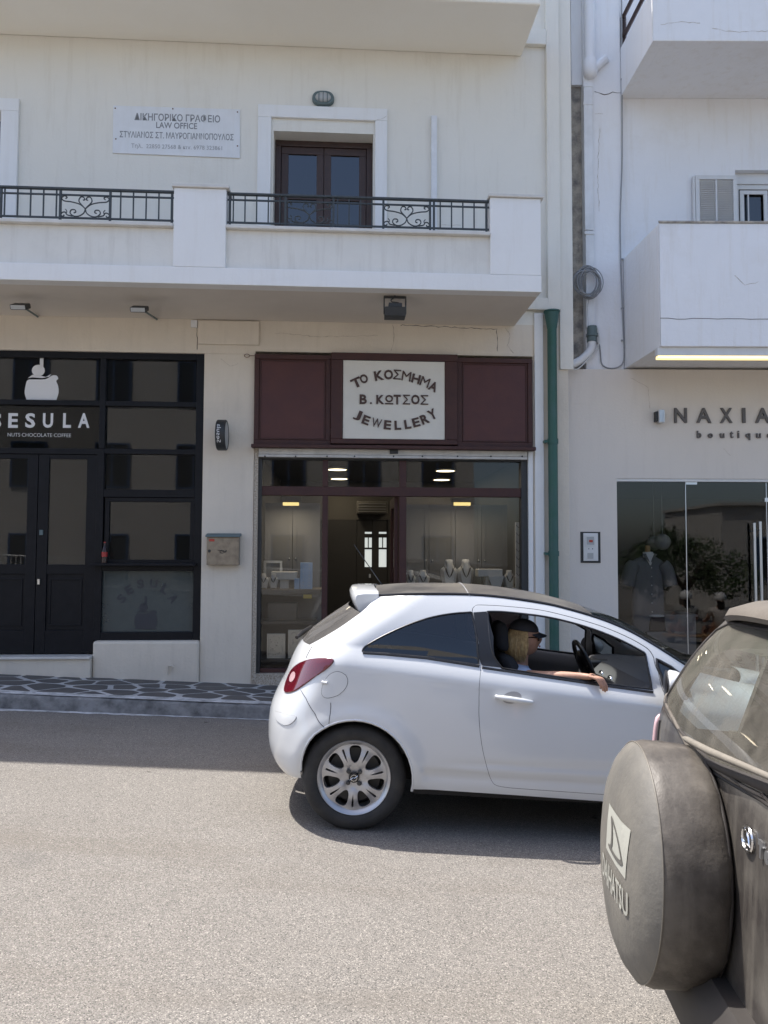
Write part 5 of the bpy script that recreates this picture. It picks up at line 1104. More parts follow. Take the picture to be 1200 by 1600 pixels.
mb = MB(); mb.tube([(c[0], YM, fl), (c[0], YM, M_(1013, 1050)[1])], .015, 8); mb.lathe([(.18, 0), (.18, .02), (0, .03)], (c[0], YM, fl), 'z', 24); t.part('stand', mb, 'iron_dark')
# round paper lanterns
for px, py, r, lb in ((1035, 847, .105, 'round white paper lantern hanging right of the shirt, nearer one'), (1022, 849, .095, 'round paper lantern hanging just behind the nearer one')):
    yy = .55 if px > 1030 else .85; p = M_(px, py, yy); t = Thing('paper_lantern', lb, 'lantern', RF, (p[0], yy, p[1]), 'paper lanterns in the boutique window')
    mb = MB()
    mb.ball((p[0], yy, p[1]), r, r, r, 28, fn=lambda d, q: q*(1+.012*math.cos(40*d.z))); t.part('shade', mb, 'paper', smooth=True); mb = MB(); mb.tube([(p[0], yy, p[1]+r), (p[0], yy, wz1+.09)], .003, 5); t.part('cord', mb, 'cable_grey')
# counter and bag
q = RF.rect(1040, 960, 1088, 1060, .7); t = Thing('shop_counter', 'plain grey counter in the boutique behind the glass', 'counter', RF, (q[0], .7, fl)); mb = MB(); mb.box(q[0], q[1], .7, 1.2, fl, q[3]-.03); t.part('body', mb, 'counter'); mb = MB(); mb.box(q[0]-.02, q[1]+.02, .68, 1.22, q[3]-.029, q[3]); t.part('top', mb, 'counter')
q = RF.rect(1013, 963, 1039, 986, .35); t = Thing('shoulder_bag', 'dark shoulder bag with a pale scarf on top beside the mannequin', 'bag', RF, (q[0], .35, q[2])); mb = MB(); mb.hexa([(q[0], .3, q[2]), (q[1], .3, q[2]), (q[1], .42, q[2]), (q[0], .42, q[2]), (q[0]+.03, .32, q[3]), (q[1]-.02, .32, q[3]), (q[1]-.02, .40, q[3]), (q[0]+.03, .40, q[3])]); t.part('body', mb, 'bag_dark', bev=.015)
mb = MB(); mb.ball(((q[0]+q[1])/2, .36, q[3]+.005), .11, .06, .02, 12); t.part('scarf', mb, 'tee_white', smooth=True)
mb = MB(); mb.box(q[0]-.05, q[1]+.05, .25, .5, fl, q[2]-.002); Thing('display_plinth', 'grey plinth carrying the dark bag in the boutique window', 'plinth', RF, (q[0], .25, fl), mb=mb, mat='counter')

crack(RF, [(929, 143), (945, 148), (958, 144), (971, 145)], -.062, BT, .006, 11); crack(RF, [(929, 178), (942, 178)], -.062, BT, .003, 12, 'mosaic_edge'); crack(RF, [(989, 512), (1004, 500), (1029, 499)], -.6, BT, .002, 13) if False else None
crack(RF, [(1033, 38), (1060, 34), (1094, 36)], RY-.007, BT, .003, 14, 'mosaic_edge'); crack(RF, [(1112, 45), (1150, 50), (1200, 48)], RY-.007, BT, .003, 15, 'mosaic_edge'); crack(RF, [(1148, 430), (1165, 446), (1185, 440)], RY-.007, BT, .003, 16, 'mosaic_edge')
crack(RF, [(937, 200), (934, 260), (936, 330)], -.062, BT, .003, 17, 'mosaic_edge'); crack(RF, [(985, 590), (1012, 605), (1016, 640)], YLW-.001, BT, .002, 18, 'mosaic_edge'); crack(RF, [(1130, 700), (1142, 712)], YLW-.001, BT, .002, 19, 'mosaic_edge')
# ================================================================== white hatchback
mat('car_white', (0.62, 0.635, 0.645), 0.30, spec=0.5, coat=1.0, var=0.12, vscale=3, col2=(0.62, 0.61, 0.59))
mat('car_black', (0.055, 0.052, 0.05), 0.35, var=0.8, vscale=4, col2=(0.15, 0.14, 0.125))
mat('gap_dark', (0.02, 0.02, 0.022), 0.8)
mat('rubber', (0.022, 0.022, 0.023), 0.75, var=0.6, vscale=12, col2=(0.05, 0.047, 0.043), bump=0.2)
mat('trim_black', (0.015, 0.015, 0.017), 0.35)
mat('trim_grey', (0.11, 0.11, 0.115), 0.6)
mat('seat_cloth', (0.022, 0.022, 0.025), 0.9)
mat('alloy', (0.50, 0.50, 0.51), 0.32, metal=0.65, var=0.2, vscale=8)
mat('alloy_dark', (0.05, 0.05, 0.05), 0.5)
mat('lamp_red', (0.11, 0.008, 0.016), 0.08, coat=1.0)
mat('lamp_pink', (0.60, 0.40, 0.42), 0.15, coat=1.0)
mat('chrome', (0.75, 0.75, 0.75), 0.12, metal=1.0)
mat('seam_shade_grey', (0.3, 0.3, 0.31), 0.3)
glass('glass_tint', (0.26, 0.28, 0.275), ior=1.75); glass('glass_car', (0.85, 0.9, 0.88)); glass('glass_rear', (0.12, 0.12, 0.125), dust=0.45, dustcol=(0.22, 0.21, 0.20), dmin=0.25)
RCR, RCF, PEX = 0.40, 0.60, 2.5
XRt = [(.20, -.45), (.27, -.545), (.36, -.595), (.50, -.61), (.62, -.60), (.72, -.565), (.83, -.515), (.95, -.475), (1.04, -.43), (1.10, -.375), (1.2, -.25), (1.3, -.115), (1.38, -.01), (1.45, .09)]
XFt = [(.20, 3.28), (.35, 3.36), (.5, 3.38), (.62, 3.35), (.72, 3.25), (.82, 3.05), (.90, 2.75), (1.0, 2.5), (1.5, 2.5)]
def zbelt(x): return 1.082-.078*x
def Hw(x, z):
    s = z-zbelt(x)
    if s >= 0: y = .770-.27*s-.55*s*s
    else:
        u = min(1, -s/.15); y = .770+.068*math.sin(u*math.pi/2)**1.15
        if s < -.15:
            zc = zbelt(x)-.15; v = (zc-z)/max(.05, zc-.22)
            y += .018*math.sin(min(1, v*1.0)*math.pi)-.045*max(0, v-.72)**1.3*3
            y -= .012*math.exp(-((z-.36)/.035)**2)*(1 if .4 < x < 2.1 else 0)
    y -= .012*(x-1.2)**2
    if .45 < x < 2.1: y -= .007*math.exp(-((z-.43-.015*x)/.022)**2)*min(1, (x-.45)/.3, (2.1-x)/.2)
    if z < .9:
        for xw in (0, 2.51):
            r = math.hypot(x-xw, z-.31); y += .024*math.exp(-((r-.36)/.065)**2)*min(1, max(0, (z-.2)/.1))
    return y
def Sf(t, z, side=-1, off=0.0):
    xr = sinterp(XRt, z)
    if t < 1:
        t = max(t, 0); c = max(0, math.cos(t*math.pi/2)); x = xr+RCR*(1-c**(2/PEX)); f = math.sin(t*math.pi/2)**(2/PEX) if t > 0 else 0
    else:
        x = xr+RCR+(t-1); f = 1; e = sinterp(XFt, z)-x
        if e < RCF: e = max(e, 0); f = (1-(1-e/RCF)**PEX)**(1/PEX)
    return Vector((x, side*f*Hw(x, z), z))
def Sn(t, z, side=-1):
    e = .003; a = Sf(max(t-e, .0005), z, side); b = Sf(max(t, .0005)+e, z, side); c = Sf(t, z-e, side); d = Sf(t, z+e, side)
    n = (b-a).cross(d-c); n.normalize()
    return n if side < 0 else -n
def txz(x, z): 
    return x-(sinterp(XRt, z)+RCR)+1
def inv(px, py):
    x, z = CF.xz(px, py, -.78); z = min(max(z, .2), 1.5); t = max(.25, txz(x, z))
    def r(t, z): p = proj(CF.m @ Sf(t, z)); return p[0]-px, p[1]-py
    lam = 1e-3; r0 = r(t, z); e0 = r0[0]**2+r0[1]**2
    for _ in range(40):
        h = 1e-4; a = r(t+h, z); b = r(t, z+h); J = [[(a[0]-r0[0])/h, (b[0]-r0[0])/h], [(a[1]-r0[1])/h, (b[1]-r0[1])/h]]
        A = J[0][0]**2+J[1][0]**2; B_ = J[0][0]*J[0][1]+J[1][0]*J[1][1]; D = J[0][1]**2+J[1][1]**2
        g0 = J[0][0]*r0[0]+J[1][0]*r0[1]; g1 = J[0][1]*r0[0]+J[1][1]*r0[1]
        A2, D2 = A*(1+lam), D*(1+lam); det = A2*D2-B_*B_
        if abs(det) < 1e-9: break
        dt = -(D2*g0-B_*g1)/det; dz = -(A2*g1-B_*g0)/det
        dt = max(-.2, min(.2, dt)); dz = max(-.15, min(.15, dz))
        tn, zn = min(max(t+dt, .02), 6), min(max(z+dz, .1), 1.55); rn = r(tn, zn); en = rn[0]**2+rn[1]**2
        if en < e0: t, z, r0, e0 = tn, zn, rn, en; lam *= .3
        else: lam *= 5
        if e0 < 1e-4 or lam > 1e8: break
    return (t, z)
def I(pts): return [inv(*p) for p in pts]
def LX(pts): return [(txz(x, z), z) for x, z in pts]
def panel(outer, holes=(), step=.028, off=0.0, sides=(-1,), mb=None):
    v2, tr = fill(outer, holes, step); mb = mb or MB()
    if mb.n is None: mb.n = []
    for sd in sides:
        o = len(mb.v)
        for t, z in v2:
            n = Sn(t, z, sd); mb.v.append(Sf(t, z, sd)+n*off); mb.n.append(n)
        for a, b, c in tr:
            p = mb.v[o+a], mb.v[o+b], mb.v[o+c]; nn = (p[1]-p[0]).cross(p[2]-p[0])
            mb.f.append((o+a, o+b, o+c) if nn.dot(mb.n[o+a]) > 0 else (o+a, o+c, o+b))
    return mb
def onS(path, off=0.0, sd=-1, step=.03, closed=False):
    return [Sf(t, z, sd)+Sn(t, z, sd)*off for t, z in dens(path, step, closed)]
def shrink(poly, d):    # inset polygon in the (t, z) plane
    out = []; n = len(poly); A = sum(poly[i][0]*poly[(i+1) % n][1]-poly[(i+1) % n][0]*poly[i][1] for i in range(n)); s = 1 if A > 0 else -1
    for i in range(n):
        a, p, b = poly[i-1], poly[i], poly[(i+1) % n]
        d1 = Vector((p[0]-a[0], p[1]-a[1])); d2 = Vector((b[0]-p[0], b[1]-p[1]))
        if d1.length < 1e-9 or d2.length < 1e-9: out.append(p); continue
        d1.normalize(); d2.normalize(); nn = Vector((-d1.y-d2.y, d1.x+d2.x))
        if nn.length < .3: out.append(p); continue
        nn.normalize(); k = max(.5, nn.dot(Vector((-d1.y, d1.x)))); out.append((p[0]+s*nn.x*d/k, p[1]+s*nn.y*d/k))
    return out
# ---- outlines
rail = I(smooth_line([(586, 932.5), (620, 931), (666.7, 930), (733, 930.7), (786.7, 935), (853, 945), (886.7, 953), (920, 962.5), (953, 974), (986.7, 989), (1020, 1008), (1053, 1029), (1081, 1047)], 3))
quarter = I(smooth_line([(566, 1017), (570, 1010.7), (586.7, 1000), (613, 986.7), (646.7, 972.7), (676.7, 963.8), (706.7, 958.5), (735, 956.3)], 3)+smooth_line([(737.5, 957), (744, 990), (749, 1039.5)], 3)+[(666.7, 1026.7), (600, 1020.7), (569, 1019.3)])
door_l = smooth_line([(737, 957), (744, 990), (751, 1036), (750, 1055), (748.3, 1076.7), (748.3, 1123), (753, 1166.7), (761.7, 1203), (768, 1220), (776.7, 1228), (800, 1231.7)], 3)
door_top = smooth_line([(738, 951), (743, 946), (752, 945), (786.7, 946.7), (836.7, 951.7), (870, 958.3), (920, 971.7), (953, 983), (986.7, 998), (1010, 1011.7), (1018, 1020), (1022, 1028)], 3)
dfront = [(1029, 1050), (1038, 1083)]
pf = inv(1038, 1083); xfz = Sf(*pf)
door = I(door_top+dfront)+LX([(xfz.x+.04, .80), (xfz.x+.07, .6), (xfz.x+.05, .42), (xfz.x-.02, .30)])+I([(946.7, 1242)])+I(door_l[::-1])
open_ = I(smooth_line([(761.7, 955.3), (780, 955.5), (803, 957.3), (853, 963.5), (900, 974.5), (940, 987.5), (975, 1002.5), (1006, 1019)], 3)+smooth_line([(1008.5, 1022), (1013, 1045), (1019, 1077)], 3)+[(950, 1069), (836.7, 1052.5), (784.5, 1044)])
bpil = I([(739.5, 957), (760, 955.6), (771, 995), (783, 1043.5), (753.5, 1040.2), (748, 1005)])
tri = I([(1026, 1030), (1048, 1042), (1071, 1059), (1079, 1088), (1058, 1087), (1041, 1082), (1033, 1055)])
def arc(cx, r, a0, a1, n=22, cz=.31): return [(cx+r*math.cos(R_(lerp(a0, a1, i/n))), cz+r*math.sin(R_(lerp(a0, a1, i/n)))) for i in range(n+1)]
glass_edge = I(smooth_line([(563, 957.7), (533, 979), (506.7, 995), (484, 1007.5)], 3)); tgseam = I([(478.5, 1026), (468, 1050)])
zb_t = .80; tseam = tgseam[-1][0]
frontz = [.74, .68, .6, .5, .4, .3, .22]
ztail = glass_edge[-1][1]
side = rail+LX([(2.38, .965), (2.62, .925), (2.85, .88), (3.02, .82), (3.10, .77)])+[(txz(sinterp(XFt, z)-.001, z), z) for z in frontz]
side += LX([(2.92, .21)]+arc(2.51, .352, -12, 192)+[(2.12, .235)])+I([(940, 1252), (800, 1242), (644, 1233)])
side += LX(arc(0, .352, -9, 176))+LX([(-.36, .285)])+[(.55, .262), (.25, .25), (.004, .25)]
side += [(.004, .4), (.004, .6), (.004, zb_t), (tseam*.5, zb_t+.0), (tseam, zb_t)]+[tgseam[0]]+glass_edge[::-1]+I([(572, 950), (580, 941)])
door_s = shrink(door, .0025)
cap_c = inv(520.5, 1070); cap = [(cap_c[0]+.078*math.cos(a), cap_c[1]+.078*math.sin(a)) for a in [i*2*math.pi/36 for i in range(36)]]
CT = Thing('white_hatchback', 'small white three-door hatchback with black roof driving past the shops', 'car', CF, (1.3, 0, 0))
mb = panel(side, [quarter, door, tri], sides=(-1, 1)); CT.part('body', mb, 'car_white', smooth=True)
for sd in (-1, 1):
    mb = panel(door_s, [open_], sides=(sd,)); dr = CT.part('door', mb, 'car_white', smooth=True)
    mb = panel(bpil, off=.0025, sides=(sd,)); CT.part('pillar_cover', mb, 'trim_black', parent=dr, smooth=True)
    mb = panel(quarter, off=-.004, sides=(sd,)); CT.part('quarter_window', mb, 'glass_tint', smooth=True)
    mb = panel(tri, off=-.003, sides=(sd,)); CT.part('corner_window', mb, 'glass_tint', smooth=True)
    # dark channels and rubbers
    mb = MB(); mb.tube(onS(door, -.004, sd, closed=True), .0042, 6, closed=True); CT.part('door_gap', mb, 'gap_dark')
    mb = MB(); mb.tube(onS(quarter, -.001, sd, closed=True), .0055, 6, closed=True); CT.part('window_seal', mb, 'trim_black', smooth=60); mb = MB(); mb.tube(onS(tri, .0, sd, closed=True), .010, 6, closed=True); CT.part('window_seal', mb, 'trim_black', smooth=60)
    mb = MB(); mb.tube(onS(open_, -.002, sd, closed=True), .007, 6, closed=True); CT.part('window_seal', mb, 'trim_black', parent=dr, smooth=60)
    bl = I([(753, 1043), (836.7, 1055.2), (950, 1072), (1020, 1081.5)]); mb = MB(); mb.tube(onS(bl, .000, sd), .0085, 6); CT.part('waist_strip', mb, 'trim_black', parent=dr)
    bl = I([(567, 1020.5), (600, 1022.5), (666.7, 1028.7), (749, 1041.5)]); mb = MB(); mb.tube(onS(bl, .001, sd), .0075, 6); CT.part('waist_strip', mb, 'trim_black')
    # handle
    hp = I([(774, 1088), (831, 1097)]); a = Sf(*hp[0], sd); b = Sf(*hp[1], sd); na = Sn(*hp[0], sd)
    mb = MB(); pts = [lerp(0, 1, k/8) for k in range(9)]; mb.tube([a.lerp(b, k)+na*(.012+.026*math.sin(k*math.pi)**.5) for k in pts], [.011, .014, .016, .017, .017, .017, .016, .014, .011], 10); CT.part('door_handle', mb, 'car_white', parent=dr, smooth=60)
    hc = inv(800, 1090); rcs = [(hc[0]+.055*math.cos(q), hc[1]+.036*math.sin(q)) for q in [i*2*math.pi/20 for i in range(20)]]; mb = panel(rcs, off=.0015, sides=(sd,), step=.02); CT.part('handle_shade', mb, 'seam_shade_grey', parent=dr, smooth=True)  # flat grey oval: shade of the handle hollow put into the colour
    # arch lips
    mb = MB(); mb.tube([Sf(t, z, sd)+Sn(t, z, sd)*-.006 for t, z in LX(arc(0, .352, -9, 176))], .009, 6); CT.part('arch_lip', mb, 'car_white', smooth=60); mb = MB(); mb.tube([Sf(t, z, sd)+Sn(t, z, sd)*-.006 for t, z in LX(arc(2.51, .352, -12, 192))], .009, 6); CT.part('arch_lip', mb, 'car_white', smooth=60)
# fuel flap on the near side
mb = panel(cap, off=.0025, step=.02); fc = CT.part('fuel_flap', mb, 'car_white', smooth=True)
mb = MB(); mb.tube(onS(cap, .0, closed=True), .0028, 5, closed=True); CT.part('flap_gap', mb, 'gap_dark', parent=fc)
p = inv(504, 1066); q = inv(512, 1067); mb = MB(); mb.tube([Sf(*p)+Sn(*p)*.006, Sf(*q)+Sn(*q)*.010], .009, 8); CT.part('finger_tab', mb, 'car_white', parent=fc, smooth=50)
# bumper seams and reflector
mb = MB()
for pts in ([(470, 1078), (478, 1091), (492, 1115), (507, 1137)], [(516.5, 1098), (516, 1115), (514, 1131)]): mb.tube(onS(I(pts), .0005), .0018, 5); CT.part('panel_gap', mb, 'gap_dark'); mb = MB()
mb.tube(onS(I([(488, 1010), (478.5, 1028)]), .0005), .0022, 5)
CT.part('panel_gap', mb, 'gap_dark')
refl = I(smooth_line([(429, 1112), (436, 1113), (450, 1117), (463, 1120), (457, 1129), (448, 1133), (440, 1131), (432, 1124)], 3, True))
mb = panel(refl, off=.004, step=.02); CT.part('bumper_insert', mb, 'car_white', smooth=True); mb = MB(); mb.tube(onS(refl, .001, closed=True), .003, 5, closed=True); CT.part('bumper_insert_gap', mb, 'seam_shade_grey')
# tail lamps
tl = I(smooth_line([(520, 1031), (517, 1038), (508, 1046), (493, 1056), (477, 1068), (463, 1078), (452, 1081.5), (445.5, 1080), (446.5, 1070), (450.5, 1058), (456.5, 1047), (466.7, 1038), (480, 1032.5), (500, 1029.8)], 3, True))
for sd in (-1, 1):
    mb = panel(tl, off=.007, step=.018, sides=(sd,)); lp = CT.part('tail_lamp', mb, 'lamp_red', smooth=True)
    mb = MB(); mb.tube(onS(tl, .002, sd, closed=True), .006, 6, closed=True); CT.part('lamp_edge', mb, 'lamp_red', parent=lp, smooth=60)
    c = inv(458.5, 1058); mb = panel([(c[0]+.05*math.cos(a), c[1]+.032*math.sin(a)) for a in [i*2*math.pi/16 for i in range(16)]], off=.0095, step=.02, sides=(sd,)); CT.part('reverse_lamp', mb, 'lamp_pink', parent=lp, smooth=True)
# tailgate and rear glass (both halves)
ge = glass_edge
mb = panel([(.0, zb_t), (tseam, zb_t), tgseam[0], (ge[-1][0], ztail), (.0, ztail)], sides=(-1, 1), off=-.001); CT.part('tailgate', mb, 'car_white', smooth=True)
top = inv(556, 940); zt_ = top[1]
mb = panel([(.0, ztail)]+ge[::-1]+[(ge[0][0], ge[0][1]+.004), (ge[0][0]*.6, ge[0][1]+.02), (.0, ge[0][1]+.025)], sides=(-1, 1), off=-.002); CT.part('rear_window', mb, 'glass_rear', smooth=True)
# spoiler
sp = [(553.5, 928), (557, 922.5), (570, 921), (586, 921.5), (586, 932), (580, 943), (572, 951), (563, 957.5), (558.5, 949), (554.5, 938)]
sp = [(a+(9 if a >= 580 else 0), b) for a, b in sp]; spx = [CF.xz(a, b, -.48) for a, b in sp]; mb = MB(); ns = 17; cxs = sum(p[0] for p in spx)/len(spx); czs = sum(p[1] for p in spx)/len(spx)
for i in range(ns):
    u = -1+2*i/(ns-1); y = u*.505; k = 1-.12*abs(u)**12
    for (x, z) in spx: mb.v.append(Vector((cxs+(x-cxs)*k-.05*(1-u*u), y, czs+(z-czs)*k-.018+.03*(1-u*u))))
m_ = len(spx)
for i in range(ns-1):
    for k in range(m_): mb.f.append((i*m_+k, i*m_+(k+1) % m_, (i+1)*m_+(k+1) % m_, (i+1)*m_+k))
mb.f += [tuple(range(m_)), tuple(range((ns-1)*m_, ns*m_))]; CT.part('spoiler', mb, 'car_white', smooth=50, bev=.004)
# roof, windscreen, bonnet lofted between the two sides
def crossloft(path, crown, fwd, name, m, nj=14, smooth=True, dz=0.0, shr=1.0, push=1.7):
    mb = MB(); n = 2*nj+1
    for i, p in enumerate(path):
        cr = crown(i/(len(path)-1)); fw = fwd(i/(len(path)-1))
        for j in range(n):
            u = -1+2*j/(n-1); w = 1-abs(u)**push; mb.v.append(Vector((p.x+fw*w, u*abs(p.y)*shr, p.z+cr*w+dz)))
    for i in range(len(path)-1):
        for j in range(n-1): a = i*n+j; mb.f.append((a, a+1, a+n+1, a+n))
    return CT.part(name, mb, m, smooth=smooth)
R3 = [Sf(*p)+Sn(*p)*.002 for p in rail]
iw = min(range(len(R3)), key=lambda i: abs(proj(CF.m @ R3[i])[0]-926))
roofp = R3[:iw+1]; wsp = R3[iw:]+[Sf(*LX([(2.36, .97)])[0])]
crossloft(roofp, lambda s: .052, lambda s: .02*s, 'roof', 'car_black')
crossloft(roofp[1:], lambda s: .045, lambda s: .02*s, 'headliner', 'trim_grey', dz=-.03, shr=.97)
crossloft(wsp, lambda s: lerp(.052, .03, s), lambda s: lerp(.02, .20, s), 'windscreen', 'glass_car')
mb = MB(); mb.tube([p+Vector((0, .012, .006)) for p in R3], .009, 6); CT.part('roof_strip', mb, 'trim_black', smooth=60)
mb = MB(); mb.tube([Vector((p.x, -p.y-.012, p.z+.006)) for p in R3], .009, 6); CT.part('roof_strip', mb, 'trim_black', smooth=60)
for pi_ in (733,):
    k = min(range(len(R3)), key=lambda i: abs(proj(CF.m @ R3[i])[0]-pi_)); p = R3[k]; mb = MB(); mb.tube([(p.x+.0, u*abs(p.y), p.z+.052*(1-abs(u)**1.7)+.001) for u in [-1+i/10 for i in range(21)]], .004, 5); CT.part('roof_seam', mb, 'seam_shade_grey')
bon = [Sf(*p) for p in LX([(2.38, .965), (2.62, .925), (2.85, .88), (3.02, .82), (3.10, .77)])]+[Sf(*((txz(sinterp(XFt, .74)-.02, .74), .74)))]
crossloft(bon, lambda s: lerp(.03, .06, s), lambda s: lerp(.20, .12, s), 'bonnet', 'car_white')
# headlamps, grille
for sd in (-1, 1):
    hl = LX(smooth_line([(2.72, .83), (2.95, .80), (3.12, .72), (3.16, .63), (3.05, .60), (2.86, .68)], 3, True)); mb = panel(hl, off=.006, step=.025, sides=(sd,)); CT.part('headlamp', mb, 'lamp_lens', smooth=True)
mb = MB(); mb.box(3.33, 3.385, -.30, .30, .36, .50); CT.part('grille', mb, 'trim_black', bev=.01)
# underbody and wheel wells
mb = MB(); mb.box(-.28, 3.1, -.56, .56, .25, .42); mb.box(.36, 2.15, -.745, .745, .22, .38); CT.part('underbody', mb, 'gap_dark'); mb = MB(); mb.box(-.42, -.285, -.66, .66, .29, .44); CT.part('rear_light_block', mb, 'gap_dark')  # rear box added to block sunlight leaking between bumper and wheel housing
for xw in (0, 2.51):
    for sd in (-1, 1):
        mb = MB(); pts = arc(xw, .362, -8, 172 if xw == 0 else 188); n = len(pts)
        for (x, z) in pts: mb.v.append(Vector((x, sd*.762, z))); mb.v.append(Vector((x, sd*.50, z)))
        for i in range(n-1): mb.f.append((2*i, 2*i+1, 2*i+3, 2*i+2))
        mb.f.append(tuple(2*i+1 for i in range(n))); CT.part('wheel_housing', mb, 'gap_dark')
# cabin
mb = MB(); mb.box(-.28, 2.2, -.70, .70, .40, .44); CT.part('cabin_floor', mb, 'seat_cloth')
for sd in (-1, 1):
    mb = MB(); n = 12; 
    for i in range(n+1):
        x = lerp(.0, 2.2, i/n); zt = zbelt(x)-.03
        for (yy, zz) in ((.70, .42), (.70, zt-.10), (.715, zt-.02), (.735, zt)): mb.v.append(Vector((x, sd*yy, zz)))
    for i in range(n):
        for k in range(3): a = i*4+k; mb.f.append((a, a+4, a+5, a+1))
    CT.part('door_trim', mb, 'trim_grey', smooth=50)
mb = MB(); mb.prism([(1.66, .70), (1.70, .86), (1.78, .935), (1.92, .955), (2.35, .94), (2.35, .6), (1.75, .6)], -.69, .69); CT.part('dashboard', mb, 'trim_grey', bev=.03)
for yy in (-.50, -.10, .12): mb = MB(); mb.tube([(1.715, yy+.045*math.cos(a), .845+.045*math.sin(a)) for a in [i*math.pi/10 for i in range(20)]], .008, 6, closed=True); CT.part('air_vent', mb, 'chrome', smooth=60)
sw = Vector((1.66, .36, .895)); ax = Matrix.Translation(sw) @ Matrix.Rotation(R_(-24), 4, 'Y')
stw = CT.part('steering_wheel', MB().tube([ax @ Vector((0, .185*math.cos(a), .185*math.sin(a))) for a in [i*2*math.pi/32 for i in range(32)]], .017, 8, closed=True), 'trim_black', smooth=60)
mb = MB(); mb.ball((0, 0, 0), .045, .12, .12, 16); mb.xf(ax); mb.tube([ax @ Vector((0, -.17, .0)), ax @ Vector((0, .17, 0))], .02, 8); mb.tube([ax @ Vector((0, 0, 0)), ax @ Vector((.01, 0, -.17))], .02, 8); mb.tube([ax @ Vector((0.02, 0, 0)), ax @ Vector((.16, 0, -.05))], .035, 8); CT.part('hub', mb, 'trim_black', parent=stw, smooth=60)
def seat(x, y, rear=False):
    w = .25 if not rear else .6
    mb = MB(); mb.hexa([(x, y-w, .44), (x+.52, y-w, .46), (x+.52, y+w, .46), (x, y+w, .44), (x-.02, y-w, .58), (x+.50, y-w, .64), (x+.50, y+w, .64), (x-.02, y+w, .58)]); s = CT.part('seat', mb, 'seat_cloth', bev=.05, smooth=60)
    mb = MB(); mb.hexa([(x-.10, y-w, .5), (x+.06, y-w, .5), (x+.06, y+w, .5), (x-.10, y+w, .5), (x-.31, y-w*.85, 1.05), (x-.20, y-w*.85, 1.05), (x-.20, y+w*.85, 1.05), (x-.31, y+w*.85, 1.05)]); CT.part('backrest', mb, 'seat_cloth', parent=s, bev=.05, smooth=60)
    for yy in ((y,) if not rear else (y-.3, y+.3)):
        mb = MB(); mb.hexa([(x-.31, yy-.13, 1.07), (x-.22, yy-.13, 1.06), (x-.22, yy+.13, 1.06), (x-.31, yy+.13, 1.07), (x-.32, yy-.11, 1.25), (x-.24, yy-.11, 1.25), (x-.24, yy+.11, 1.25), (x-.32, yy+.11, 1.25)] if not rear else [(x-.31, yy-.12, 1.04), (x-.24, yy-.12, 1.04), (x-.24, yy+.12, 1.04), (x-.31, yy+.12, 1.04), (x-.32, yy-.1, 1.13), (x-.26, yy-.1, 1.13), (x-.26, yy+.1, 1.13), (x-.32, yy+.1, 1.13)]); CT.part('headrest', mb, 'seat_cloth', parent=s, bev=.035, smooth=60)
seat(1.17, -.37); seat(1.17, .37); seat(.35, 0, True)
# door mirror
ms = I([(1034, 1065)])[0]; base = Sf(*ms); m0 = Vector((base.x, -.86, base.z+.012))
for sd in (-1, 1):
    c = Vector((m0.x, sd*.885, m0.z)); mb = MB()
    def fm(d, q): return Vector((q.x*(1.0 if q.x > 0 else .22), q.y, q.z*(1 if q.z > 0 else .85)))
    mb.ball(c, .115, .10, .078, 20, fn=fm); MZ = Matrix.Translation(c) @ Matrix.Rotation(R_(16)*sd, 4, 'Z') @ Matrix.Translation(-c); mb.xf(MZ); mr = CT.part('door_mirror', mb, 'car_white', smooth=50)
    mb = MB(); mb.ball((c.x-.022, c.y, c.z-.002), .012, .102, .078, 20); mb.xf(MZ); CT.part('mirror_rim', mb, 'trim_black', parent=mr, smooth=50)
    mb = MB(); mb.tube([(c.x+.03, c.y-sd*.0, c.z-.065), (c.x+.05, sd*.76, c.z-.085)], [.035, .045], 10); mb.box(c.x-.0, c.x+.09, c.y-.06, c.y+.05, c.z-.085, c.z-.062); CT.part('mirror_foot', mb, 'trim_black', parent=mr, bev=.01)
# rear wiper and aerial
wpn = [CF.xz(a, b, -.2) for a, b in ((473, 994), (480, 990), (489, 986))]; mb = MB(); mb.tube([(wpn[0][0]-.03, -.30, wpn[0][1]), (wpn[1][0]-.03, -.22, wpn[1][1]+.01), (wpn[2][0]-.03, .0, wpn[2][1]+.01)], [.012, .016, .010], 8); CT.part('rear_wiper', mb, 'trim_black', smooth=50)
a0 = CF.xz(601, 920, 0.0); a1 = CF.xz(553, 851, .0); mb = MB(); mb.tube([(a0[0], 0, a0[1]-.02), (lerp(a0[0], a1[0], .02), 0, a0[1]+.01)], .018, 8); mb.tube([(a0[0], 0, a0[1]), (a1[0], 0, a1[1])], [.0045, .003], 6); CT.part('aerial', mb, 'iron_dark')
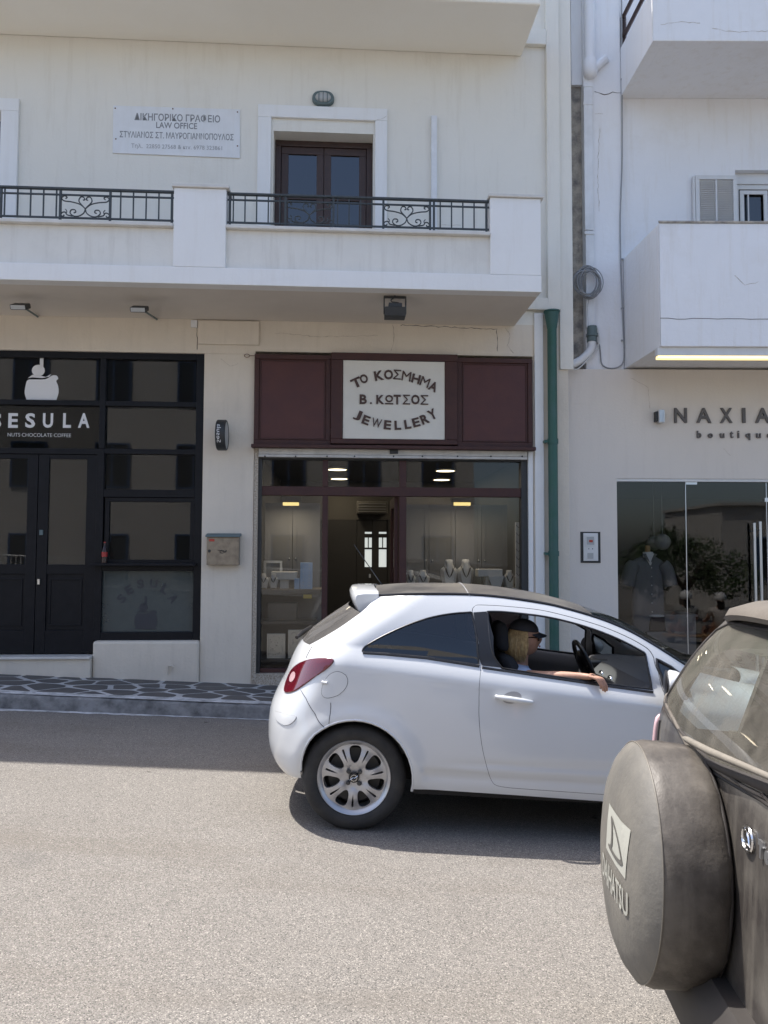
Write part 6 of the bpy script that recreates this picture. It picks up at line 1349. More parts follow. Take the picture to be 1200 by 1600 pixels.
# wheels
def rim_mesh(mat_=None):
    Rr = .216; holes = []
    def H(ang, pts): c, s = math.cos(ang), math.sin(ang); return [(p[0]*c-p[1]*s, p[0]*s+p[1]*c) for p in pts]
    for k in range(7):
        a = math.pi/2+2*math.pi*k/7
        holes.append(H(a, smooth_line([(.085, 0), (.098, .018), (.135, .032), (.168, .036), (.183, .022), (.186, 0), (.183, -.022), (.168, -.036), (.135, -.032), (.098, -.018)], 2, True)))
        holes.append(H(a+math.pi/7, [(.095, 0), (.13, .0045), (.172, .0065), (.178, 0), (.172, -.0065), (.13, -.0045)]))
    outer = [(.196*math.cos(a), .196*math.sin(a)) for a in [i*2*math.pi/70 for i in range(70)]]
    v, tr = fill(outer, holes, .010); mb = MB()
    def dep(x, z): r = math.hypot(x, z); th = math.atan2(z, x); return .012+.020*math.exp(-((r-.11)/.05)**2)*-1+ .03*(r < .0)+(.004*math.cos(7*(th-math.pi/2)) if r > .07 else 0)
    n = len(v); mb.v = [Vector((x, -dep(x, z)*-1, z)) for x, z in v]+[Vector((x, dep(x, z)+.022, z)) for x, z in v]
    mb.f = [t for t in tr]+[(n+a, n+c, n+b) for a, b, c in tr]
    ed = {}
    for a, b, c in tr:
        for e in ((a, b), (b, c), (c, a)):
            k = tuple(sorted(e)); ed[k] = ed.get(k, 0)+1
    for (a, b), c in ed.items():
        if c == 1: mb.f.append((a, b, n+b, n+a))
    mb.lathe([(.192, .012), (.200, .002), (.214, -.010), (.218, -.012), (.222, -.006), (.216, .02), (.20, .04), (.195, .18)], (0, 0, 0), 'y', 64)
    return mb
yw = -.795
wheels = []
for (x, sd) in ((0, -1), (0, 1), (2.51, -1), (2.51, 1)):
    M = Matrix.Translation((x, sd*abs(yw), .31)) @ (Matrix.Identity(4) if sd < 0 else Matrix.Rotation(math.pi, 4, 'Z'))
    ty = MB(); pr = [(.216, .0), (.226, -.012), (.255, -.022), (.285, -.018), (.302, -.004), (.310, .012), (.312, .05), (.312, .15), (.306, .19), (.28, .205), (.22, .20)]
    ty.lathe(pr, (0, 0, 0), 'y', 72)
    ty.xf(M); wh = CT.part('wheel', ty, 'rubber', smooth=45)
    rm = rim_mesh(); rm.xf(M); CT.part('rim', rm, 'alloy', parent=wh, smooth=35)
    b = MB(); b.lathe([(.0, .07), (.16, .07), (.19, .12)], (0, 0, 0), 'y', 32); b.xf(M); CT.part('brake_disc', b, 'alloy_dark', parent=wh)
    h = MB(); h.lathe([(0, -.012), (.028, -.012), (.031, -.006), (.031, .01)], (0, 0, 0), 'y', 24); h.xf(M); CT.part('centre_cap', h, 'trim_black', parent=wh, smooth=40)
    e = MB(); e.tube([(.018*math.cos(a), -.0135, .018*math.sin(a)) for a in [i*math.pi/10 for i in range(20)]], .0022, 5, closed=True); e.tube([(-.026, -.0135, -.002), (-.002, -.0135, .003), (.002, -.0135, -.003), (.026, -.0135, .002)], .0022, 5); e.xf(M @ Matrix.Rotation(R_(-25), 4, 'Y')); CT.part('wheel_emblem', e, 'chrome', parent=wh)
    for k in range(4):
        a = math.pi/4+k*math.pi/2; l = MB(); l.lathe([(0, -.004), (.009, -.004), (.010, .0), (.0135, .002), (.014, .01)], (.047*math.cos(a), -.006, .047*math.sin(a)), 'y', 10); l.xf(M); CT.part('wheel_bolt', l, 'alloy_dark', parent=wh, smooth=40)
# ================================================================== passenger
mat('skin', (0.46, 0.26, 0.18), 0.5, var=0.35, vscale=40, bump=.15, bscale=200); mat('hair_blonde', (0.55, 0.40, 0.20), 0.55, var=0.7, vscale=45, col2=(0.24, 0.15, 0.07)); mat('cap_cloth', (0.03, 0.032, 0.04), 0.9); mat('shirt_blue', (0.42, 0.50, 0.66), 0.85, var=0.3, vscale=14)
mat('lip', (0.40, 0.14, 0.12), 0.5); mat('lens_dark', (0.01, 0.01, 0.012), 0.08)
def skin_mesh(chains, sub=2):
    """chains: list of lists of (pos, radius); they share points with equal positions"""
    vs = []; rs = []; es = []; idx = {}
    for ch in chains:
        prev = None
        for p, r in ch:
            k = tuple(round(c, 4) for c in p)
            if k not in idx: idx[k] = len(vs); vs.append(p); rs.append(r)
            i = idx[k]
            if prev is not None and prev != i: es.append((prev, i))
            prev = i
    me = bpy.data.meshes.new('s'); me.from_pydata(vs, es, []); o = bpy.data.objects.new('s', me); COL.objects.link(o)
    sm = o.modifiers.new('skin', 'SKIN'); sm.use_smooth_shade = True
    for i, d in enumerate(me.skin_vertices[0].data): r = rs[i]; d.radius = (r, r) if not isinstance(r, tuple) else r; d.use_root = (i == 0)
    ss = o.modifiers.new('sub', 'SUBSURF'); ss.levels = ss.render_levels = sub
    bpy.context.view_layer.update(); dg = bpy.context.evaluated_depsgraph_get(); m2 = bpy.data.meshes.new_from_object(o.evaluated_get(dg))
    mb = MB(); mb.add([v.co.copy() for v in m2.vertices], [tuple(p.vertices) for p in m2.polygons])
    bpy.data.objects.remove(o); bpy.data.meshes.remove(me); bpy.data.meshes.remove(m2); return mb
def head_mb(c, yaw=0.0, pitch=0.0, s=1.0):
    mb = MB()
    def fn(d, q):
        x, y, z = q
        f = max(0, d.x)
        x += .020*math.exp(-((d.z+.06)/.16)**2-(d.y/.17)**2)*(f > 0)                    # nose
        x += .006*math.exp(-((d.z-.22)/.12)**2-(d.y/.5)**2)*f                             # brow
        x -= .007*math.exp(-((d.z-.08)/.10)**2-((abs(d.y)-.33)/.16)**2)*f                 # eye sockets
        x += .006*math.exp(-((d.z+.40)/.07)**2-(d.y/.25)**2)*f                            # lips
        x += .012*math.exp(-((d.z+.72)/.16)**2-(d.y/.35)**2)*f                            # chin
        y *= 1-.28*max(0, -d.z)**1.5*(.4+f); x -= .022*max(0, -d.z)*(d.x < 0)*abs(d.x)
        return Vector((x, y, z))
    mb.ball((0, 0, 0), .096, .074, .118, 36, fn=fn)
    for sd in (-1, 1): mb.ball((-.005, sd*.075, -.005), .016, .009, .030, 10)
    M = Matrix.Translation(c) @ Matrix.Rotation(yaw, 4, 'Z') @ Matrix.Rotation(pitch, 4, 'Y') @ Matrix.Scale(s, 4); mb.xf(M); return mb, M
hz = CF.i @ atdepth(821, 997, 5.05); hc = Vector((hz.x, -.40, hz.z))
PT_ = Thing('person', 'blonde woman in dark cap and sunglasses resting her arm on the open car window', 'person', CF, (hc.x-.05, -.38, .60))
sh = Vector((hc.x-.03, -.37, hc.z-.205))
_h = CF.xz(908, 1056.5, -.76); hd = Vector((_h[0], 0, _h[1])); _h = CF.xz(927, 1058, -.80); ph = Vector((_h[0], 0, _h[1]))
zs = zbelt(hd.x)
el = Vector((1.14, -.68, zbelt(1.14)-.045)); wr = Vector((hd.x, -.765, hd.z)); pm = Vector((ph.x, -.80, ph.z))
shR = Vector((sh.x, -.56, sh.z-.03))
chains = [[((hc.x-.12, -.37, .66), .13), ((hc.x-.11, -.37, .80), .12), ((sh.x-.03, -.37, sh.z-.08), .125), ((sh.x, -.37, sh.z+.02), .075), ((sh.x+.015, -.38, sh.z+.09), .045), ((hc.x+.0, -.40, hc.z-.06), .045)],
          [((sh.x-.03, -.37, sh.z-.08), .125), (tuple(shR), .06), (tuple(shR.lerp(el, .5)), .046), (tuple(el), .038), (tuple(el.lerp(wr, .45)), .036), (tuple(wr), .023), (tuple(pm), (.032, .017))],
          [((sh.x-.03, -.37, sh.z-.08), .125), ((sh.x+.0, -.17, sh.z-.03), .06), ((sh.x+.10, -.14, sh.z-.26), .046), ((sh.x+.30, -.22, sh.z-.30), .036), ((sh.x+.44, -.26, sh.z-.32), .022)],
          [((hc.x-.12, -.37, .66), .13), ((hc.x+.10, -.47, .64), .10), ((hc.x+.42, -.47, .72), .075), ((hc.x+.55, -.46, .5), .05)],
          [((hc.x-.12, -.37, .66), .13), ((hc.x+.10, -.28, .64), .10), ((hc.x+.42, -.28, .72), .075), ((hc.x+.55, -.29, .5), .05)]]
body = skin_mesh(chains, 2)
hm, HM = head_mb(hc, R_(-8), 0, .97); body.add(hm.v, hm.f)
# five fingers draped over the door: unequal lengths, bent at two knuckles
base = pm
for k, (dx, dy, L_, r) in enumerate(((.030, -.016, .078, .0088), (.018, -.022, .084, .0090), (.004, -.026, .078, .0086), (-.010, -.026, .062, .0076))):
    p0 = base+Vector((dx-.02, dy*.4, .004)); p1 = base+Vector((dx+.020, dy-.006, -.004)); p2 = p1+Vector((.022, -.010, -.5*L_)); p3 = p2+Vector((.006, .006, -.42*L_))
    f = skin_mesh([[(tuple(p0), r*1.15), (tuple(p1), r*1.1), (tuple(p2), r), (tuple(p3), r*.75)]], 2); body.add(f.v, f.f)
p0 = base+Vector((-.03, .012, .0)); f = skin_mesh([[(tuple(p0), .011), (tuple(p0+Vector((.03, .035, .008))), .010), (tuple(p0+Vector((.062, .048, .0))), .008)]], 2); body.add(f.v, f.f)
PT_.part('body', body, 'skin', smooth=True)
# shirt over the torso
g = .014
def grow(ch): return [(p, (r+g if not isinstance(r, tuple) else r)) for p, r in ch]
shm = skin_mesh([grow(chains[0][:4])[:3]+[((sh.x+.0, -.37, sh.z+.035), .062)], grow(chains[1][:2])+[(tuple(shR.lerp(el, .38)), .066)], grow(chains[2][:2])+[(tuple(Vector(chains[2][1][0]).lerp(Vector(chains[2][2][0]), .4)), .064)]], 2); PT_.part('shirt', shm, 'shirt_blue', smooth=True)
# lips, sunglasses
mb = MB(); mb.ball((.098, 0, -.049), .006, .022, .007, 12); mb.xf(HM); PT_.part('mouth', mb, 'lip', smooth=True)
mb = MB()
for sd in (-1, 1):
    mb.ball((.088, sd*.032, .008), .008, .028, .021, 14); mb.tube([(.085, sd*.06, .015), (.02, sd*.076, .012), (-.01, sd*.078, .006)], .0035, 6)
mb.tube([(.098, -.012, .014), (.098, .012, .014)], .003, 6); mb.xf(HM); PT_.part('sunglasses', mb, 'lens_dark', smooth=50)
# hair: many strands falling from under the cap to the nape
rg = random.Random(4); mb = MB()
mb.ball((-.030, 0, .012), .082, .080, .108, 24); 
for k in range(520):
    a = rg.uniform(R_(72), R_(288)); el_ = rg.uniform(.1, .9); n0 = Vector((math.cos(a), math.sin(a), 0)); ln = rg.uniform(.10, .155)*(1.0 if abs(math.cos(a)) < .7 else .95)
    p = Vector((-.015+.090*n0.x*math.sqrt(1-el_**2*.7), .078*n0.y*math.sqrt(1-el_**2*.7)*1.02, .10*el_+.0)); pts = []
    side_f = 1 if math.cos(a) > 0 else 0
    for i in range(7):
        u = i/6; o = .010*math.sin(u*3)+.010*u*(1-u)*4; pts.append(p+n0*(o+.012*(1-abs(el_)))+Vector((.022*u*side_f*0-.006*u, 0, -(ln+.11*el_)*u+rg.uniform(-.002, .002))))
        if u > .7: pts[-1] -= n0*.018*(u-.7)/.3
    mb.tube(pts, [.0035, .0038, .0038, .0036, .0034, .0028, .0012], 4)
mb.xf(HM); PT_.part('hair', mb, 'hair_blonde', smooth=60)
mb = MB()
def capf(d, q): return q if d.z > -.02 else Vector((q.x, q.y, -.002))
mb.ball((-.016, 0, .052), .100, .090, .076, 28, fn=capf)
br = []; 
for i in range(13): a = R_(-78+156*i/12); br.append((.075*math.cos(a)*.9+.02, .088*math.sin(a)))
ou = []
for i in range(13): a = R_(-78+156*i/12); ou.append((.070+.070*math.cos(a), .085*math.sin(a)))
n = 13; vs = [(x, y, .050-.15*y*y/.088*.9) for x, y in br]+[(x, y, .038-.15*y*y/.088*1.2) for x, y in ou]; fs = [(i, i+1, n+i+1, n+i) for i in range(n-1)]
mb.add(vs, fs); mb.add([(x, y, z-.006) for x, y, z in vs], fs)
mb.xf(HM @ Matrix.Rotation(R_(4), 4, 'Y')); PT_.part('cap', mb, 'cap_cloth', smooth=60)
# ================================================================== dusty off-roader with the spare wheel
mat('suv_paint', (0.040, 0.035, 0.032), 0.40, coat=0.25, var=1.0, vscale=6, col2=(0.10, 0.092, 0.080), rvar=.12, streak=.8, stain=(0.175, 0.158, 0.135), bump=0.08)
mat('suv_dusty', (0.125, 0.11, 0.092), 0.6, var=.9, vscale=5, col2=(0.10, 0.085, 0.072), bump=0.15)
mat('cover_face', (0.155, 0.145, 0.125), 0.6, var=.9, vscale=4.5, col2=(0.105, 0.100, 0.09), bump=0.25, bscale=30, streak=.35, stain=(0.20, 0.18, 0.145))
mat('cover_side', (0.045, 0.038, 0.032), 0.5, var=1.0, vscale=7, col2=(0.115, 0.102, 0.086), bump=0.15, bscale=60, streak=.55, stain=(0.18, 0.16, 0.135))
mat('cover_print', (0.35, 0.35, 0.31), 0.6, var=.5, vscale=14, col2=(0.33, 0.33, 0.29)); mat('cover_mark', (0.10, 0.095, 0.085), 0.6); mat('piping', (0.16, 0.145, 0.12), 0.5)
mat('wiper_dust', (0.20, 0.18, 0.15), 0.7, var=.5, vscale=20)
mat('suv_trim', (0.035, 0.03, 0.027), 0.7, var=.6, vscale=7)
glass('suv_glass', (0.62, 0.72, 0.68), dust=0.75, dustcol=(0.15, 0.14, 0.12), dmin=0.30, dscale=6); glass('suv_side_glass', (0.40, 0.48, 0.46), ior=1.3)
AT = R_(-5.457); CY = .10
_c = Vector((.7772, 2.4263, .7405)); _tr = Matrix.Rotation(AT, 4, 'Z') @ Matrix.Rotation(TILT, 4, 'Y')
_o = _c - _tr.to_3x3() @ Vector((0, CY, 0)); _g = road_z(_o.x); ZC = (_o.z-_g)/math.cos(TILT); _o = _o - _tr.to_3x3() @ Vector((0, 0, ZC)); TF = Frame(Matrix.Translation(_o) @ _tr)
TX = [(.2, .192), (.45, .192), (.9, .192), (1.04, .193), (1.12, .203), (1.22, .240), (1.37, .318), (1.49, .41), (1.56, .47)]
TV = [(.2, .75), (.6, .775), (.9, .775), (1.05, .765), (1.2, .735), (1.37, .69), (1.5, .65), (1.6, .61)]
TR_ = .06
def Tf(t, z):
    s = 1 if t >= 0 else -1; a = abs(t); x = sinterp(TX, z); V = sinterp(TV, z)
    if a < 1:
        c = max(0, math.cos(a*math.pi/2)); x += TR_*(1-c**(2/3.2)); f = math.sin(a*math.pi/2)**(2/3.2) if a > 0 else 0
        # flat middle: use plain proportion near the centre
        return Vector((x, s*V*f, z))
    return Vector((x+TR_+(a-1), s*V, z))
def Tlin(v, z):        # parameter for a given sideways position
    f = min(.9999, abs(v)/sinterp(TV, z)); return math.copysign(math.asin(f**(3.2/2))/(math.pi/2), v)
def Tn(t, z):
    e = .004; n = (Tf(t+e, z)-Tf(t-e, z)).cross(Tf(t, z+e)-Tf(t, z-e)); n.normalize(); return -n if n.x > 0 and abs(t) < .9 else (n if n.dot(Vector((-.3, math.copysign(1, t), 0))) > 0 else -n)
def Tpt(v, z, off=0.0): t = Tlin(v, z); return Tf(t, z)+Tn(t, z)*off
def tinv(px, py, zmax=1.55):    # picture point -> (v, z) on the rear face
    v, z = 0.2, 1.0; y, zz = TF.yz(px, py, .27); v, z = y, zz
    for _ in range(14):
        P = Tpt(max(-.74, min(.755, v)), z); y, zz = TF.yz(px, py, P.x); v, z = lerp(v, y, .8), lerp(z, zz, .8)
    return max(-.755, min(.755, v)), z
TT = Thing('dusty_off_roader', 'dusty dark brown off-road car with a covered spare wheel on its back door', 'car', TF, (1.6, 0, 0))
def tp(outer, holes=(), off=0.0, step=.035, inner=None):
    v2, tr = fill(outer, holes, step); mb = MB(); mb.n = []
    for t, z in v2: n = Tn(t, z); mb.v.append(Tf(t, z)+n*off); mb.n.append(n)
    for a, b, c in tr:
        nn = (mb.v[b]-mb.v[a]).cross(mb.v[c]-mb.v[a]); mb.f.append((a, b, c) if nn.dot(mb.n[a]) > 0 else (a, c, b))
    return mb
def TP(pts): return [(Tlin(v, z), z) for v, z in pts]
gb = TP([(-.66, 1.16), (-.60, 1.12), (-.45, 1.105), (0, 1.095), (.45, 1.115), (.60, 1.13), (.665, 1.17)]); gt = TP([(.585, 1.44), (.50, 1.475), (0, 1.485), (-.50, 1.475), (-.585, 1.44)])
glassp = gb+gt
# rear face with corners and the two sides up to the belt; pillars; glass
XE = 3.2
lower = [(-XE, .42)]+[(-1.72, .42)]+[(-1.35-.36*math.cos(a)-0+.0, .36+.36*math.sin(a)) for a in [R_(i) for i in (15, 40, 65, 90, 115, 140, 165)]]+[(-.98, .42), (-.8, .52), (.8, .52), (.98, .42)]+[(1.35-.36*math.cos(a), .36+.36*math.sin(a)) for a in [R_(i) for i in (15, 40, 65, 90, 115, 140, 165)]]+[(1.72, .42), (XE, .42), (XE, 1.0), (1.05, 1.04), (1.05, 1.50), (-1.05, 1.50), (-1.05, 1.04), (-XE, 1.0)]
mb = tp(lower, [glassp]); TT.part('body', mb, 'suv_paint', smooth=True)
mb = tp(glassp, off=.002); TT.part('rear_window', mb, 'suv_glass', smooth=True)
mb = MB(); gl = dens(glassp, .04); mb.tube([Tf(t, z)+Tn(t, z)*.003 for t, z in gl], .006, 6, closed=True); TT.part('window_seal', mb, 'suv_trim', smooth=60)
# black printed band inside the glass
inner = TP([(-.53, 1.20), (-.46, 1.155), (0, 1.145), (.46, 1.16), (.53, 1.20), (.42, 1.36), (.34, 1.405), (0, 1.415), (-.34, 1.405), (-.42, 1.36)])
mb = tp(glassp, [inner], off=-.004); TT.part('glass_border', mb, 'suv_dusty', smooth=True)
# belt seam of the back door
sm = [tinv(*p) for p in ((1050, 1124), (1060, 1142), (1075, 1170), (1095, 1192), (1125, 1213), (1162, 1235), (1200, 1255))]; sm = [(.74, 1.165), (.66, 1.14)]+sm+[(-.35, sm[-1][1]), (-.55, sm[-1][1]-.01), (-.66, sm[-1][1]+.02)]
mb = MB(); mb.tube([Tpt(v, z, .001) for v, z in dens(sm, .03, False)], .0055, 6); TT.part('door_gap', mb, 'gap_dark'); mb = MB(); mb.tube([Tpt(.665, z, .0) for z in [lerp(.54, 1.08, i/12) for i in range(13)]], .006, 6); TT.part('door_gap', mb, 'gap_dark'); mb = MB(); mb.tube([Tpt(-.665, z, .0) for z in [lerp(.54, 1.08, i/12) for i in range(13)]], .006, 6); TT.part('door_gap', mb, 'gap_dark')
mb = MB(); mb.tube([Tpt(v, z+.010, .003) for v, z in dens(sm, .03, False)], .006, 6); TT.part('belt_edge', mb, 'suv_dusty', smooth=60)
# roof, sides above the belt, front end
mb = MB(); path = [(.46, .62, 1.495), (.55, .615, 1.525), (.9, .61, 1.54), (1.6, .61, 1.545), (2.2, .61, 1.52), (2.5, .60, 1.48)]
nj = 17
for (x, w, z) in path:
    for j in range(nj): u = -1+2*j/(nj-1); mb.v.append(Vector((x-.0*(1-u*u), w*u, z+.045*(1-abs(u)**2.4))))
for i in range(len(path)-1):
    for j in range(nj-1): a = i*nj+j; mb.f.append((a, a+1, a+nj+1, a+nj))
TT.part('roof', mb, 'suv_paint', smooth=True)
mb = MB(); sec = [(.40, 1.468), (.385, 1.485), (.40, 1.512), (.48, 1.540), (.75, 1.552), (.72, 1.50), (.55, 1.485)]
for j in range(nj):
    u = -1+2*j/(nj-1); 
    for x, z in sec: mb.v.append(Vector((x-.035*(1-abs(u)**2.5)+.06*abs(u)**8, .635*u, z+.040*(1-abs(u)**2.4)-.02*abs(u)**8)))
k7 = len(sec)
for j in range(nj-1):
    for k in range(k7): mb.f.append((j*k7+k, j*k7+(k+1) % k7, (j+1)*k7+(k+1) % k7, (j+1)*k7+k))
mb.f += [tuple(range(k7)), tuple(range((nj-1)*k7, nj*k7))]; TT.part('roof_spoiler', mb, 'suv_dusty', smooth=45)
mb = MB(); mb.box(.40, .44, -.20, .20, 1.445, 1.475); TT.part('brake_light', mb, 'lamp_pink', bev=.01)
for s in (-1, 1):
    mb = MB(); 
    def q(x0, x1, m=None): pass
    bel = lambda x: Vector((x, s*.752, 1.02)); tpv = lambda x: Vector((x, s*.618, 1.50))
    for x0, x1, x0t, x1t in ((.52, .62, .62, .70), (1.28, 1.36, 1.30, 1.38), (2.10, 2.18, 2.04, 2.12)):
        a, b = bel(x0), bel(x1); c, d = tpv(x1t), tpv(x0t); mb.hexa([a, b, b+Vector((0, -s*.03, 0)), a+Vector((0, -s*.03, 0)), d, c, c+Vector((0, -s*.03, 0)), d+Vector((0, -s*.03, 0))])
    a, b = bel(2.85), bel(2.93); c, d = tpv(2.44), tpv(2.36); mb.hexa([a, b, b+Vector((0, -s*.03, 0)), a+Vector((0, -s*.03, 0)), d, c, c+Vector((0, -s*.03, 0)), d+Vector((0, -s*.03, 0))])
    mb.tube([bel(.5), bel(2.95)], .025, 6); mb.tube([tpv(.6)+Vector((0, 0, .0)), tpv(2.5)], .03, 6)
    TT.part('side_pillars', mb, 'suv_paint')
    for x0, x1, x0t, x1t in ((.62, 1.28, .70, 1.30), (1.36, 2.10, 1.38, 2.04), (2.18, 2.85, 2.12, 2.36)):
        mb = MB(); mb.quad(bel(x0), bel(x1), tpv(x1t), tpv(x0t)); TT.part('side_window', mb, 'suv_side_glass')
mb = MB()
fr = [(2.45, .60, 1.49), (2.95, .72, 1.04), (3.0, .73, 1.02)]
mb.quad((2.45, -.60, 1.49), (2.45, .60, 1.49), (2.93, .70, 1.04), (2.93, -.70, 1.04)); TT.part('windscreen', mb, 'suv_side_glass')
mb = MB(); mb.hexa([(2.9, -.74, .5), (4.0, -.68, .42), (4.0, .68, .42), (2.9, .74, .5), (2.9, -.74, 1.03), (3.95, -.66, .88), (3.95, .66, .88), (2.9, .74, 1.03)]); TT.part('bonnet', mb, 'suv_paint', bev=.05, smooth=50)
for s in (-1, 1): mb = MB(); mb.box(3.9, 4.02, s*.5-.13, s*.5+.13, .62, .80); TT.part('headlamp', mb, 'lamp_lens', bev=.03)
# rear bumper, carrier
mb = MB(); n = 21; sec = [(.0, .33), (-.02, .42), (-.015, .52), (.02, .565), (.10, .57), (.12, .33)]
for j in range(n):
    u = -1+2*j/(n-1); 
    for x, z in sec: mb.v.append(Vector((.13+x+.22*abs(u)**6, .785*math.sin(u*math.pi/2)**1 if False else .785*u, z)))
for j in range(n-1):
    for k in range(6): mb.f.append((j*6+k, j*6+(k+1) % 6, (j+1)*6+(k+1) % 6, (j+1)*6+k))
mb.f += [tuple(range(6)), tuple(range((n-1)*6, n*6))]; TT.part('rear_bumper', mb, 'suv_trim', smooth=40)
mb = MB(); mb.box(.25, 3.7, -.62, .62, .30, .45); TT.part('underbody', mb, 'gap_dark')
mb = MB(); mb.lathe([(.12, .05), (.12, .22)], (0, CY, ZC), 'x', 20); mb.box(.17, .22, -.10, .30, ZC-.20, ZC+.12); TT.part('spare_carrier', mb, 'suv_trim')
for x in (.60, 3.15):
    for s in (-1, 1):
        mb = MB(); mb.lathe([(.0, 0), (.18, 0), (.20, -.02), (.22, -.01), (.30, -.02), (.335, .0), (.335, .17), (.30, .19), (.0, .19)], (x+.35*(x < 1), s*.76 if s < 0 else .57, .335), 'y', 40); TT.part('wheel', mb, 'rubber', smooth=35)
# inside: dark seats and floor
mb = MB(); mb.box(.42, 3.0, -.70, .70, .48, .55); TT.part('cabin_floor', mb, 'suv_trim')
for yy in (-.36, .36):
    for xx in (1.0, 1.9):
        mb = MB(); mb.hexa([(xx, yy-.26, .55), (xx+.2, yy-.26, .55), (xx+.2, yy+.26, .55), (xx, yy+.26, .55), (xx-.12, yy-.24, 1.10), (xx, yy-.24, 1.10), (xx, yy+.24, 1.10), (xx-.12, yy+.24, 1.10)]); mb.box(xx-.16, xx-.06, yy-.13, yy+.13, 1.12, 1.30); TT.part('seat', mb, 'seat_cloth', bev=.03)
mb = MB(); mb.quad((.55, -.60, 1.485), (2.4, -.60, 1.485), (2.4, .60, 1.485), (.55, .60, 1.485)); TT.part('headliner', mb, 'suv_trim')
# tail lamps
for s in (-1, 1):
    lz = [(1.0, 1.04), (.90, 1.07), (.84, 1.05), (.80, .95), (.74, .72), (.80, .64), (1.0, .64)]; lp = [(s*a, z) for a, z in smooth_line(lz, 2, True)]
    mb = tp(lp, off=.012, step=.03); l = TT.part('tail_lamp', mb, 'lamp_pink', smooth=True)
    mb = MB(); mb.tube([Tf(t, z)+Tn(t, z)*.006 for t, z in dens(lp, .04)], .011, 8, closed=True); TT.part('lamp_edge', mb, 'lamp_pink', parent=l, smooth=60)
    mb = MB(); mb.tube([Tf(s*1.0, z)+Tn(s*1.0, z)*.014 for z in (.66, .8, .95, 1.05)], .016, 8); TT.part('red_strip', mb, 'lamp_red', parent=l, smooth=60)
# rear wiper
w0 = tinv(1092, 1161); w1 = tinv(1200, 1212); mb = MB(); P0 = Tpt(*w0, .045); P1 = Tpt(*w1, .045); P2 = P1+(P1-P0)*.25
d = (P1-P0).normalized(); mb.tube([P0-d*.01, P0+d*.02, P0.lerp(P1, .5)+Vector((-.012, 0, 0)), P2], [.006, .010, .011, .008], 10); TT.part('rear_wiper', mb, 'wiper_dust', smooth=50)
mb = MB(); mb.tube([P0+Vector((.025, -.03, -.05)), P2+Vector((.03, .0, -.035))], [.010, .018], 8); TT.part('wiper_cowl', mb, 'suv_trim', smooth=50)
# badge and name
bc = tinv(1171.5, 1311)
def onrear(v, z, off): return Tpt(v, z, off)
mb = MB(); mb.tube([onrear(bc[0]+.034*math.cos(a), bc[1]+.030*math.sin(a), .006) for a in [i*math.pi/14 for i in range(28)]], .0045, 6, closed=True)
dsh = [(-.018, -.012), (.020, -.012), (.012, .006), (-.006, .019), (-.018, .017)]; dsh = [(-p[0], p[1]) for p in dsh]
mb.tube([onrear(bc[0]+a, bc[1]+b, .006) for a, b in dsh], .0042, 6, closed=True); TT.part('emblem', mb, 'chrome', smooth=50)
nm = tinv(1189, 1322)
for i, ch in enumerate('Terios'):
    mb = MB(); add_text(mb, ch, -.014, .014 if ch != 'i' else -.006, -.021, .021 if ch in 'Ti' else .011, 0, .007, .0035); vv = nm[0]-.014-i*.037
    mb.v = [onrear(vv-p.x, nm[1]-.004+p.z, .004-p.y) for p in mb.v]; TT.part('name_letter', mb, 'alu')
# spare wheel cover
N = 96
cv = MB(); cv.lathe([(0, -.076), (.10, -.074), (.19, -.067), (.26, -.052), (.305, -.032), (.330, -.012), (.340, .0)], (0, CY, ZC), 'x', N)
sc = TT.part('spare_cover', cv, 'cover_face', smooth=True)
cs = MB(); rg = random.Random(8)
prof = [(.340, .0), (.344, .012), (.347, .03), (.348, .085), (.346, .135), (.340, .165), (.326, .184), (.30, .193)]
for r, h in prof:
    for k in range(N):
        a = 2*math.pi*k/N; rr = r+.0025*math.sin(9*a+h*40)*(h > .02)+.0015*math.sin(23*a)*(h > .1); cs.v.append(Vector((h, CY+rr*math.cos(a), ZC+rr*math.sin(a))))
for i in range(len(prof)-1):
    for k in range(N): cs.f.append((i*N+k, i*N+(k+1) % N, (i+1)*N+(k+1) % N, (i+1)*N+k))
TT.part('cover_side', cs, 'cover_side', parent=sc, smooth=True)
mb = MB(); mb.tube([(0, .341*math.cos(a)+CY, ZC+.341*math.sin(a)) for a in [i*2*math.pi/96 for i in range(96)]], .0022, 6, closed=True); TT.part('piping', mb, 'piping', parent=sc, smooth=60)
mb = MB(); mb.tube([(.178, .325*math.cos(a)+CY, ZC+.327*math.sin(a)) for a in [i*2*math.pi/96 for i in range(96)]], .007, 8, closed=True); mb.lathe([(.20, .183), (.32, .185)], (0, CY, ZC), 'x', 48); TT.part('elastic_hem', mb, 'suv_trim', parent=sc, smooth=60)
mb = MB(); mb.lathe([(.21, .03), (.30, .03), (.32, .05), (.32, .16), (.29, .18), (.2, .18)], (0, CY, ZC), 'x', 48); TT.part('spare_tyre', mb, 'rubber', smooth=40)
def facex(y, z):
    r = math.hypot(y-CY, z-ZC); return interp([(0, -.076), (.10, -.074), (.19, -.067), (.26, -.052), (.305, -.032), (.330, -.012), (.340, .0)], r)
def fpt(px, py):
    best = None; cy, cz, w = CY, ZC, .32
    for _ in range(9):
        for i in range(-6, 7):
            for j in range(-6, 7):
                y, z = cy+w*i/6, cz+w*j/6
                if math.hypot(y-CY, z-ZC) > .335: continue
                p = proj(TF.m @ Vector((facex(y, z), y, z))); e = (p[0]-px)**2+(p[1]-py)**2
                if best is None or e < best[0]: best = (e, y, z)
        cy, cz, w = best[1], best[2], w*.4
    return best[1], best[2]
c4 = [fpt(*p) for p in ((957, 1259), (986, 1298), (981, 1376), (951, 1331))]
def onface(y, z, o=.002): return (facex(y, z)-o, y, z)
mb = MB(); g_ = 10
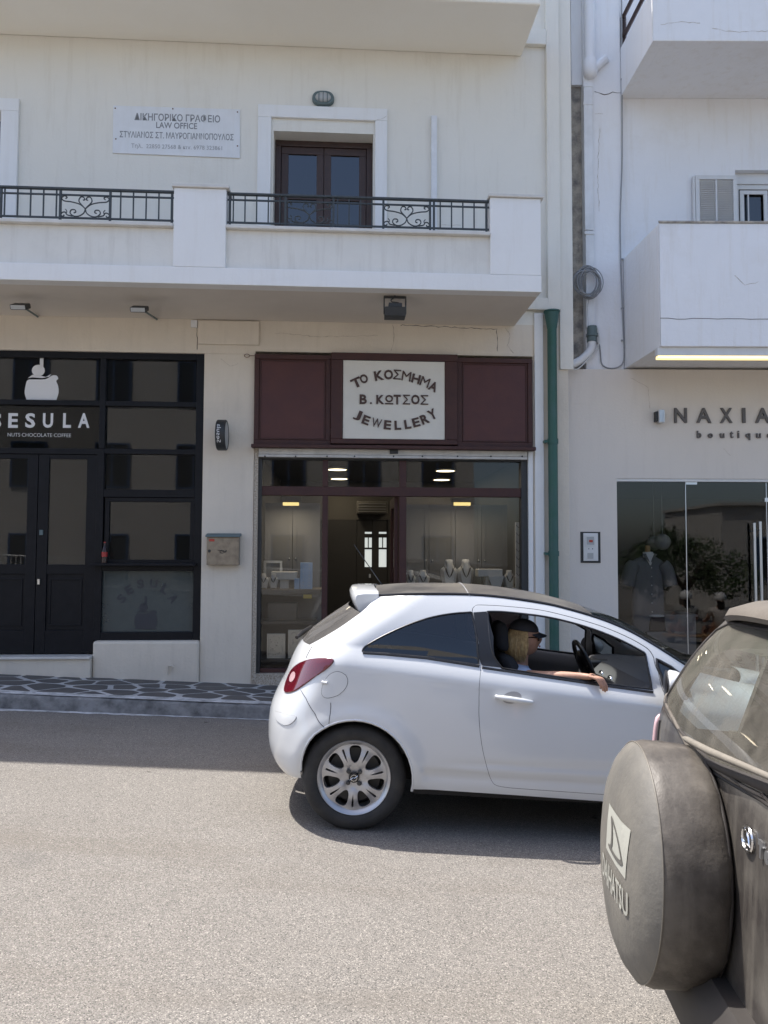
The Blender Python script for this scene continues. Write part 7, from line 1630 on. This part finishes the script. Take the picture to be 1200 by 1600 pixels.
ya, yb_, zt_, zb_ = CY+.04, CY-.195, ZC+.142, ZC+.004
for i in range(g_+1):
    for j in range(g_+1): mb.v.append(Vector(onface(lerp(ya, yb_, i/g_), lerp(zb_, zt_, j/g_), .0022)))
for i in range(g_):
    for j in range(g_): a = i*(g_+1)+j; mb.f.append((a, a+g_+1, a+g_+2, a+1))
TT.part('cover_panel', mb, 'cover_print', parent=sc)
def fl(pts, o=.004):   # shape in the panel's unit square (x right 0..1, y up)
    return [Vector(onface(lerp(ya, yb_, x), lerp(zb_, zt_, y), o)) for x, y in pts]
mb = MB()
def ring2(mb, out, inn):
    o = fl(out); i = fl(inn); n = len(o); mb.add(o+i, [(k, (k+1) % n, n+(k+1) % n, n+k) for k in range(n)])
out_ = smooth_line([(.22, .80), (.30, .84), (.62, .62), (.86, .30), (.88, .20), (.72, .13), (.26, .13), (.17, .20), (.30, .26), (.30, .60)], 3, True)
inn_ = smooth_line([(.33, .74), (.36, .74), (.58, .58), (.78, .32), (.79, .25), (.68, .22), (.42, .21), (.36, .24), (.40, .32), (.38, .58)], 3, True)
ring2(mb, out_, inn_); TT.part('panel_mark', mb, 'cover_mark', parent=sc)
ta = [fpt(*p) for p in ((943, 1340), (985, 1400), (982, 1437), (942, 1367))]
ty0, ty1, tz1, tz0 = CY+.085, CY-.215, ZC-.026, ZC-.096
mb = MB(); add_text(mb, 'DAIHATSU', 0, 1, 0, 1, 0, .0, .012, 1.0); mb.v = [Vector(onface(lerp(ty0, ty1, p.x), lerp(tz0, tz1, p.z), .004)) for p in mb.v]; TT.part('cover_lettering', mb, 'cover_print', parent=sc)
# ================================================================== the other side of the street (behind the camera, mirrored in the glass)
mat('opp_white', (0.58, 0.55, 0.50), 0.85, var=.3, vscale=.8); mat('opp_window', (0.03, 0.035, 0.04), 0.2); mat('opp_blue', (0.05, 0.10, 0.20), 0.5)
mat('leaf', (0.055, 0.09, 0.03), 0.6, var=.8, vscale=3, col2=(0.03, 0.055, 0.018)); mat('bark', (0.12, 0.09, 0.07), 0.9, bump=.6)
OF = Frame(Matrix.Translation((0, -9.5, 0)))
def ohouse(name, label, x0, x1, h, cols, rows, z0=0.0, gable=False, y0=0.0):
    t = Thing(name, label, 'building', OF, ((x0+x1)/2, y0, z0)); zb = min(road_z(x0), road_z(x1))-.3
    mb = MB(); w = (x1-x0)/cols; mb.box(x0, x1, y0-6, y0-.25, zb, h); t.part('wall', mb, 'opp_white')
    for i in range(cols):
        for j in range(rows):
            cx = x0+(i+.5)*w; zz = .9+j*3.0; zz += 0 if j else -.2
            if zz+1.6 > h: continue
            mb = MB(); mb.box(cx-.55, cx+.55, y0-.249, y0-.235, zz, zz+1.5); f = t.part('window', mb, 'opp_window'); mb = MB(); frame_ring(mb, (cx-.6, cx+.6, zz-.05, zz+1.55), .07, y0-.25, y0-.20); mb.box(cx-.03, cx+.03, y0-.24, y0-.205, zz, zz+1.5); t.part('frame', mb, 'opp_blue', parent=f)
    mb = MB(); mb.box(x0-.1, x1+.1, y0-6.1, y0-.1, h, h+.12); t.part('roof', mb, 'opp_white')
    if gable: mb = MB(); mb.prism([(x0-.2, h+.12), (x1+.2, h+.12), ((x0+x1)/2, h+2.2)], y0-6.1, y0-.1); t.part('gable_roof', mb, 'opp_white')
ohouse('white_house', 'long white two-storey house across the street', -20, -3.2, 9.2, 6, 3)
ohouse('gabled_house', 'low white house with a pitched roof across the street', -2.6, 5.6, 6.6, 3, 2, gable=True)
ohouse('white_house', 'low white house across the street beyond the tree', 12.5, 20, 3.4, 2, 1)
t = Thing('street_railing', 'white metal railing along the far side of the street', 'railing', OF, (-6, 2.2, 0))
mb = MB(); mb.tube([(-12, 2.2, road_z(-12)+1.0), (6, 2.2, road_z(6)+1.0)], .025, 6); t.part('top_rail', mb, 'white_paint'); mb = MB(); mb.tube([(-12, 2.2, road_z(-12)+.15), (6, 2.2, road_z(6)+.15)], .02, 6); t.part('bottom_rail', mb, 'white_paint')
f0 = None
for i in range(120):
    x = -11.95+i*.15
    if f0 is None: mb = MB(); mb.box(x-.012, x+.012, 2.19, 2.21, road_z(x)+.15, road_z(x)+1.0); f0 = t.part('baluster', mb, 'white_paint'); xx = x
    else: o = f0.copy(); COL.objects.link(o); o.location = (x-xx, 0, road_z(x)-road_z(xx))
t = Thing('street_tree', 'bushy dark green tree across the street from the boutique', 'tree', W, (9.4, -5.4, road_z(9.4)))
gz2 = road_z(9.4); mb = MB(); mb.tube([(9.4, -5.4, gz2-.1), (9.35, -5.4, gz2+.7), (9.5, -5.3, gz2+1.4)], [.15, .12, .08], 10)
for a in range(5): mb.tube([(9.42, -5.36, gz2+.9), (9.4+.9*math.cos(a*1.3), -5.4+.9*math.sin(a*1.3), gz2+2.0)], [.06, .02], 6)
t.part('trunk', mb, 'bark', smooth=50)
rg = random.Random(12); mb = MB(); cl = [(Vector((9.4+rg.uniform(-1.5, 1.5), -5.4+rg.uniform(-1.2, 1.2), gz2+1.9+rg.uniform(-.8, .9))), rg.uniform(.35, .75)) for _ in range(24)]
for c, r in cl:
    for _ in range(300):
        d = Vector((rg.gauss(0, 1), rg.gauss(0, 1), rg.gauss(0, 1))).normalized(); p = c+d*r*rg.uniform(.6, 1.05); u = Vector((rg.gauss(0, 1), rg.gauss(0, 1), rg.gauss(0, .5))).normalized()*rg.uniform(.05, .09); v = d.cross(u).normalized()*.028
        mb.add([p-u, p+v, p+u, p-v], [(0, 1, 2, 3)])
t.part('crown', mb, 'leaf')
# two riders in white helmets waiting on the near side of the road, seen only as reflections
mat('helmet', (0.75, 0.74, 0.72), 0.3, coat=.5); mat('hair_dark', (0.03, 0.018, 0.012), 0.6); mat('top_pattern', (0.5, 0.5, 0.48), .9, var=1.0, vscale=30, col2=(.04, .04, .05)); mat('top_pale', (0.55, 0.50, 0.46), .9)
def rider(x, y, m, label):
    g0 = road_z(x)-.22; t = Thing('person', label, 'person', W, (x, y, g0)); hc2 = Vector((x, y, g0+1.22))
    torso = [((x, y, g0+.55), .15), ((x, y, g0+.75), .13), ((x, y, g0+.95), .155), ((x, y, g0+1.05), .07), ((x, y, g0+1.15), .05)]
    ch = [torso, [torso[2], ((x-.20, y-.0, g0+.98), .06), ((x-.27, y-.10, g0+.75), .045), ((x-.22, y-.34, g0+.72), .035)], [torso[2], ((x+.20, y, g0+.98), .06), ((x+.27, y-.10, g0+.75), .045), ((x+.22, y-.34, g0+.72), .035)],
          [torso[0], ((x-.12, y-.1, g0+.55), .10), ((x-.16, y-.45, g0+.56), .075), ((x-.16, y-.48, g0+.12), .05), ((x-.16, y-.62, g0+.26), .04)], [torso[0], ((x+.12, y-.1, g0+.55), .10), ((x+.16, y-.45, g0+.56), .075), ((x+.16, y-.48, g0+.30), .05), ((x+.16, y-.62, g0+.26), .04)]]
    bd = skin_mesh(ch, 2); h, HM2 = head_mb(hc2, R_(-90)); bd.add(h.v, h.f); t.part('body', bd, 'skin', smooth=True)
    sh2 = skin_mesh([[(p, r+.02) for p, r in torso[:3]]+[((x, y, g0+1.06), .08)], [(torso[2][0], .17), ((x-.20, y, g0+.98), .08), ((x-.24, y-.05, g0+.85), .07)], [(torso[2][0], .17), ((x+.20, y, g0+.98), .08), ((x+.24, y-.05, g0+.85), .07)]], 2); t.part('top', sh2, m, smooth=True)
    mb = MB(); mb.ball(hc2+Vector((0, .01, .03)), .13, .145, .135, 24, fn=lambda d, q: q if d.z > -.45 else Vector((q.x, q.y, -.06))); t.part('helmet', mb, 'helmet', smooth=True)
    mb = MB(); mb.ball(hc2+Vector((0, .05, -.13)), .085, .05, .15, 16); t.part('hair', mb, 'hair_dark', smooth=True)
    mb = MB(); mb.box(x-.2, x+.2, y-.2, y+.15, g0, g0+.40); return t
t1 = rider(6.66, 1.66, 'top_pattern', 'person in white helmet and patterned top sitting in front of the boutique'); t2 = rider(7.44, 1.6, 'top_pale', 'person in white helmet and pale top sitting in front of the boutique')
t = Thing('street_bench', 'low bench at the roadside carrying the two people in helmets', 'bench', W, (7, 1.75, road_z(7.0)))
g0 = road_z(7.0)-.22; mb = MB(); mb.box(6.2, 7.9, 1.45, 1.85, g0+.38, g0+.43); t.part('seat', mb, 'wood_neck', bev=.01)
for xx in (6.3, 7.75): mb = MB(); mb.box(xx, xx+.06, 1.5, 1.8, road_z(xx)-.02, g0+.379); t.part('leg', mb, 'iron_dark')
